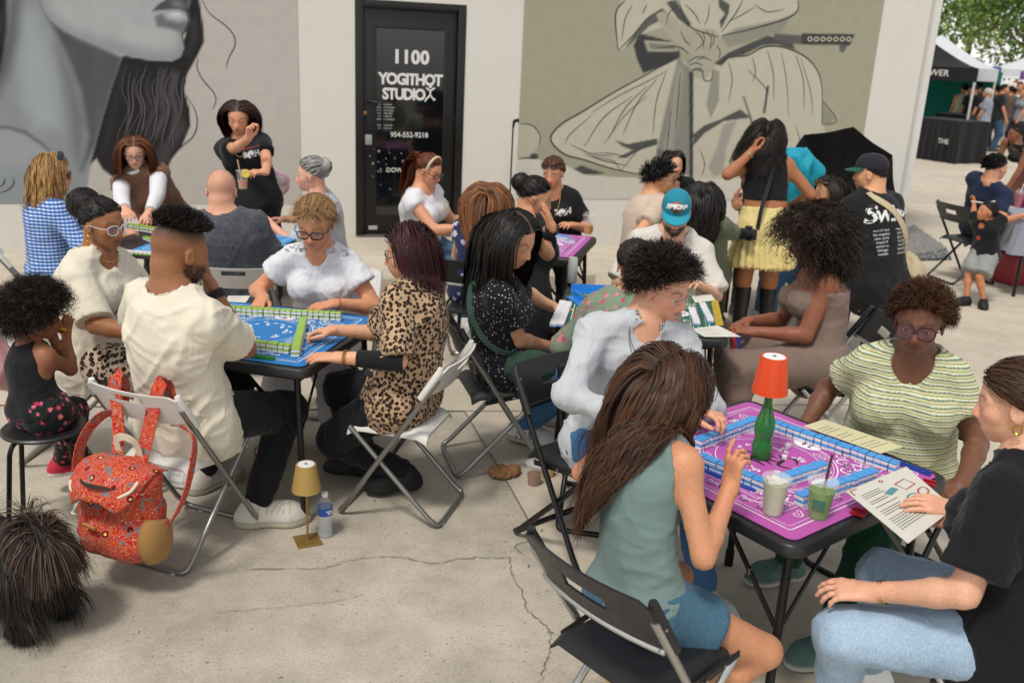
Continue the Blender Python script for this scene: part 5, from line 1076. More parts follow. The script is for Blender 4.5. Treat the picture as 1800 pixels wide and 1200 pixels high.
# ------------------------------------------------------------------ mats
def curl_(m, x, y, a, s, fl=1, wd=.0035, turns=1.35, z=0.):
    t = np.linspace(0, 1, 20); th = t * turns * 2 * pi; r = s * (1 - t * .86); c, d = cos(a), sin(a); px_ = r * np.cos(th) - s; py_ = fl * r * np.sin(th); P = np.stack([x + c * px_ - d * py_, y + d * px_ + c * py_, np.full(20, z)], 1); m.ribbon(P, wd * (1.25 - .6 * t))
def ring_(m, a, b, wd, n=56, z=0., x=0, y=0): t = np.linspace(0, 2 * pi, n); m.ribbon(np.stack([x + a * np.cos(t), y + b * np.sin(t), 0 * t + z], 1), wd)
def mat_thing(T, size, c, label, name, center='ink', white='e9e2ec', rot=0):
    g = plain('mat_' + name, c, .62, 0, .06, 4, .1, 300); a = T.rotation_euler[2]; mt = MB(); V, F = loft([[(x, y, z) for x, y in rrect(size, .03)] for z in (0., .0022)]); mt.add(V, F); r = mt.build('playing_mat', g, None, (T.location[0], T.location[1], TH + .0004), a, smooth=False); tag(r, label, 'mat', 'table mats')
    m = MB(); s = size; z = .0030
    for e, wd in ((.045, .0045), (.062, .002), (.128, .003), (.140, .0018)):
        P = rrect(s - e, .012, 3); P.append(P[0]); m.ribbon([(x, y, z) for x, y in P], wd)
    n = 15
    for side in range(4):
        ra = side * pi / 2; c_, s_ = cos(ra), sin(ra)
        for i in range(n):
            u = (i - (n - 1) / 2) * (2 * (s - .15) / n); v = s - .095; x, y = c_ * u - s_ * v, s_ * u + c_ * v
            curl_(m, x, y + 0, ra + (0 if i % 2 else pi), .019, 1 if i % 2 else -1, .0035, z=z); curl_(m, x, y, ra + (pi * .5), .010, 1, .003, 1.0, z=z)
        for f in (1, -1):                                           # corner flourishes
            for k, (dx, dy, ss, aa) in enumerate(((.235, .215, .040, .6), (.16, .235, .030, 1.6), (.29, .17, .026, -.4), (.205, .26, .018, 2.4), (.11, .245, .020, 3.0))):
                u, v = f * (s - .40 + dx), s - .40 + dy; x, y = c_ * u - s_ * v, s_ * u + c_ * v; curl_(m, x, y, ra + (aa if f > 0 else pi - aa), ss, f, .0065 - .0006 * k, 1.15, z=z)
    for rr, wd in ((.232, .005), (.220, .002), (.178, .003)): ring_(m, rr, rr, wd, z=z)
    for i in range(22): t = i * 2 * pi / 22; curl_(m, cos(t) * .200, sin(t) * .200, t + pi / 2 * (1 if i % 2 else -1), .015, 1, .003, z=z)
    for i in range(8):
        t = i * 2 * pi / 8 + .2
        for dx, dy in ((0, .0), (.018, .012), (-.016, .014), (.004, -.018)): curl_(m, cos(t) * .118 + dx, sin(t) * .118 + dy, t + dx * 90, .011, 1, .0065, .8, z=z)
    m.build('ornament_print', plain('print_' + white, white, .6, 0, .03), r, smooth=False)
    ik_ = MB()
    for side in range(4):
        ra = side * pi / 2; c_, s_ = cos(ra), sin(ra); u, v = 0, s - .175; x, y = c_ * u - s_ * v, s_ * u + c_ * v; t = np.linspace(0, 2 * pi, 25)[:-1]; ov = MB(); ov.add([(x + c_ * .052 * cos(k) - s_ * .034 * sin(k), y + s_ * .052 * cos(k) + c_ * .034 * sin(k), z + .0006) for k in t], [list(range(24))]); ov.build('wind_oval', plain('print_oval', 'ece8ea', .6), r, smooth=False)
        gl_ = {0: [((-.02, .014), (.02, .014)), ((-.018, 0), (.018, 0)), ((-.02, -.014), (.02, -.014)), ((0, .018), (0, -.016))], 1: [((-.022, .012), (.022, .012)), ((-.018, .012), (-.018, -.014)), ((.018, .012), (.018, -.014)), ((-.018, -.014), (.018, -.014)), ((-.006, .012), (-.008, -.004)), ((.006, .012), (.008, -.004))], 2: [((-.02, .01), (.02, .01)), ((0, .02), (0, -.018)), ((-.018, -.004), (-.012, -.016)), ((.018, -.004), (.012, -.016))], 3: [((-.02, .014), (-.004, .014)), ((.004, .014), (.02, .014)), ((-.012, .014), (-.012, -.014)), ((.012, .014), (.012, -.014)), ((.012, -.014), (.022, -.01)), ((-.02, 0), (-.004, 0))]}[side]
        for p, q_ in gl_: f = lambda w_: (x + c_ * w_[0] - s_ * w_[1], y + s_ * w_[0] + c_ * w_[1], z + .0012); ik_.ribbon([f(p), f(q_)], .0055)
    inkm = plain('print_ink', '1b1a1d', .6)
    ik_.build('wind_glyph', inkm, r, smooth=False)
    if center == 'ink':
        m = MB(); a0 = rot
        for pts, wd in (([(-.09, .03), (-.03, .045), (.03, .03)], .012), ([(-.06, .06), (-.05, 0), (-.07, -.05)], .013), ([(-.02, .06), (-.01, .0), (.02, -.04)], .011), ([(-.05, -.01), (0, .0), (.05, -.01)], .010), ([(.03, .06), (.05, .02), (.04, -.03), (.09, -.045)], .013), ([(-.09, -.04), (-.04, -.03), (.0, -.06)], .010), ([(.06, .05), (.09, .04), (.10, .0)], .010)):
            P = spl(pts, 6); c_, s_ = cos(a0), sin(a0); m.ribbon([(c_ * x - s_ * y, s_ * x + c_ * y, z + .0006) for x, y in P], wd * np.sin(np.linspace(.35, pi - .2, len(P))))
        m.build('calligraphy', inkm, r, smooth=False)
    return r
mat_thing(TBL['A'], .402, 'b554a6', 'pink mat with white scrollwork on the right foreground table', 'pink', rot=radians(-60))
mat_thing(TBL['B'], .400, '1d74b8', 'bright blue mat with white scrollwork and green tile walls', 'blue', 'none', 'e3edf5')
mat_thing(TBL['C'], .400, '2f8fce', 'light blue mat on the table before the grey mural', 'sky', 'none', 'e6eef4')
mat_thing(TBL['D'], .400, '245c40', 'dark green mat with pale border on the middle table', 'green', 'none', 'd6e2d2')
mat_thing(TBL['E'], .400, 'b05aa8', 'purple mat on the table near the glass door', 'violet', 'none')

# ------------------------------------------------------------------ tiles
def tile_mesh(name, back, tw=.0275, td=.037, th=.0205):
    a = tile_data[name] if name in tile_data else None
    if a: return a
    m = MB(); m.box((0, 0, th * .31), (tw - .0024, td - .001, th * .62), bev=.0022, seg=1, mi=0); m.box((0, 0, th * .81), (tw - .0021, td - .0008, th * .38 - .0003), bev=.0022, seg=1, mi=1); me = m.mesh(name, True, 30); me.materials.append(plain('tile_ivory', 'd9d6dc', .3, coat=.2)); me.materials.append(plain('tile_' + back, back, .3, coat=.25)); tile_data[name] = me; return me
tile_data = {}
def tile_wall(T, p0, p1, back, layers, label, group, tw=.0275, zoff=.0, start=0, z=TH + .0035, flip=False, cat='game tile', base=0):
    a, b = at(*p0, z + .0205 * layers)[:2], at(*p1, z + .0205 * layers)[:2]; d = b - a; L = np.linalg.norm(d); d /= L; n = max(1, int(round(L / tw))); ang = atan2(d[1], d[0]); me = tile_mesh('tile_' + back, back)
    for k in range(layers):
        for i in range(n):
            c = a + d * (i + .5) * tw; j = rng.normal(size=2) * .0013; o = obj('game_tile', me, None, None, (c[0] + j[0], c[1] + j[1], z + k * .0206), ang + rng.normal() * .022); tag(o, label, cat, group)
            if flip: o.rotation_euler = (pi, 0, ang); o.location[2] = z + k * .0206 + .0205
A_, B_, D_, C_, E_ = (TBL[k] for k in 'ABDCE'); BL, GN = '3f97dc', '86b21f'
tile_wall(A_, (1226, 771), (1326, 733), BL, 2, 'blue backed game tile in the rear left wall on the pink mat', 'rear left blue tile wall')
tile_wall(A_, (1352, 735), (1577, 811), BL, 2, 'blue backed game tile in the long wall below the orange lamp', 'long blue tile wall')
tile_wall(A_, (1228, 795), (1352, 845), BL, 2, 'blue backed game tile in the wall beside the raised hand', 'near blue tile wall')
tile_wall(A_, (1366, 838), (1450, 810), BL, 2, 'blue backed game tile in the short block behind the drinks', 'short blue tile block')
tile_wall(A_, (1404, 868), (1540, 822), BL, 2, 'blue backed game tile between the green drink and the menu', 'front blue tile block')
tile_wall(B_, (396, 537), (601, 549), GN, 2, 'green backed game tile in the long rear wall on the blue mat', 'long green tile wall')
tile_wall(B_, (533, 556), (519, 613), GN, 2, 'green backed game tile in the short column on the blue mat', 'short green tile column')
tile_wall(B_, (420, 594), (508, 605), GN, 2, 'green backed game tile in the front wall beside the cream sleeve', 'front green tile wall')
tile_wall(C_, (222, 392), (300, 404), GN, 2, 'green backed game tile before the woman in the brown sweater', 'green tiles on the light blue mat'); tile_wall(C_, (255, 415), (290, 430), GN, 1, 'loose green backed game tile in the middle of the light blue mat', 'loose green tiles'); tile_wall(C_, (215, 439), (272, 443), GN, 1, 'white game tile lying face up at the near edge of the light blue mat', 'face up tiles on the light blue mat', flip=True)
tile_wall(D_, (972, 568), (990, 528), BL, 1, 'white game tile face up at the left edge of the green mat', 'face up tiles on the green mat', flip=True); tile_wall(D_, (985, 568), (1000, 530), BL, 1, 'white game tile in the inner row at the left of the green mat', 'inner face up tiles on the green mat', flip=True)
tile_wall(D_, (1226, 566), (1216, 540), BL, 1, 'game tile face up in the inner right column on the green mat', 'inner right tiles on the green mat', flip=True); tile_wall(D_, (1250, 562), (1234, 530), BL, 1, 'game tile face up in the outer right column on the green mat', 'outer right tiles on the green mat', flip=True)
tile_wall(E_, (945, 403), (1000, 416), BL, 2, 'blue backed game tile on the purple mat near the door', 'blue tiles on the purple mat')
def rack(T, p0, p1, c, label, z=TH + .0035, wd=.030, h=.018):
    a, b = at(*p0, z + h)[:2], at(*p1, z + h)[:2]; d = b - a; L = float(np.linalg.norm(d)); r = MB(); r.prism([(0, -wd / 2), (L, -wd / 2), (L, wd / 2), (0, wd / 2)], 0, .006); r.prism([(0, wd / 2 - .006), (L, wd / 2 - .006), (L, wd / 2), (0, wd / 2)], .0062, h); r.prism([(0, -wd / 2), (L, -wd / 2), (L, -wd / 2 + .004), (0, -wd / 2 + .004)], .0062, .011)
    return tag(r.build('tile_rack', plain('rack_' + c, c, .25, coat=.3), None, (a[0], a[1], z), atan2(d[1], d[0]), smooth=False), label, 'tile rack')
rack(A_, (1229, 814), (1330, 853), '1f55b5', 'deep blue plastic tile rack beside the wall of blue tiles'); rack(A_, (1550, 800), (1637, 830), '1a3f9c', 'dark blue tile rack at the right edge of the pink mat', wd=.02, h=.012); rack(B_, (440, 622), (482, 628), '1d7a2c', 'dark green tile rack at the front edge of the blue mat', wd=.02, h=.012)
rack(A_, (1497, 892), (1522, 900), 'a11322', 'small red pusher end beside the menu sheet', wd=.03, h=.014); rack(A_, (1622, 842), (1645, 848), 'a11322', 'small red pusher end near the right table corner', wd=.03, h=.014)
rack(D_, (1005, 500), (1095, 504), '2f86d8', 'bright blue tile rack before the man in the teal cap', wd=.05, h=.045); rack(D_, (1003, 510), (1028, 528), '2f86d8', 'bright blue tile rack at the left rear corner of the green mat', wd=.05, h=.04); rack(E_, (940, 412), (1010, 424), 'cfc6da', 'pale tile rack along the near edge of the purple mat', wd=.03, h=.02)
dm = MB().box((0, 0, .0085), (.017, .017, .017), bev=.003, mi=0)
for dx, dy in ((0, 0), (.004, .004), (-.004, -.004)): dm.lathe([(.0016, .0170), (.0001, .0172)], (dx, dy, 0), 8, mi=1); dm.add([(.0086, dx + .0014 * cos(t), .0085 + dy + .0014 * sin(t)) for t in np.arange(8) * pi / 4], [list(range(8))], 1); dm.add([(dx + .0014 * cos(t), -.0086, .0085 + dy + .0014 * sin(t)) for t in np.arange(8) * pi / 4], [list(range(8))], 1)
dme = dm.mesh('die', True, 40); dme.materials.append(plain('die_white', 'e6e4e2', .3)); dme.materials.append(plain('die_pip', '151515', .4))
for p, a, lb in (((1385, 783), .5, 'white die with black dots right of the green bottle'), ((1379, 803), 1.2, 'white die with black dots at the foot of the green bottle')): q_ = at(*p, TH + .012); tag(obj('die', dme, None, None, (q_[0], q_[1], TH + .0035), a), lb, 'die', 'pair of dice')

# ------------------------------------------------------------------ chairs
WPL = plain('white_plastic', 'd4d2cc', .38, 0, .05, 10); STL = plain('grey_steel_tube', '8d8c88', .34, .75, .12, 20); SLV = plain('silver_tube', 'b7b6b2', .3, .85, .1, 20); DGP = plain('dark_grey_plastic', '2c2c2e', .45)
def panel(w_, z0, z1, y0, y1, bow, th, nx=12, nz=4, slot=None):
    """curved back panel with an open grip slot"""
    V, F = [], []; nz_ = nz if not slot else 8
    zs = np.linspace(0, 1, nz_ + 1); xs = np.linspace(-1, 1, nx + 1); keep = []
    for s_ in (0, 1):
        for t in zs:
            for x in xs:
                rc = .10 * max(0, abs(x) - .85) / .15 * (1 if t > .5 else -1) * abs(t - .5) * 2; V.append((x * w_ / 2, y0 + (y1 - y0) * t - bow * (1 - x * x) + (th if s_ else 0), z0 + (z1 - z0) * t - rc * (z1 - z0)))
    N = (nz_ + 1) * (nx + 1); idx = lambda s_, j, i: s_ * N + j * (nx + 1) + i; hole = set()
    if slot:
        for j in range(nz_):
            for i in range(nx):
                if abs((i + .5) / nx - .5) < slot[0] and slot[1] < (j + .5) / nz_ < slot[2]: hole.add((j, i))
    for j in range(nz_):
        for i in range(nx):
            if (j, i) in hole: continue
            F += [[idx(0, j, i), idx(0, j, i + 1), idx(0, j + 1, i + 1), idx(0, j + 1, i)], [idx(1, j, i), idx(1, j + 1, i), idx(1, j + 1, i + 1), idx(1, j, i + 1)]]
            for dj, di, e in ((0, -1, ((j, i), (j + 1, i))), (0, 1, ((j, i + 1), (j + 1, i + 1))), (-1, 0, ((j, i), (j, i + 1))), (1, 0, ((j + 1, i), (j + 1, i + 1)))):
                q_ = (j + dj, i + di)
                if q_ in hole or not (0 <= q_[0] < nz_ and 0 <= q_[1] < nx): F.append([idx(0, *e[0]), idx(1, *e[0]), idx(1, *e[1]), idx(0, *e[1])])
    return V, F
def folding_chair(plastic, tube, big=False, tubeb=None):
    r = empty('folding_chair', (0, 0, 0)); w_ = .205 if not big else .225; tb = .0115 if not big else .0125; H = .77 if not big else .79; fl = tb + .001
    def hoop(xw, ytop, ztop, yfoot): return np.vstack([[(-xw, ytop, ztop)], bez((-xw, yfoot + (ytop - yfoot) * .12, ztop * .12), (-xw, yfoot, fl), (-xw, yfoot, fl), (-xw + .07, yfoot, fl), 6), bez((xw - .07, yfoot, fl), (xw, yfoot, fl), (xw, yfoot, fl), (xw, yfoot + (ytop - yfoot) * .12, ztop * .12), 6), [(xw, ytop, ztop)]])
    MB().tube(hoop(w_, -.25, H - .06, .215), tb, 10).build('back_frame', tube, r); MB().tube(hoop(w_ - .028, .17, .432, -.255), tb, 10).build('rear_leg_frame', tube, r)
    for sx_ in (-1, 1):
        for yf in (.215, -.255): MB().lathe([(.010, 0), (.012, .004), (.009, .010)], (sx_ * .12, yf, 0), 10).build('glide', RUB if big else WPL, r)
    V, F = [], []; n = 12; hw, y0, y1 = w_ - .036, -.19, .185; sec = []
    for i in range(n + 1):
        x = -1 + 2 * i / n; drop = .030 * max(0, (abs(x) - .86) / .14) ** 1.5; row = []
        for j in range(10):
            t = j / 9; y = y0 + (y1 - y0) * t; dp = drop + .028 * max(0, (t - .86) / .14) ** 1.4 + .022 * max(0, (.12 - t) / .12) ** 1.4; row.append((x * hw, y, .452 - dp - .010 * (1 - x * x) * sin(pi * t)))
        sec.append(row)
    for s_ in (0, 1): V += [(x, y, z - s_ * .012) for row in sec for x, y, z in row]
    N = (n + 1) * 10; I = lambda s_, i, j: s_ * N + i * 10 + j
    for i in range(n):
        for j in range(9): F += [[I(0, i, j), I(0, i + 1, j), I(0, i + 1, j + 1), I(0, i, j + 1)], [I(1, i, j), I(1, i, j + 1), I(1, i + 1, j + 1), I(1, i + 1, j)]]
    for i in range(n):
        for j, fl_ in ((0, 1), (9, -1)): F.append([I(0, i, j), I(1, i, j), I(1, i + 1, j), I(0, i + 1, j)][::fl_])
    for j in range(9):
        for i, fl_ in ((0, -1), (n, 1)): F.append([I(0, i, j), I(1, i, j), I(1, i, j + 1), I(0, i, j + 1)][::fl_])
    st = MB().add(V, F).build('seat', plastic, r, auto=60)
    bh = .135 if not big else .165; V, F = panel(w_ * 2 + .012, H - bh, H, -.262 + bh * .45, -.272, .035, -.010, slot=((.14, .58, .82) if not big else (.15, .40, .66))); MB().add(V, F).build('backrest', plastic, r, auto=50)
    for sx_ in (-1, 1): MB().tube([(sx_ * w_, -.264 + (bh + .01) * .62, H - bh - .015), (sx_ * w_, -.258, H - .02), (sx_ * w_ * .985, -.262, H + .002)], [.0165, .0175, .011], 10).build('end_cap', plastic, r)
    if big:
        MB().tube(bez((-w_, -.195, H - bh - .005), (-w_ * .4, -.235, H - bh - .006), (w_ * .4, -.235, H - bh - .006), (w_, -.195, H - bh - .005), 10), .011, 8).build('back_rail', tubeb or tube, r)
        for sx_ in (-1, 1):
            Rm = Vector((0, 1, .16)).to_track_quat('X', 'Z').to_matrix(); b = MB().box((sx_ * (w_ - .016), .02, .425), (.30, .004, .022), R=Rm).build('seat_bracket', BLKM, r)
            for k in range(3): MB().lathe([(.005, -.004), (.005, .004)], (sx_ * (w_ - .012), -.06 + k * .08, .412 + k * .0128), 8).build('rivet', _M['rivet_steel'], b)
            for k in range(3): MB().box((sx_ * (w_ + .0175), -.250 + k * .012 * 0 + (.165 - k * .06) * .35 - .01, H - .035 - k * .05), (.004, .008, .008), bev=.002).build('rivet', _M['rivet_steel'], r)
    return r
PROTO = {}
def chair(kind, xy, face, label, z=0.):
    if kind not in PROTO: c = folding_chair(*{'white': (WPL, STL), 'black': (BLKP, SLV, True), 'steel': (DGP, STL, True), 'jet': (BLKP, BLKM, True)}[kind]); PROTO[kind] = c
    else: c = copy_tree(PROTO[kind])
    c.location = (float(xy[0]), float(xy[1]), z); c.rotation_euler = (0, 0, radians(face - 90)); return tag(c, label, 'chair', 'folding chairs around the game tables')
def stool(xy, rz, label):
    if 'stool' not in PROTO:
        r = empty('stool', (0, 0, 0)); m = MB(); prof = [(.02, .438), (.15, .438), (.165, .442), (.168, .450), (.160, .457), (.10, .453), (.02, .452)]; m.lathe(prof, sides=32).build('seat', BLKP, r)
        for k in range(5): a = k * 2 * pi / 5; MB().lathe([(.001, .4548), (.011, .4548)], (cos(a) * .085, sin(a) * .085, 0), 12).build('seat_hole', RUB, r)
        for k in range(4): a = pi / 4 + k * pi / 2; u = np.array([cos(a), sin(a), 0]); MB().tube(np.vstack([[u * .02 + Z3 * .428], bez(u * .115 + Z3 * .428, u * .15 + Z3 * .428, u * .155 + Z3 * .41, u * .165 + Z3 * .38, 6), [u * .215 + Z3 * .008]]), .0105, 10).build('leg', BLKM, r)
        PROTO['stool'] = r; c = r
    else: c = copy_tree(PROTO['stool'])
    c.location = (float(xy[0]), float(xy[1]), 0); c.rotation_euler = (0, 0, rz); return tag(c, label, 'stool', 'round black stools')
# ------------------------------------------------------------------ the people, with their chairs
plain('black_leather', '101010', .4)
CREAM = cloth('cream_cotton', 'd8d0bd'); WHITEC = cloth('white_cotton', 'd9d9dc'); OFFW = cloth('off_white_cotton', 'd2cdc4'); BLACKC = cloth('black_cotton', '17181b'); BLACKP = cloth('black_trousers', '15151a', fold=.5)
DENIM = cloth('blue_denim', '2c5079', '4f7ba6', kind='denim'); DENIML = cloth('light_denim', '7391ad', 'a9bfd2', kind='denim'); DENIMD = cloth('dark_denim', '27465c', '4a6e82', kind='denim')
BAND = lambda n, c: cloth('band_' + n, c, fold=.1)
def hnd(px, py, z): return at(px, py, z)
V3 = lambda x, y, z: np.array([x, y, z], float)

# --- right foreground table
chair('black', (.422, 2.297), 41.3, 'black plastic folding chair with silver legs holding the long haired woman')
P21 = person('woman with long dark hair in sage tank top and denim shorts, back to camera', V3(.42, 2.40, .53), V3(.480, 2.60, 1.115), 41, S=1.54, bulk=.84, nkp=V3(.415, 2.495, .985), skin='bd8765', syaw=38, hy=35, hp=18, hr=hnd(1283, 858, .87), hl=V3(.47, 2.80, .80), er=rdir(38) * .6 - Z3 * 1.1 - fdir(38) * .5, el=-rdir(38) * 1.0 - Z3 * .9,
    hdr=V3(.05, .10, .95), hnr=V3(.9, .5, 0), hdl=V3(.2, .3, -.1), curl_r=[.25, .95, 1.05, 1.1], fr=V3(.56, 2.42, .09), fl=V3(.42, 2.62, .09), kr=V3(1., .0, .45), fyr=60, fyl=60,
    near=2, top=dict(mat=cloth('sage_rib', '6f8480', weave=260), kind='tank', neck='scoop', hem=.012, wr=.005, arm=.9, e=.013), bot=dict(mat=DENIMD, leg=.22, e=.006, waist=.04, name='shorts', wr=.003), shoes=dict(col='c9b08a', sole='8a6b45'),
    hair=dict(kind='long', col='22130b', col2='6b4327', n=4800, L=.50, w=.0050, vol=.034, curl=.020, cf=13, k=15, tight=.07, fall=-fdir(38) * .30 - rdir(38) * .10, part=.05, stiff=.6), eyes='down', hips=1.05)
THR = plain('thread', '8fa3ad', .8)
def pockets(P, part, d, lst, mat=THR):
    for pts, wd in lst: m = MB(); m.ribbon([(x, y, 0) for x, y in spl(pts, 4)], wd); decal(P, m.mesh('seam', False), part, P['pel'] + P['ut'] * .0, d, P['rs'], P['ut'], mat, 'seam', .002)
pockets(P21, P21['bot'], P21['ft'], [([(s_ * .03, .015), (s_ * .105, .020)], .004) for s_ in (-1, 1)] + [([(s_ * .03, .015), (s_ * .035, -.06), (s_ * .065, -.078), (s_ * .098, -.055), (s_ * .105, .020)], .0025) for s_ in (-1, 1)] + [([(-.15, .045), (0, .03), (.15, .045)], .0025), ([(0, .07), (0, -.06)], .003)])
ring_on(P21, 'r', tube=.0028, col='141414', metal=0, rough=.7, name='hair_tie', t=.985)
chair('jet', (.36, 3.60), -50, 'black folding chair behind the young man in the white waffle sweater')
P20 = person('young man in white waffle sweater with messy dark hair and wire glasses', V3(.42, 3.54, .54), V3(.575, 3.48, 1.195), -55, S=1.74, sex='m', bulk=.93, nkp=V3(.50, 3.455, 1.055), skin='cf9d7f', syaw=-80, hy=-42, hp=16, hr=V3(.44, 3.10, .80), hl=hnd(1222, 722, .83), er=V3(-1., -.1, -.5), el=V3(.6, -.1, -1), hdr=V3(.3, -.3, -.1), hdl=V3(.5, -.5, .1), curl=.8,
    fr=V3(.42, 3.02, .09), fl=V3(.78, 3.15, .09), near=2, top=dict(mat=cloth('white_waffle_knit', 'b9bdc1', weave=190, fold=.8), kind='long', sleeve=1.93, e=.014, loose=.016, hem=-.10, wr=.008, name='sweater', nk=1.05, front=.7), bot=dict(mat=DENIM), shoes=dict(col='d8d8d6'),
    hair=dict(kind='afro', col='120d0a', col2='3a2a20', n=3000, L=.078, w=.0040, vol=.02, curl=.013, cf=6.5, up=.12, front=(.45, .55, -.1), k=10, line=.05), brow='1b130f', bust=1)
glasses(P20, 'b9b3ae', 'a99aa0', r=.105, ry=.09, tube=.006, alpha=.14); necklace(P20, 'a9a59a', .085, .0022); necklace(P20, 'b5b0a6', .062, .0018)
chair('jet', (1.60, 3.50), 218, 'black folding chair under the woman in the green striped top')
P22 = person('woman with short brown afro in green striped knit top and big glasses', V3(1.55, 3.42, .54), V3(1.475, 3.255, 1.17), 218, S=1.62, skin='6b4733', bulk=1.16, belly=.35, bust=1.08, syaw=-112, hy=-118, hp=8, hr=V3(1.16, 3.40, .66), hl=V3(1.62, 3.00, .66), hdr=V3(-.5, -.4, 0), hdl=V3(-.6, -.2, -.2), fr=hnd(1385, 985, .09), fl=hnd(1462, 1120, .09), fyr=200, fyl=205, kl=V3(-.6, -.6, 1),
    near=2, top=dict(mat=cloth('green_striped_knit', '2f6e66', 'd2ceb2', kind='stripes', c3='82934a', c4='a89a62', scale=44., weave=150), kind='tee', sleeve=.55, e=.016, loose=.02, neck='scoop', nk=.80, dv=.06, hem=-.08, wr=.006, name='knit_top'), bot=dict(mat=cloth('forest_green_trousers', '14402c')), shoes=dict(col='54736c', sole='cfd0c8'),
    hair=dict(kind='afro', col='2c1a10', col2='6b4426', n=3200, L=.055, w=.003, vol=.02, curl=.007, cf=15, up=.05, k=9), mouth='5a2f2a', eyes='open', hs=1.06)
glasses(P22, '3a2024', '8a6a8c', r=.128, ry=.105, tube=.012, alpha=.16, square=.7)
chair('black', (1.50, 2.22), 128, 'black folding chair in the lower right corner under the seated woman')
P23 = person('woman in black shirt and pale jeans holding a menu sheet, hair in low bun', V3(1.45, 2.27, .545), V3(1.375, 2.365, 1.20), 140, S=1.70, skin='cfa084', syaw=135, hy=148, hp=14, hr=hnd(1690, 900, .84), hl=hnd(1535, 1040, .63), el=-Z3 * 1 - fdir(135) * .3 - rdir(135) * .5, er=-Z3 - fdir(135) * .2 + rdir(135) * .9, hdr=V3(-.85, .25, .12), hnr=V3(.1, .25, -1), curl_r=.30, thumb=.15, hdl=V3(-.8, .2, -.1), fr=V3(1.28, 2.72, .09), fl=V3(1.06, 2.42, .09), kl=V3(-1, .1, .5), fyl=150,
    near=2, top=dict(mat=cloth('black_twill_shirt', '131418', weave=300, fold=.8), kind='tee', sleeve=.80, e=.018, loose=.024, hem=-.13, wr=.009, nk=1.15, flare=1.2), bot=dict(mat=DENIML, e=.010, wr=.0045, name='jeans'), shoes=dict(col='d8d8d6'),
    hair=dict(kind='swept', col='24160f', col2='5a3a26', n=2600, w=.0042, vol=.018, G=(.0, -.50, -.16), k=10, bun=dict(c=(0, -.52, -.17), r=.048, n=420), line=-.02), brow='2a1a12')
ring_on(P23, 'l', tube=.0028, t=.90, n=2); 
for s in 'rl':
    q_ = P23['hc'] + (np.array([.37 if s == 'r' else -.37, -.02, -.22]) * P23['H']) @ P23['A'] - P23['O']; a = P23['A']
    MB().tube([q_ + (a[1] * cos(t) + a[2] * sin(t)) * .011 for t in np.linspace(0, 2 * pi, 15)[:-1]], .0028, 6, True).build('earring', plain('gold', 'c79a45', .25, 1.), P23['root'])

# --- left foreground table
chair('white', (-1.324, 3.50), 70, 'white folding chair with the red backpack hung on its back')
P8 = person('man with fade haircut in cream T-shirt and black trousers, back to camera', V3(-1.31, 3.54, .55), at(318, 442, 1.245), 64, S=1.84, sex='m', skin='8f6040', syaw=58, hy=48, hp=14, bulk=.99, hr=hnd(372, 508, 1.06), er=rdir(58) * .9 - Z3 * 1.3 + fdir(58) * .1, hdr=V3(-.3, .35, .55), hnr=V3(-.8, -.2, .2), hl=V3(-1.38, 3.95, .80), el=-rdir(58) - Z3 * .6, fr=at(452, 888, .09), fl=V3(-1.42, 3.96, .09), fyr=15, fyl=60, kr=V3(.45, .9, .5), curl_r=.8,
    near=2, top=dict(mat=CREAM, kind='tee', sleeve=.78, e=.016, loose=.032, hem=-.085, wr=.010, flare=1.3, trim=BAND('cream', 'd8d0bd')), bot=dict(mat=BLACKP, e=.010), shoes=dict(col='c9c4b8', sole='b9b49f', len=1.06),
    hair=dict(kind='afro', col='0e0a08', col2='2a201a', n=2300, L=.055, w=.004, vol=.015, curl=.008, cf=7, up=.0, k=7, top=.62, fade=(.02, .62)), beard=dict(col='17100c', a=.62, n=900, L=.009))
ring_on(P8, 'r', tube=.009, col='161616', metal=0, rough=.6, t=.93, n=3)
chair('white', (-1.0, 5.06), -90, 'white folding chair behind the woman in the white ruffle blouse')
P9 = person('blond woman in white ruffle blouse and black glasses behind the blue table', V3(-1.02, 4.93, .545), V3(-1.03, 4.665, 1.155), -93, S=1.68, skin='c98f6c', bulk=1.03, hy=-95, hp=24, hr=hnd(462, 522, .785), hl=hnd(590, 533, .785), er=V3(-.8, .35, -.7), el=V3(.9, .35, -.7), hdr=V3(-.05, -1, -.25), hdl=V3(-.85, -.5, -.1), curl=.55, fr=V3(-1.22, 4.50, .09), fl=hnd(596, 765, .09), fyr=-100, fyl=-75,
    near=2, top=dict(mat=cloth('white_gauze', 'd8d9de', weave=150, fold=.9), kind='tee', sleeve=.52, e=.010, neck='v', dv=.20, loose=.010, hem=-.08, wr=.006, flare=2.4, name='blouse'), bot=dict(mat=cloth('white_linen', 'cfcfd2'), e=.022, leg=.9, flare=.02), shoes=dict(col='4a3a30', sole='4a3a30', kind='sandal'),
    hair=dict(kind='swept', col='6a4a2b', col2='c9a26c', n=2200, w=.004, vol=.040, G=(0, -.5, .16), bun=dict(c=(0, -.47, .18), r=.045), extra=[dict(kind='short', n=420, L=.075, w=.0035, vol=.03, up=.7, comb=(.5, .1, -.35), k=7), dict(kind='short', n=420, L=.075, w=.0035, vol=.03, up=.7, comb=(-.5, .1, -.35), k=7, seed=4)]), brow='6b4a30', bust=1.2, hs=1.08, eyes='down', mouth='a3584f')
glasses(P9, '121010', '9aa0a6', r=.125, ry=.085, tube=.013, alpha=.16, square=.6); ring_on(P9, 'l', tube=.002, col='a8201c', metal=0, t=.97)
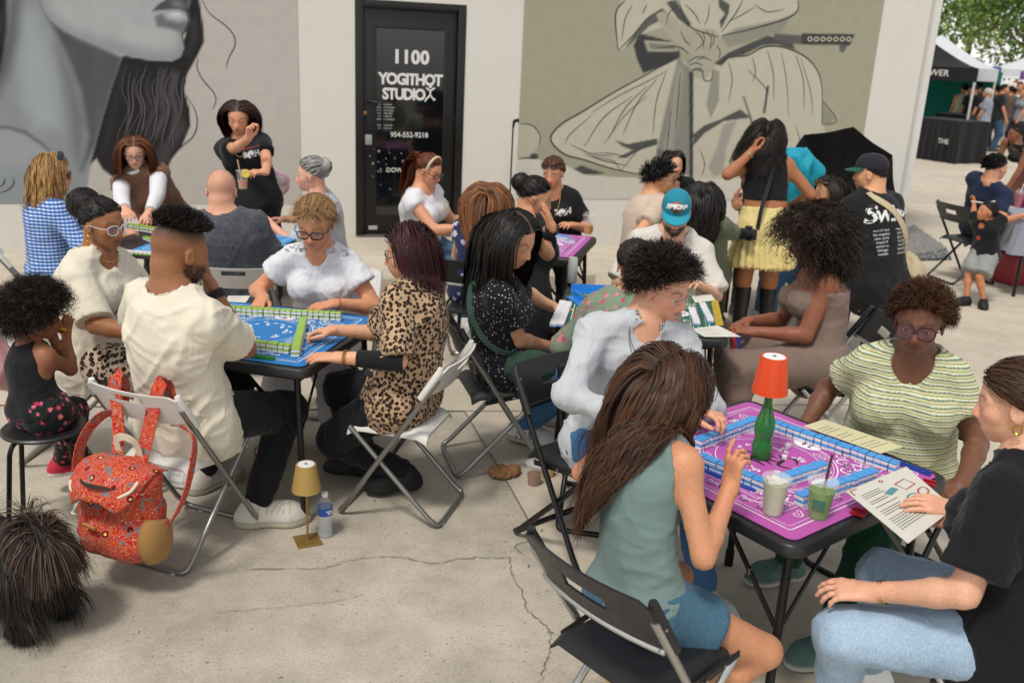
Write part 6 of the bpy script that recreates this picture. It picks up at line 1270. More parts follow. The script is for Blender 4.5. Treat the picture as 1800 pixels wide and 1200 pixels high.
for s, g in (('r', 1), ('l', -1)):
    a, b = P9['nk'] + P9['rs'] * g * .062 + P9['ut'] * .035 + P9['ft'] * .01, P9['Sh'][s] + P9['ut'] * .055 - P9['O'] * 0; pts = [a + (b - a) * t + P9['ut'] * (.010 * sin(t * 24)) + P9['ft'] * (.02 * sin(t * 19) + .02) for t in np.linspace(0, 1.15, 26)]
    rf = MB(); rf.ribbon([p - P9['O'] for p in pts], .035 + .012 * np.sin(np.arange(26) * 1.1), P9['ft']); rf.build('ruffle', _M['white_gauze'], P9['top'])
chair('white', (-.49, 3.91), 165, 'white folding chair under the woman in the leopard print top')
P10 = person('woman with burgundy bob in leopard print top and black trousers, side view', V3(-.50, 3.91, .545), at(716, 445, 1.175), 160, S=1.62, skin='cb9b7c', syaw=155, hy=186, hp=10, hr=hnd(588, 580, .795), hl=hnd(600, 628, .775), er=-Z3 + rdir(155) * .5, el=-Z3 * .9 - rdir(155) * .6, hdr=V3(-.95, -.1, -.1), hdl=V3(-.95, .02, -.02), hnl=V3(.0, .1, -1), curl_r=.85, curl_l=.22, thumb=.2, fr=V3(-.72, 4.18, .09), fl=hnd(712, 830, .10), kl=V3(-.9, -.2, .5), fyl=200, fyr=170,
    near=2, top=dict(mat=cloth('leopard_print', 'bb9c7c', kind='leopard', scale=58.), kind='tee', sleeve=.95, e=.016, loose=.016, hem=-.09, wr=.006, nk=1.05, name='leopard_top', flare=.7), bot=dict(mat=BLACKP, e=.008), shoes=dict(col='141416', sole='1c1c1e'),
    hair=dict(kind='long', col='1d0a0c', col2='4a1a20', n=2300, L=.19, w=.0056, vol=.034, k=9, part=-.15, stiff=.42, fall=-fdir(186) * .22), brow='3a2420', mouth='a06058')
glasses(P10, '1a1512', '9a9aa0', r=.11, ry=.09, tube=.008)
for s in 'rl':
    sl_ = MB(); a = P10['El'][s]; b = P10['Wr'][s]; sl_.tube([a - (b - a) * .10 - P10['O'], a + (b - a) * .35 - P10['O'], a + (b - a) * .72 - P10['O']] if s == 'l' else [a - (b - a) * .05 - P10['O'], a + (b - a) * .22 - P10['O']], [.045, .042, .036] if s == 'l' else [.044, .041], 12); sl_.build('undersleeve', BLACKC, P10['root'])
ring_on(P10, 'l', tube=.0035, t=.95, chain=True, n=2)
MB().tube([P10['pel'] + P10['ut'] * .09 - P10['O'] + (P10['rs'] * cos(t) * .165 + P10['ft'] * sin(t) * .14) for t in np.linspace(0, 2 * pi, 25)[:-1]], .016, 8, True).build('belt_strap', BLACKC, P10['root'])
q_ = P10['hc'] + (np.array([0, -.47, -.08]) * P10['H']) @ P10['A'] - P10['O']; m = MB()
for k in range(7): m.tube([q_ + P10['A'][2] * (.04 - k * .014), q_ + P10['A'][2] * (.035 - k * .014) - P10['A'][1] * .028, q_ + P10['A'][2] * (.02 - k * .014) - P10['A'][1] * .005], .005, 6)
m.build('hair_claw', plain('claw_black', '161414', .3), P10['root'])
P6 = person('woman with braided bun, clear glasses and cream graphic T-shirt by the blue table', V3(-2.02, 4.25, .545), V3(-1.925, 4.25, 1.185), -5, S=1.70, skin='90603f', bulk=1.04, syaw=-12, hy=-22, hp=8, hr=V3(-1.62, 3.92, .76), hl=V3(-1.62, 4.42, .78), er=V3(-.2, -.6, -1), hdr=V3(.9, .2, 0), fr=V3(-1.62, 4.0, .09), fl=V3(-1.62, 4.45, .09),
    top=dict(mat=CREAM, kind='tee', sleeve=.95, e=.015, loose=.02, hem=-.09, wr=.010, flare=1.4, trim=BAND('cream', 'd8d0bd')), bot=dict(mat=cloth('leopard_shorts', 'c0ab94', kind='leopard', scale=40.), leg=.42, e=.014, name='shorts'), shoes=dict(col='d8d8d6'),
    hair=dict(kind='swept', col='0d0a09', col2='241a16', n=900, w=.011, vol=.016, G=(.0, -.44, .26), bun=dict(c=(0, -.52, .30), r=.072, n=420)), mouth='6d3c34')
glasses(P6, 'c9c4c4', 'a9a5c4', r=.12, ry=.10, tube=.011, alpha=.22)
for s in 'rl':
    q_ = P6['hc'] + (np.array([.375 if s == 'r' else -.375, -.02, -.24]) * P6['H']) @ P6['A'] - P6['O']; m = MB()
    for k in range(2): m.tube([q_ + P6['A'][1] * cos(t) * .008 + P6['A'][2] * (sin(t) * .013 - k * .024) for t in np.linspace(0, 2 * pi, 13)[:-1]], .003, 6, True)
    m.build('earring', plain('gold', 'c79a45', .25, 1.), P6['root'])
necklace(P6, 'c79a45', .02, .0022)
decal(P6, text_mesh('MADE IN', .018), P6['top'], P6['c'](.66) - P6['rs'] * .075, -P6['ft'], -P6['rs'], P6['ut'], plain('print_dark', '3a3a38', .7))
em = MB(); t = np.linspace(0, pi, 14); em.ribbon([(.05 * cos(k), .035 * sin(k), 0) for k in t], .014); decal(P6, em.mesh(), P6['top'], P6['c'](.46) + P6['rs'] * .01, -P6['ft'], P6['rs'], P6['ut'], _M['print_dark'], 'graphic_print')
chair('white', (-2.10, 4.24), -5, 'white folding chair under the woman with the braided bun')
stool((-1.94, 3.57), .3, 'round black stool under the small girl with curly hair')
P7 = person('small girl with curly afro in black tank top and floral leggings on a stool', V3(-1.95, 3.585, .53), V3(-1.965, 3.665, .905), 62, S=1.12, skin='8a5b3f', syaw=55, hy=40, hp=14, near=2, child=True, hr=hnd(115, 585, .79), hl=hnd(90, 590, .80), er=-Z3 * 1.2 + rdir(55) * .5, el=-Z3 - rdir(55) * .3, hdr=V3(.1, .3, .8), hdl=V3(.3, .2, .7), curl=.7, fr=hnd(108, 812, .15), fl=V3(-2.02, 3.88, .15), fyr=30, fyl=50,
    top=dict(mat=cloth('black_tank_rib', '131417'), kind='tank', neck='scoop', e=.007, hem=-.02, wr=.003, nk=1.0), bot=dict(mat=cloth('floral_leggings', '14181a', 'b02a4e', kind='floral', c3='d86a7c', c4='e8c860', scale=30.), e=.008, leg=.97, name='leggings', wr=.003), shoes=dict(col='b8203a', sole='e4ded8', len=1.0),
    hair=dict(kind='afro', col='120c09', col2='35241a', n=3000, L=.098, w=.0038, vol=.02, curl=.011, cf=22, up=.35, k=13), bulk=1.0)
q_ = hnd(98, 578, .83); sn = MB().box((0, 0, 0), (.075, .006, .045), bev=.002); so_ = sn.build('snack_pack', plain('yellow_foil', 'd9b41f', .3, .3), None, q_, radians(40)); so_.rotation_euler = (.9, .5, radians(40)); tag(so_, 'yellow and red snack wrapper in the small girl’s hands'.replace('’s', ''), 'snack'); MB().box((.02, -.0006, -.005), (.03, .0062, .03), bev=.002).build('wrapper_print', plain('red_foil', 'b3281d', .3, .3), so_)

# --- table in front of the grey mural
TBL['C'].location = (-2.28, 6.12, 0)
P1 = person('blond woman in blue patterned top and dark headband, back to camera at far left', V3(-3.02, 5.90, .54), V3(-2.96, 5.90, 1.16), 35, S=1.66, skin='cf9f80', hy=22, hp=5, hl=V3(-2.9, 6.3, .78), hr=V3(-2.58, 5.9, .78), near=0, er=V3(-.3, -.8, -.5),
    top=dict(mat=cloth('blue_dash_knit', '3a67ad', 'c9d6ea', kind='dash', scale=46.), kind='long', sleeve=1.9, e=.016, loose=.02, hem=-.1), bot=dict(mat=DENIM), shoes=dict(col='c8c8c6'),
    hair=dict(kind='long', col='6e4a26', col2='d2a96a', n=2600, L=.27, w=.006, vol=.032, curl=.012, cf=11, k=10, stiff=.5), eyes='open')
chair('white', (-3.10, 5.84), 35, 'white folding chair under the woman in the blue patterned top')
hb = MB(); hb.tube([P1['hc'] + (np.array([.37 * cos(t), .12 + .05 * sin(t), .16 + .40 * sin(t)]) * P1['H']) @ P1['A'] - P1['O'] for t in np.linspace(-.25, pi + .25, 17)], .02, 8); hb.build('headband', cloth('navy_band', '23313f'), P1['root']); glasses(P1, '101010', '151515', alpha=.95, r=.13, ry=.1)
P2 = person('woman with auburn hair and glasses in brown sweater before the mural', V3(-2.75, 7.30, .54), at(237, 268, 1.19), -75, S=1.68, skin='d2a088', hy=-72, hp=18, hr=at(222, 384, .80), hl=at(262, 380, .80), near=0, bulk=1.05, er=V3(-.8, .4, -.8), el=V3(.9, .4, -.8),
    top=dict(mat=cloth('brown_fleece', '7a5a48'), kind='tee', sleeve=.30, e=.018, loose=.02, neck='high', nk=1.3, name='sweater', hem=-.08), bot=dict(mat=BLACKP), shoes=dict(col='c8c8c6'),
    hair=dict(kind='long', col='4a2414', col2='8a4e2c', n=2200, L=.29, w=.006, vol=.022, k=9, stiff=.5, part=0.), eyes='down')
glasses(P2, '1d1815', '8d8f94', alpha=.3, r=.12)
wsl = MB()
for s in 'rl': wsl.tube([P2['Sh'][s] + (P2['El'][s] - P2['Sh'][s]) * .12 - P2['O'], P2['El'][s] - P2['O'], P2['El'][s] + (P2['Wr'][s] - P2['El'][s]) * .9 - P2['O']], [.066, .056, .042], 12)
wsl.build('white_sleeves', WHITEC, P2['root']); MB().tube([P2['nk'] + P2['ut'] * .045 + (P2['rs'] * cos(t) + P2['ft'] * sin(t)) * .062 - P2['O'] for t in np.linspace(0, 2 * pi, 21)[:-1]], .016, 8, True).build('turtleneck', WHITEC, P2['root'])
bd = lambda P, u, v, r, c, nm='sticker': decal(P, MB().add([(r * cos(t) * (1 + .06 * (i % 2)), r * sin(t) * (1 + .06 * (i % 2)), 0) for i, t in enumerate(np.linspace(0, 2 * pi, 21)[:-1])], [list(range(20))]).mesh(), P['top'], P['c'](v) + P['rs'] * u, -P['ft'], P['rs'], P['ut'], plain('sticker_' + c, c, .5), nm)
bd(P2, -.09, .62, .035, 'd6bd6e')
P3 = person('woman standing in black T-shirt and black trousers holding an orange drink', V3(-1.98, 6.95, .88), at(420, 207, 1.475), -88, S=1.62, skin='c99472', hy=-85, hp=20, hl=hnd(470, 318, 1.10), hr=hnd(437, 245, 1.36), el=V3(.8, .3, -.8), er=V3(-.5, -.25, -1.2), hdr=V3(.15, -.15, .9), hdl=V3(-.7, -.6, .1), curl_r=1.0, curl_l=.7, fr=V3(-2.08, 6.93, .09), fl=V3(-1.86, 6.93, .09), kr=V3(0, -1, 0), kl=V3(0, -1, 0), near=0, hs=1.06,
    top=dict(mat=BLACKC, kind='tee', sleeve=.7, e=.014, loose=.012, hem=-.05, flare=1.2), bot=dict(mat=BLACKP, e=.016, waist=.07), shoes=dict(col='222222'), hair=dict(kind='long', col='1d0f0a', col2='4a2a1c', n=2600, L=.36, w=.0045, vol=.010, curl=.008, k=11, part=0., tight=.07, fall=(0, .25, 0)), hunch=.01)
decal(P3, text_mesh('MAHJONG ON', .022), P3['top'], P3['c'](.80) - P3['rs'] * .085, -P3['ft'], -P3['rs'], P3['ut'], plain('print_red', 'b8443c', .6)); decal(P3, text_mesh('B@H', .055, off=.003), P3['top'], P3['c'](.70) - P3['rs'] * .085, -P3['ft'], -P3['rs'], P3['ut'], plain('print_white', 'd4d4d2', .6)); necklace(P3, 'c79a45', .10, .002)
P4 = person('bald man in dark heather T-shirt, back to camera', V3(-1.70, 5.56, .55), at(390, 335, 1.165), 100, S=1.78, sex='m', skin='cd9a80', hy=98, hp=12, near=1, bulk=1.08, hr=V3(-1.62, 5.82, .76), hl=V3(-2.0, 5.80, .76),
    top=dict(mat=cloth('dark_heather', '36383e', '5d6068', kind='heather'), kind='tee', sleeve=.7, e=.016, loose=.025, hem=-.1), bot=dict(mat=DENIM), shoes=dict(col='888888'), hair=dict(kind='short', col='9a7a66', n=500, L=.006, w=.0015, k=4, vol=.003, up=1., scalp=.22, top=-.9, line=-.1), brow='7a6050')
chair('white', (-1.66, 5.50), 96, 'white folding chair under the bald man')
P5 = person('grey haired woman in pale lace top seen in profile near the white pillar', V3(-1.38, 6.62, .54), at(546, 308, 1.15), 185, S=1.64, skin='cf9c86', hy=188, hp=6, near=0, hr=V3(-1.7, 6.75, .78), hl=V3(-1.72, 6.45, .78),
    top=dict(mat=cloth('pale_lace', 'c9ccd0', 'a6aab2', kind='heather'), kind='tee', sleeve=.9, e=.016, loose=.02, hem=-.1), bot=dict(mat=BLACKP), shoes=dict(col='c8c8c6'), hair=dict(kind='swept', col='6e6a66', col2='b9b5b0', n=900, w=.008, vol=.035, G=(0, -.46, .22), bun=dict(c=(0, -.44, .25), r=.055, n=260)), brow='8a8480')

# --- table near the door
P11 = person('woman in white top with ponytail and pale headband before the door', V3(-.72, 7.05, .54), at(755, 300, 1.16), -25, S=1.66, skin='c89270', hy=-28, hp=22, near=0, hr=V3(-.36, 6.72, .79), hl=V3(-.34, 6.98, .79), bulk=1.1,
    top=dict(mat=WHITEC, kind='tee', sleeve=.22, e=.012, neck='boat', nk=.85, hem=-.06), bot=dict(mat=DENIMD), shoes=dict(col='c8c8c6'), hair=dict(kind='swept', col='4a2413', col2='8a4a24', n=1000, w=.008, vol=.02, G=(0, -.46, .16), tail=dict(d=(0, -.8, .1), L=.34, n=320, wv=.01)), eyes='down')
glasses(P11, '15120f', '9a9a9c', r=.12, ry=.09, tube=.011); bd(P11, -.085, .74, .032, 'd6b35e'); MB().tube([P11['hc'] + (np.array([.36 * cos(t), .10, .14 + .40 * sin(t)]) * P11['H']) @ P11['A'] - P11['O'] for t in np.linspace(0, pi, 15)], .010, 7).build('headband', plain('cream_band', 'c9b79a', .7), P11['root'])
P12 = person('woman with long light brown hair in blue and white floral dress, back to camera', V3(-.24, 6.0, .54), at(858, 352, 1.11), 80, S=1.64, skin='c99a78', hp=10, near=0, hr=V3(.0, 6.3, .78), hl=V3(-.25, 6.3, .78),
    top=dict(mat=cloth('blue_floral', '272852', 'b9b6cf', kind='floral', c3='d8d6de', c4='d9a63c', scale=15.), kind='tee', sleeve=.4, e=.014, hem=-.1, name='dress'), bot=dict(mat=_M['blue_floral'], kind='pants', leg=.75, e=.03, name='dress_skirt'), shoes=dict(col='c8c8c6'), hair=dict(kind='long', col='5a351c', col2='a0683a', n=2000, L=.44, w=.006, vol=.012, k=10, tight=.10, fall=-fdir(80) * .2))
chair('black', (-.24, 5.88), 80, 'black folding chair under the woman in the floral dress')
P15 = person('woman in black T-shirt with sunglasses pushed up into her hair', V3(.34, 7.30, .54), at(972, 305, 1.15), -100, S=1.66, skin='c7926f', hy=-108, hp=14, near=0, hr=V3(.08, 7.02, .79), hl=V3(.42, 7.0, .79),
    top=dict(mat=BLACKC, kind='tee', sleeve=.7, e=.014, loose=.015, hem=-.08), bot=dict(mat=BLACKP), shoes=dict(col='333333'), hair=dict(kind='swept', col='3a1f10', col2='7a4a26', n=800, w=.009, vol=.03, G=(0, -.46, .05), bun=dict(c=(0, -.47, .05), r=.045)))
gls = glasses(P15, '2a2422', '3c3a40', alpha=.85, r=.13, ry=.09, y=.40, z=.36); decal(P15, text_mesh('B@H', .055, off=.003), P15['top'], P15['c'](.74) - P15['rs'] * .085, -P15['ft'], -P15['rs'], P15['ut'], _M['print_white']); necklace(P15, 'c79a45', .11, .004)
P13 = person('woman in black with dark bun covering her face with both hands', V3(.08, 5.30, .54), V3(.10, 5.56, 1.205), 25, S=1.68, skin='bd8968', hy=-5, hp=18, near=0, bulk=1.05, hr=at(938, 415, 1.09), hl=at(985, 400, 1.12), hdr=V3(-.05, .05, 1), hdl=V3(-.35, .05, .9), hnr=V3(-1, .2, 0), hnl=V3(-1, .2, 0), er=V3(.6, -.3, -1), el=V3(.9, .1, -1), curl=.15, fr=V3(.5, 5.15, .09), fl=V3(.52, 5.35, .09), kr=V3(1, 0, .5),
    top=dict(mat=BLACKC, kind='tee', sleeve=.75, e=.016, loose=.02, hem=-.09), bot=dict(mat=BLACKP), shoes=dict(col='d0cfca'), hair=dict(kind='swept', col='0f0c0b', col2='2c2420', n=1000, w=.008, vol=.02, G=(0, -.44, .22), bun=dict(c=(0, -.50, .24), r=.055, n=320)))
ring_on(P13, 'l', tube=.012, col='17181c', metal=0, rough=.5, name='watch', t=.92)
P14 = person('woman with long black hair in polka dot blouse and blue jeans, side view', V3(-.03, 4.46, .54), at(903, 420, 1.195), 18, S=1.68, skin='cb9a7a', syaw=2, hy=-34, hp=26, hr=hnd(962, 608, .62), hl=V3(.32, 4.95, .62), er=V3(-.3, -.5, -1), hdr=V3(.95, .1, -.1), hdl=V3(.9, -.1, 0), hs=1.10, fr=hnd(918, 748, .10), fl=V3(.28, 4.95, .09), kr=V3(.9, -.1, .4), fyr=-30, fyl=0,
    top=dict(mat=cloth('polka_dots', '14161c', 'd0d0d2', kind='dots', scale=62.), kind='tee', sleeve=.62, e=.015, hem=-.07, wr=.006, flare=1.2, name='blouse', loose=.012), bot=dict(mat=DENIM, name='jeans'), shoes=dict(col='dcdcd8', sole='cfccbf', strip='17181a', len=1.1),
    hair=dict(kind='long', col='0c0909', col2='28201c', n=2400, L=.45, w=.0072, vol=.022, k=12, tight=.05, part=.02, fall=V3(-.14, .03, 0)), brow='14100e')
chair('steel', (-.05, 4.44), 16, 'grey steel folding chair under the woman in the polka dot blouse')

# --- green table in the middle
P18 = person('bearded man in teal cap and off white T-shirt looking down', V3(.92, 5.68, .55), at(1188, 374, 1.155), -95, S=1.80, sex='m', skin='d3a68c', hp=26, hy=-98, near=1, hr=V3(.72, 5.30, .78), hl=V3(1.08, 5.28, .78), top=dict(mat=OFFW, kind='tee', sleeve=.95, e=.016, loose=.02, hem=-.1, flare=1.4, wr=.009, trim=BAND('off', 'd2cdc4')), bot=dict(mat=BLACKP), shoes=dict(col='d8d8d6'),
    hair=dict(kind='short', col='2a1c14', n=700, L=.014, w=.002, k=4, vol=.006, up=.6), beard=dict(col='2b1d14', a=.85, n=700, L=.010), brow='2b1d14')
def cap(P, c, brim, yaw_fwd=1., text=None, back=False):
    hc, A, H, O = P['hc'], P['A'], P['H'], P['O']; W = lambda x, y, z: hc + (np.array([x, y, z]) * H) @ A - O; m = MB(); n, k = 28, 9; V = []
    for j in range(k + 1):
        ph = (j / k) * pi / 2
        for i in range(n):
            t = i * 2 * pi / n; r = cos(ph) ** .72; V.append(W(.365 * r * cos(t), -.05 + .465 * r * sin(t) , .17 + .40 * sin(ph) + (.03 * sin(t) * cos(ph))))
    F = [[j * n + i, j * n + (i + 1) % n, (j + 1) * n + (i + 1) % n, (j + 1) * n + i] for j in range(k) for i in range(n)]; m.add(V, F); cp = m.build('cap', cloth('cap_' + c, c, fold=.15), P['root'])
    m = MB(); top, bot = [], []
    for i in range(13):
        t = pi * (.12 + .76 * i / 12); s = -1 if back else 1
        for q_, r in ((top, 0), (bot, 1)): q_.append((t, s))
    V = []
    for lay in (0, -.03):
        for rr in (0, .35, .7, 1.):
            for t, s in top: V.append(W((.355 + .02 * rr) * cos(t), -.05 + s * ((.455) * sin(t) + rr * .30 * sin(t) ** .8), .185 + lay - .05 * rr - .05 * (cos(t) ** 2) * rr))
    F = [];
    for l in range(2):
        for j in range(3):
            for i in range(12): a = l * 52 + j * 13 + i; f = [a, a + 1, a + 14, a + 13]; F.append(f if l else f[::-1])
    F += [[39 + i, 40 + i, 92 + i, 91 + i] for i in range(12)]
    m.add(V, F).build('brim', cloth('brim_' + brim, brim, fold=.1), cp); MB().lathe([(.001, .006), (.009, .0)], W(0, -.05, .565), 10).build('button', cloth('brim_' + brim, brim), cp); return cp, W
cp, W = cap(P18, '1f7f93', '2b93a8')
def cap_badge(P, W, cp):
    A = P['A']; O = P['O']; me = text_mesh('PISTONS', .034, off=.0035, spacing=.85, shear=.15); c = P['hc'] + (np.array([0, .3, .38]) * P['H']) @ A; n_ = nrm(A[1] * .85 + A[2] * .55); u_ = nrm(np.cross(A[0], n_)); u_ = u_ * np.sign(u_[2]); bb = MB().lathe([(.001, 0), (.036, 0)], sides=20).mesh(); 
    for me_, mt, of, dz in ((bb, plain('badge_orange', 'a86038', .6), .002, -.004), (me, plain('badge_white', 'dcdcda', .6), .005, 0)): decal(P, me_, cp, c + u_ * dz, -n_, -A[0], u_, mt, 'badge', of, cp)
cap_badge(P18, W, cp)
P19 = person('woman in green and pink floral blouse with dark hair, back to camera', V3(.50, 3.98, .54), V3(.545, 4.16, 1.13), 80, S=1.64, skin='c99a7a', hy=85, hp=22, near=1, hr=V3(.75, 4.35, .78), hl=V3(.35, 4.42, .78), bulk=1.06, top=dict(mat=cloth('sage_floral', '7c8c78', 'b8455c', kind='floral', c3='cf7a86', c4='d8a05a', scale=27.), kind='tee', sleeve=1.25, e=.02, loose=.02, hem=-.1, flare=1.5, wr=.009, name='blouse'), bot=dict(mat=BLACKP), shoes=dict(col='333333'),
    hair=dict(kind='swept', col='120d0b', col2='3a2a22', n=1200, w=.007, vol=.02, G=(0, -.5, -.05), bun=dict(c=(0, -.50, -.06), r=.045)))
chair('jet', (.48, 3.92), 80, 'black folding chair under the woman in the floral blouse')
P24 = person('woman with big dark curls in taupe strapless dress, seated in profile', V3(1.62, 4.74, .55), V3(1.545, 4.80, 1.165), 175, S=1.70, skin='85523a', hy=172, hp=14, bulk=1.08, hips=1.18, bust=1.1, syaw=180, hr=V3(1.28, 4.86, .70), hl=V3(1.27, 4.68, .69), er=V3(.3, .6, -1), el=V3(.35, -.5, -1), hdl=V3(-.9, .1, .1), hdr=V3(-.8, -.3, -.2), curl=.7, fr=V3(1.22, 4.95, .09), fl=V3(1.20, 4.58, .09),
    near=2, top=dict(mat=cloth('taupe_jersey', '7d6a60', weave=200, fold=.3), kind='none', neck='strapless', e=.010, hem=-.03, wr=.004, name='dress'), bot=dict(mat=_M['taupe_jersey'], leg=.86, e=.022, name='dress_skirt', wr=.005), shoes=dict(col='1a1a1a', sole='222222'),
    hair=dict(kind='afro', col='0f0a08', col2='3f2618', n=2800, L=.19, w=.0052, vol=.02, curl=.018, cf=24, up=1.5, k=17), hs=1.03, mouth='6d3a32')
chair('black', (1.70, 4.74), 178, 'black folding chair with silver legs under the woman in the taupe dress')
P16 = person('man with black hair and glasses in beige T-shirt turned to the right', V3(.92, 6.62, .55), at(1160, 315, 1.2), 10, S=1.80, sex='m', skin='c8956f', hy=5, hp=6, near=0, bulk=1.05, hr=hnd(1088, 455, .76), hl=V3(1.3, 6.9, .78), er=V3(-.5, -.6, -.6), hdr=V3(.4, -.2, -.8),
    top=dict(mat=cloth('beige_tee', 'c4b29f'), kind='tee', sleeve=.75, e=.018, loose=.025, hem=-.1, trim=BAND('beige', 'b9a78a')), bot=dict(mat=cloth('stone_trousers', 'a39c94')), shoes=dict(col='d8d8d6'), hair=dict(kind='short', col='0d0b0b', n=1500, L=.05, w=.005, k=6, vol=.03, up=.9, comb=(0, .4, .3), curl=.05, col2='1d1917'))
glasses(P16, '15130f', '8a8c90', alpha=.2)
P17 = person('older woman with short dark hair sitting far back by the mural', V3(1.42, 8.25, .54), at(1184, 290, 1.17), -90, S=1.58, skin='cf9d7c', hy=-75, near=0, top=dict(mat=BLACKC, kind='tee', sleeve=.7, hem=-.08), bot=dict(mat=BLACKP), shoes=dict(col='333333'), hair=dict(kind='long', col='1c1310', col2='3f2c24', n=800, L=.16, w=.009, vol=.03, k=7, stiff=.4), eyes='open')
P28 = person('woman with long black curls in olive shirt, back to camera', V3(1.40, 6.78, .54), at(1236, 350, 1.13), 75, S=1.64, skin='c0906e', hp=8, near=0, hr=V3(1.72, 7.0, .80), hl=V3(1.3, 7.2, .8), top=dict(mat=cloth('olive_shirt', '5f6650'), kind='long', sleeve=1.6, e=.018, loose=.03, hem=-.1), bot=dict(mat=cloth('olive_trousers', '6d7562')), shoes=dict(col='333333'), hair=dict(kind='long', col='0b0909', col2='241b18', n=2200, L=.38, w=.006, vol=.022, curl=.014, cf=16, k=12, tight=.03))
P33 = person('person in black top half hidden behind the woman in the yellow skirt', V3(2.06, 7.95, .54), V3(2.035, 7.85, 1.1), -100, S=1.60, skin='c99474', near=0, hr=at(1273, 372, .98), hdr=V3(-.1, -.1, 1), top=dict(mat=BLACKC, kind='tee', sleeve=.8, hem=-.08), bot=dict(mat=BLACKP), shoes=dict(col='333333'), hair=dict(kind='swept', col='120d0b', n=600, w=.01, G=(0, -.46, .1)))
P25 = person('woman standing in black crop top and pale yellow skirt, seen from behind', V3(1.80, 6.72, .90), V3(1.775, 6.86, 1.525), 82, S=1.68, skin='9a6643', hy=70, hp=-2, hl=V3(1.635, 6.72, 1.42), el=V3(-1, -.2, -1.2), hdl=V3(.25, .1, .9), hr=V3(2.02, 6.95, 1.02), er=V3(.9, -.5, -.6), fr=V3(1.90, 6.72, .09), fl=V3(1.70, 6.72, .09), kr=V3(0, 1, 0), kl=V3(0, 1, 0), fyr=75, fyl=90, curl_l=.9, hunch=.0,
    top=dict(mat=BLACKC, kind='tank', neck='crew', nk=1.2, e=.009, hem=.115, wr=.004, name='crop_top'), near=2, bot=dict(mat=cloth('pale_yellow_pleats', 'd4c183', fold=.5), kind='skirt', e=.02, leg=.165, flare=.32, pleat=.011, waist=.085, name='skirt'), shoes=dict(col='101012', sole='0c0c0c', boot=.86),
    hair=dict(kind='long', col='0c0908', col2='2a1d17', n=2800, L=.28, w=.005, vol=.035, curl=.016, cf=14, k=10, fall=V3(-.35, 0, 0)))
ring_on(P25, 'l', tube=.005, col='b5a98a', t=.90, n=2, name='bangles')
P26 = person('man in dark cap and black printed T-shirt on a stool, back to camera', V3(2.62, 6.55, .56), at(1530, 305, 1.315), 118, S=1.84, sex='m', skin='c9966f', syaw=112, hy=150, hp=6, near=1, hl=V3(2.25, 6.8, .80), hr=V3(2.6, 7.1, .85), fr=V3(2.55, 7.0, .09), fl=V3(2.28, 6.8, .09), top=dict(mat=BLACKC, kind='tee', sleeve=.95, e=.022, loose=.035, hem=-.12, flare=1.3), bot=dict(mat=cloth('charcoal_cargo', '3c403e'), e=.02), shoes=dict(col='c2c2c0'),
    hair=dict(kind='short', col='15100e', n=700, L=.02, w=.003, k=4, vol=.006, up=.4))
cap(P26, '26242c', '1f5a48')
stool((2.60, 6.50), .2, 'round black stool under the man in the black printed T-shirt')
PW = _M['print_white']; bk_ = P26['c'](.80) - P26['ft'] * .2; rr_ = -P26['rs']
decal(P26, text_mesh('Swing', .17, off=.003, shear=.3, spacing=.85), P26['top'], P26['c'](.78) - rr_ * -.02, P26['ft'], P26['rs'], P26['ut'], PW)
for i in range(7): decal(P26, text_mesh(('world tour', 'los angeles', 'new york', 'miami fl', 'austin tx', 'chicago', 'seattle')[i], .026), P26['top'], P26['c'](.60 - i * .045) - P26['rs'] * .085, P26['ft'], P26['rs'], P26['ut'], PW); decal(P26, text_mesh(('march 12', 'april 03', 'april 19', 'may 06', 'may 22', 'june 01', 'june 14')[i], .026), P26['top'], P26['c'](.60 - i * .045) + P26['rs'] * .075, P26['ft'], P26['rs'], P26['ut'], PW)
P27 = person('young woman with long dark hair and sunglasses on her head near the umbrella', V3(2.45, 7.25, .54), at(1455, 338, 1.15), 180, S=1.64, skin='c39170', hy=190, hp=8, near=0, hr=V3(2.05, 7.35, .80), hl=V3(2.0, 7.15, .80), top=dict(mat=cloth('ivory_top', 'c9bfb2'), kind='tee', sleeve=.3, hem=-.08), bot=dict(mat=DENIM), shoes=dict(col='d8d8d6'), hair=dict(kind='long', col='120d0b', col2='33241c', n=1800, L=.44, w=.006, vol=.016, k=10, tight=.04, fall=(.15, 0, 0)))
glasses(P27, '8a6a3a', '5a4a3a', alpha=.6, r=.12, ry=.09, y=.36, z=.36)
# --- right edge
P29 = person('small boy in black T-shirt and grey shorts with both arms raised', V3(4.27, 8.38, .47), at(1733, 372, .85), -150, S=.98, skin='b57a54', child=True, syaw=-155, hy=-170, hp=-6, near=1, hr=at(1712, 352, .90), hl=at(1738, 368, .86), er=V3(-.5, -.6, -.5), el=V3(.3, -.8, -.6), hdr=V3(-.3, .1, .7), hdl=V3(-.4, 0, .8), curl=.9, fr=at(1698, 526, .06), fl=at(1729, 530, .06), kr=V3(-1, -.5, 0), kl=V3(-1, -.5, 0), fyr=-165, fyl=-110,
    top=dict(mat=BLACKC, kind='tee', sleeve=.85, e=.014, loose=.03, hem=-.07, flare=1.3), bot=dict(mat=cloth('grey_jersey', '8d8e8c'), leg=.46, e=.02, name='shorts'), shoes=dict(col='17181a', sole='1d1d1d', len=1.05), hair=dict(kind='short', col='0d0b0b', n=900, L=.035, w=.005, k=5, vol=.015, up=.5))
bd(P29, .0, .60, .022, 'b5453a', 'badge'); 
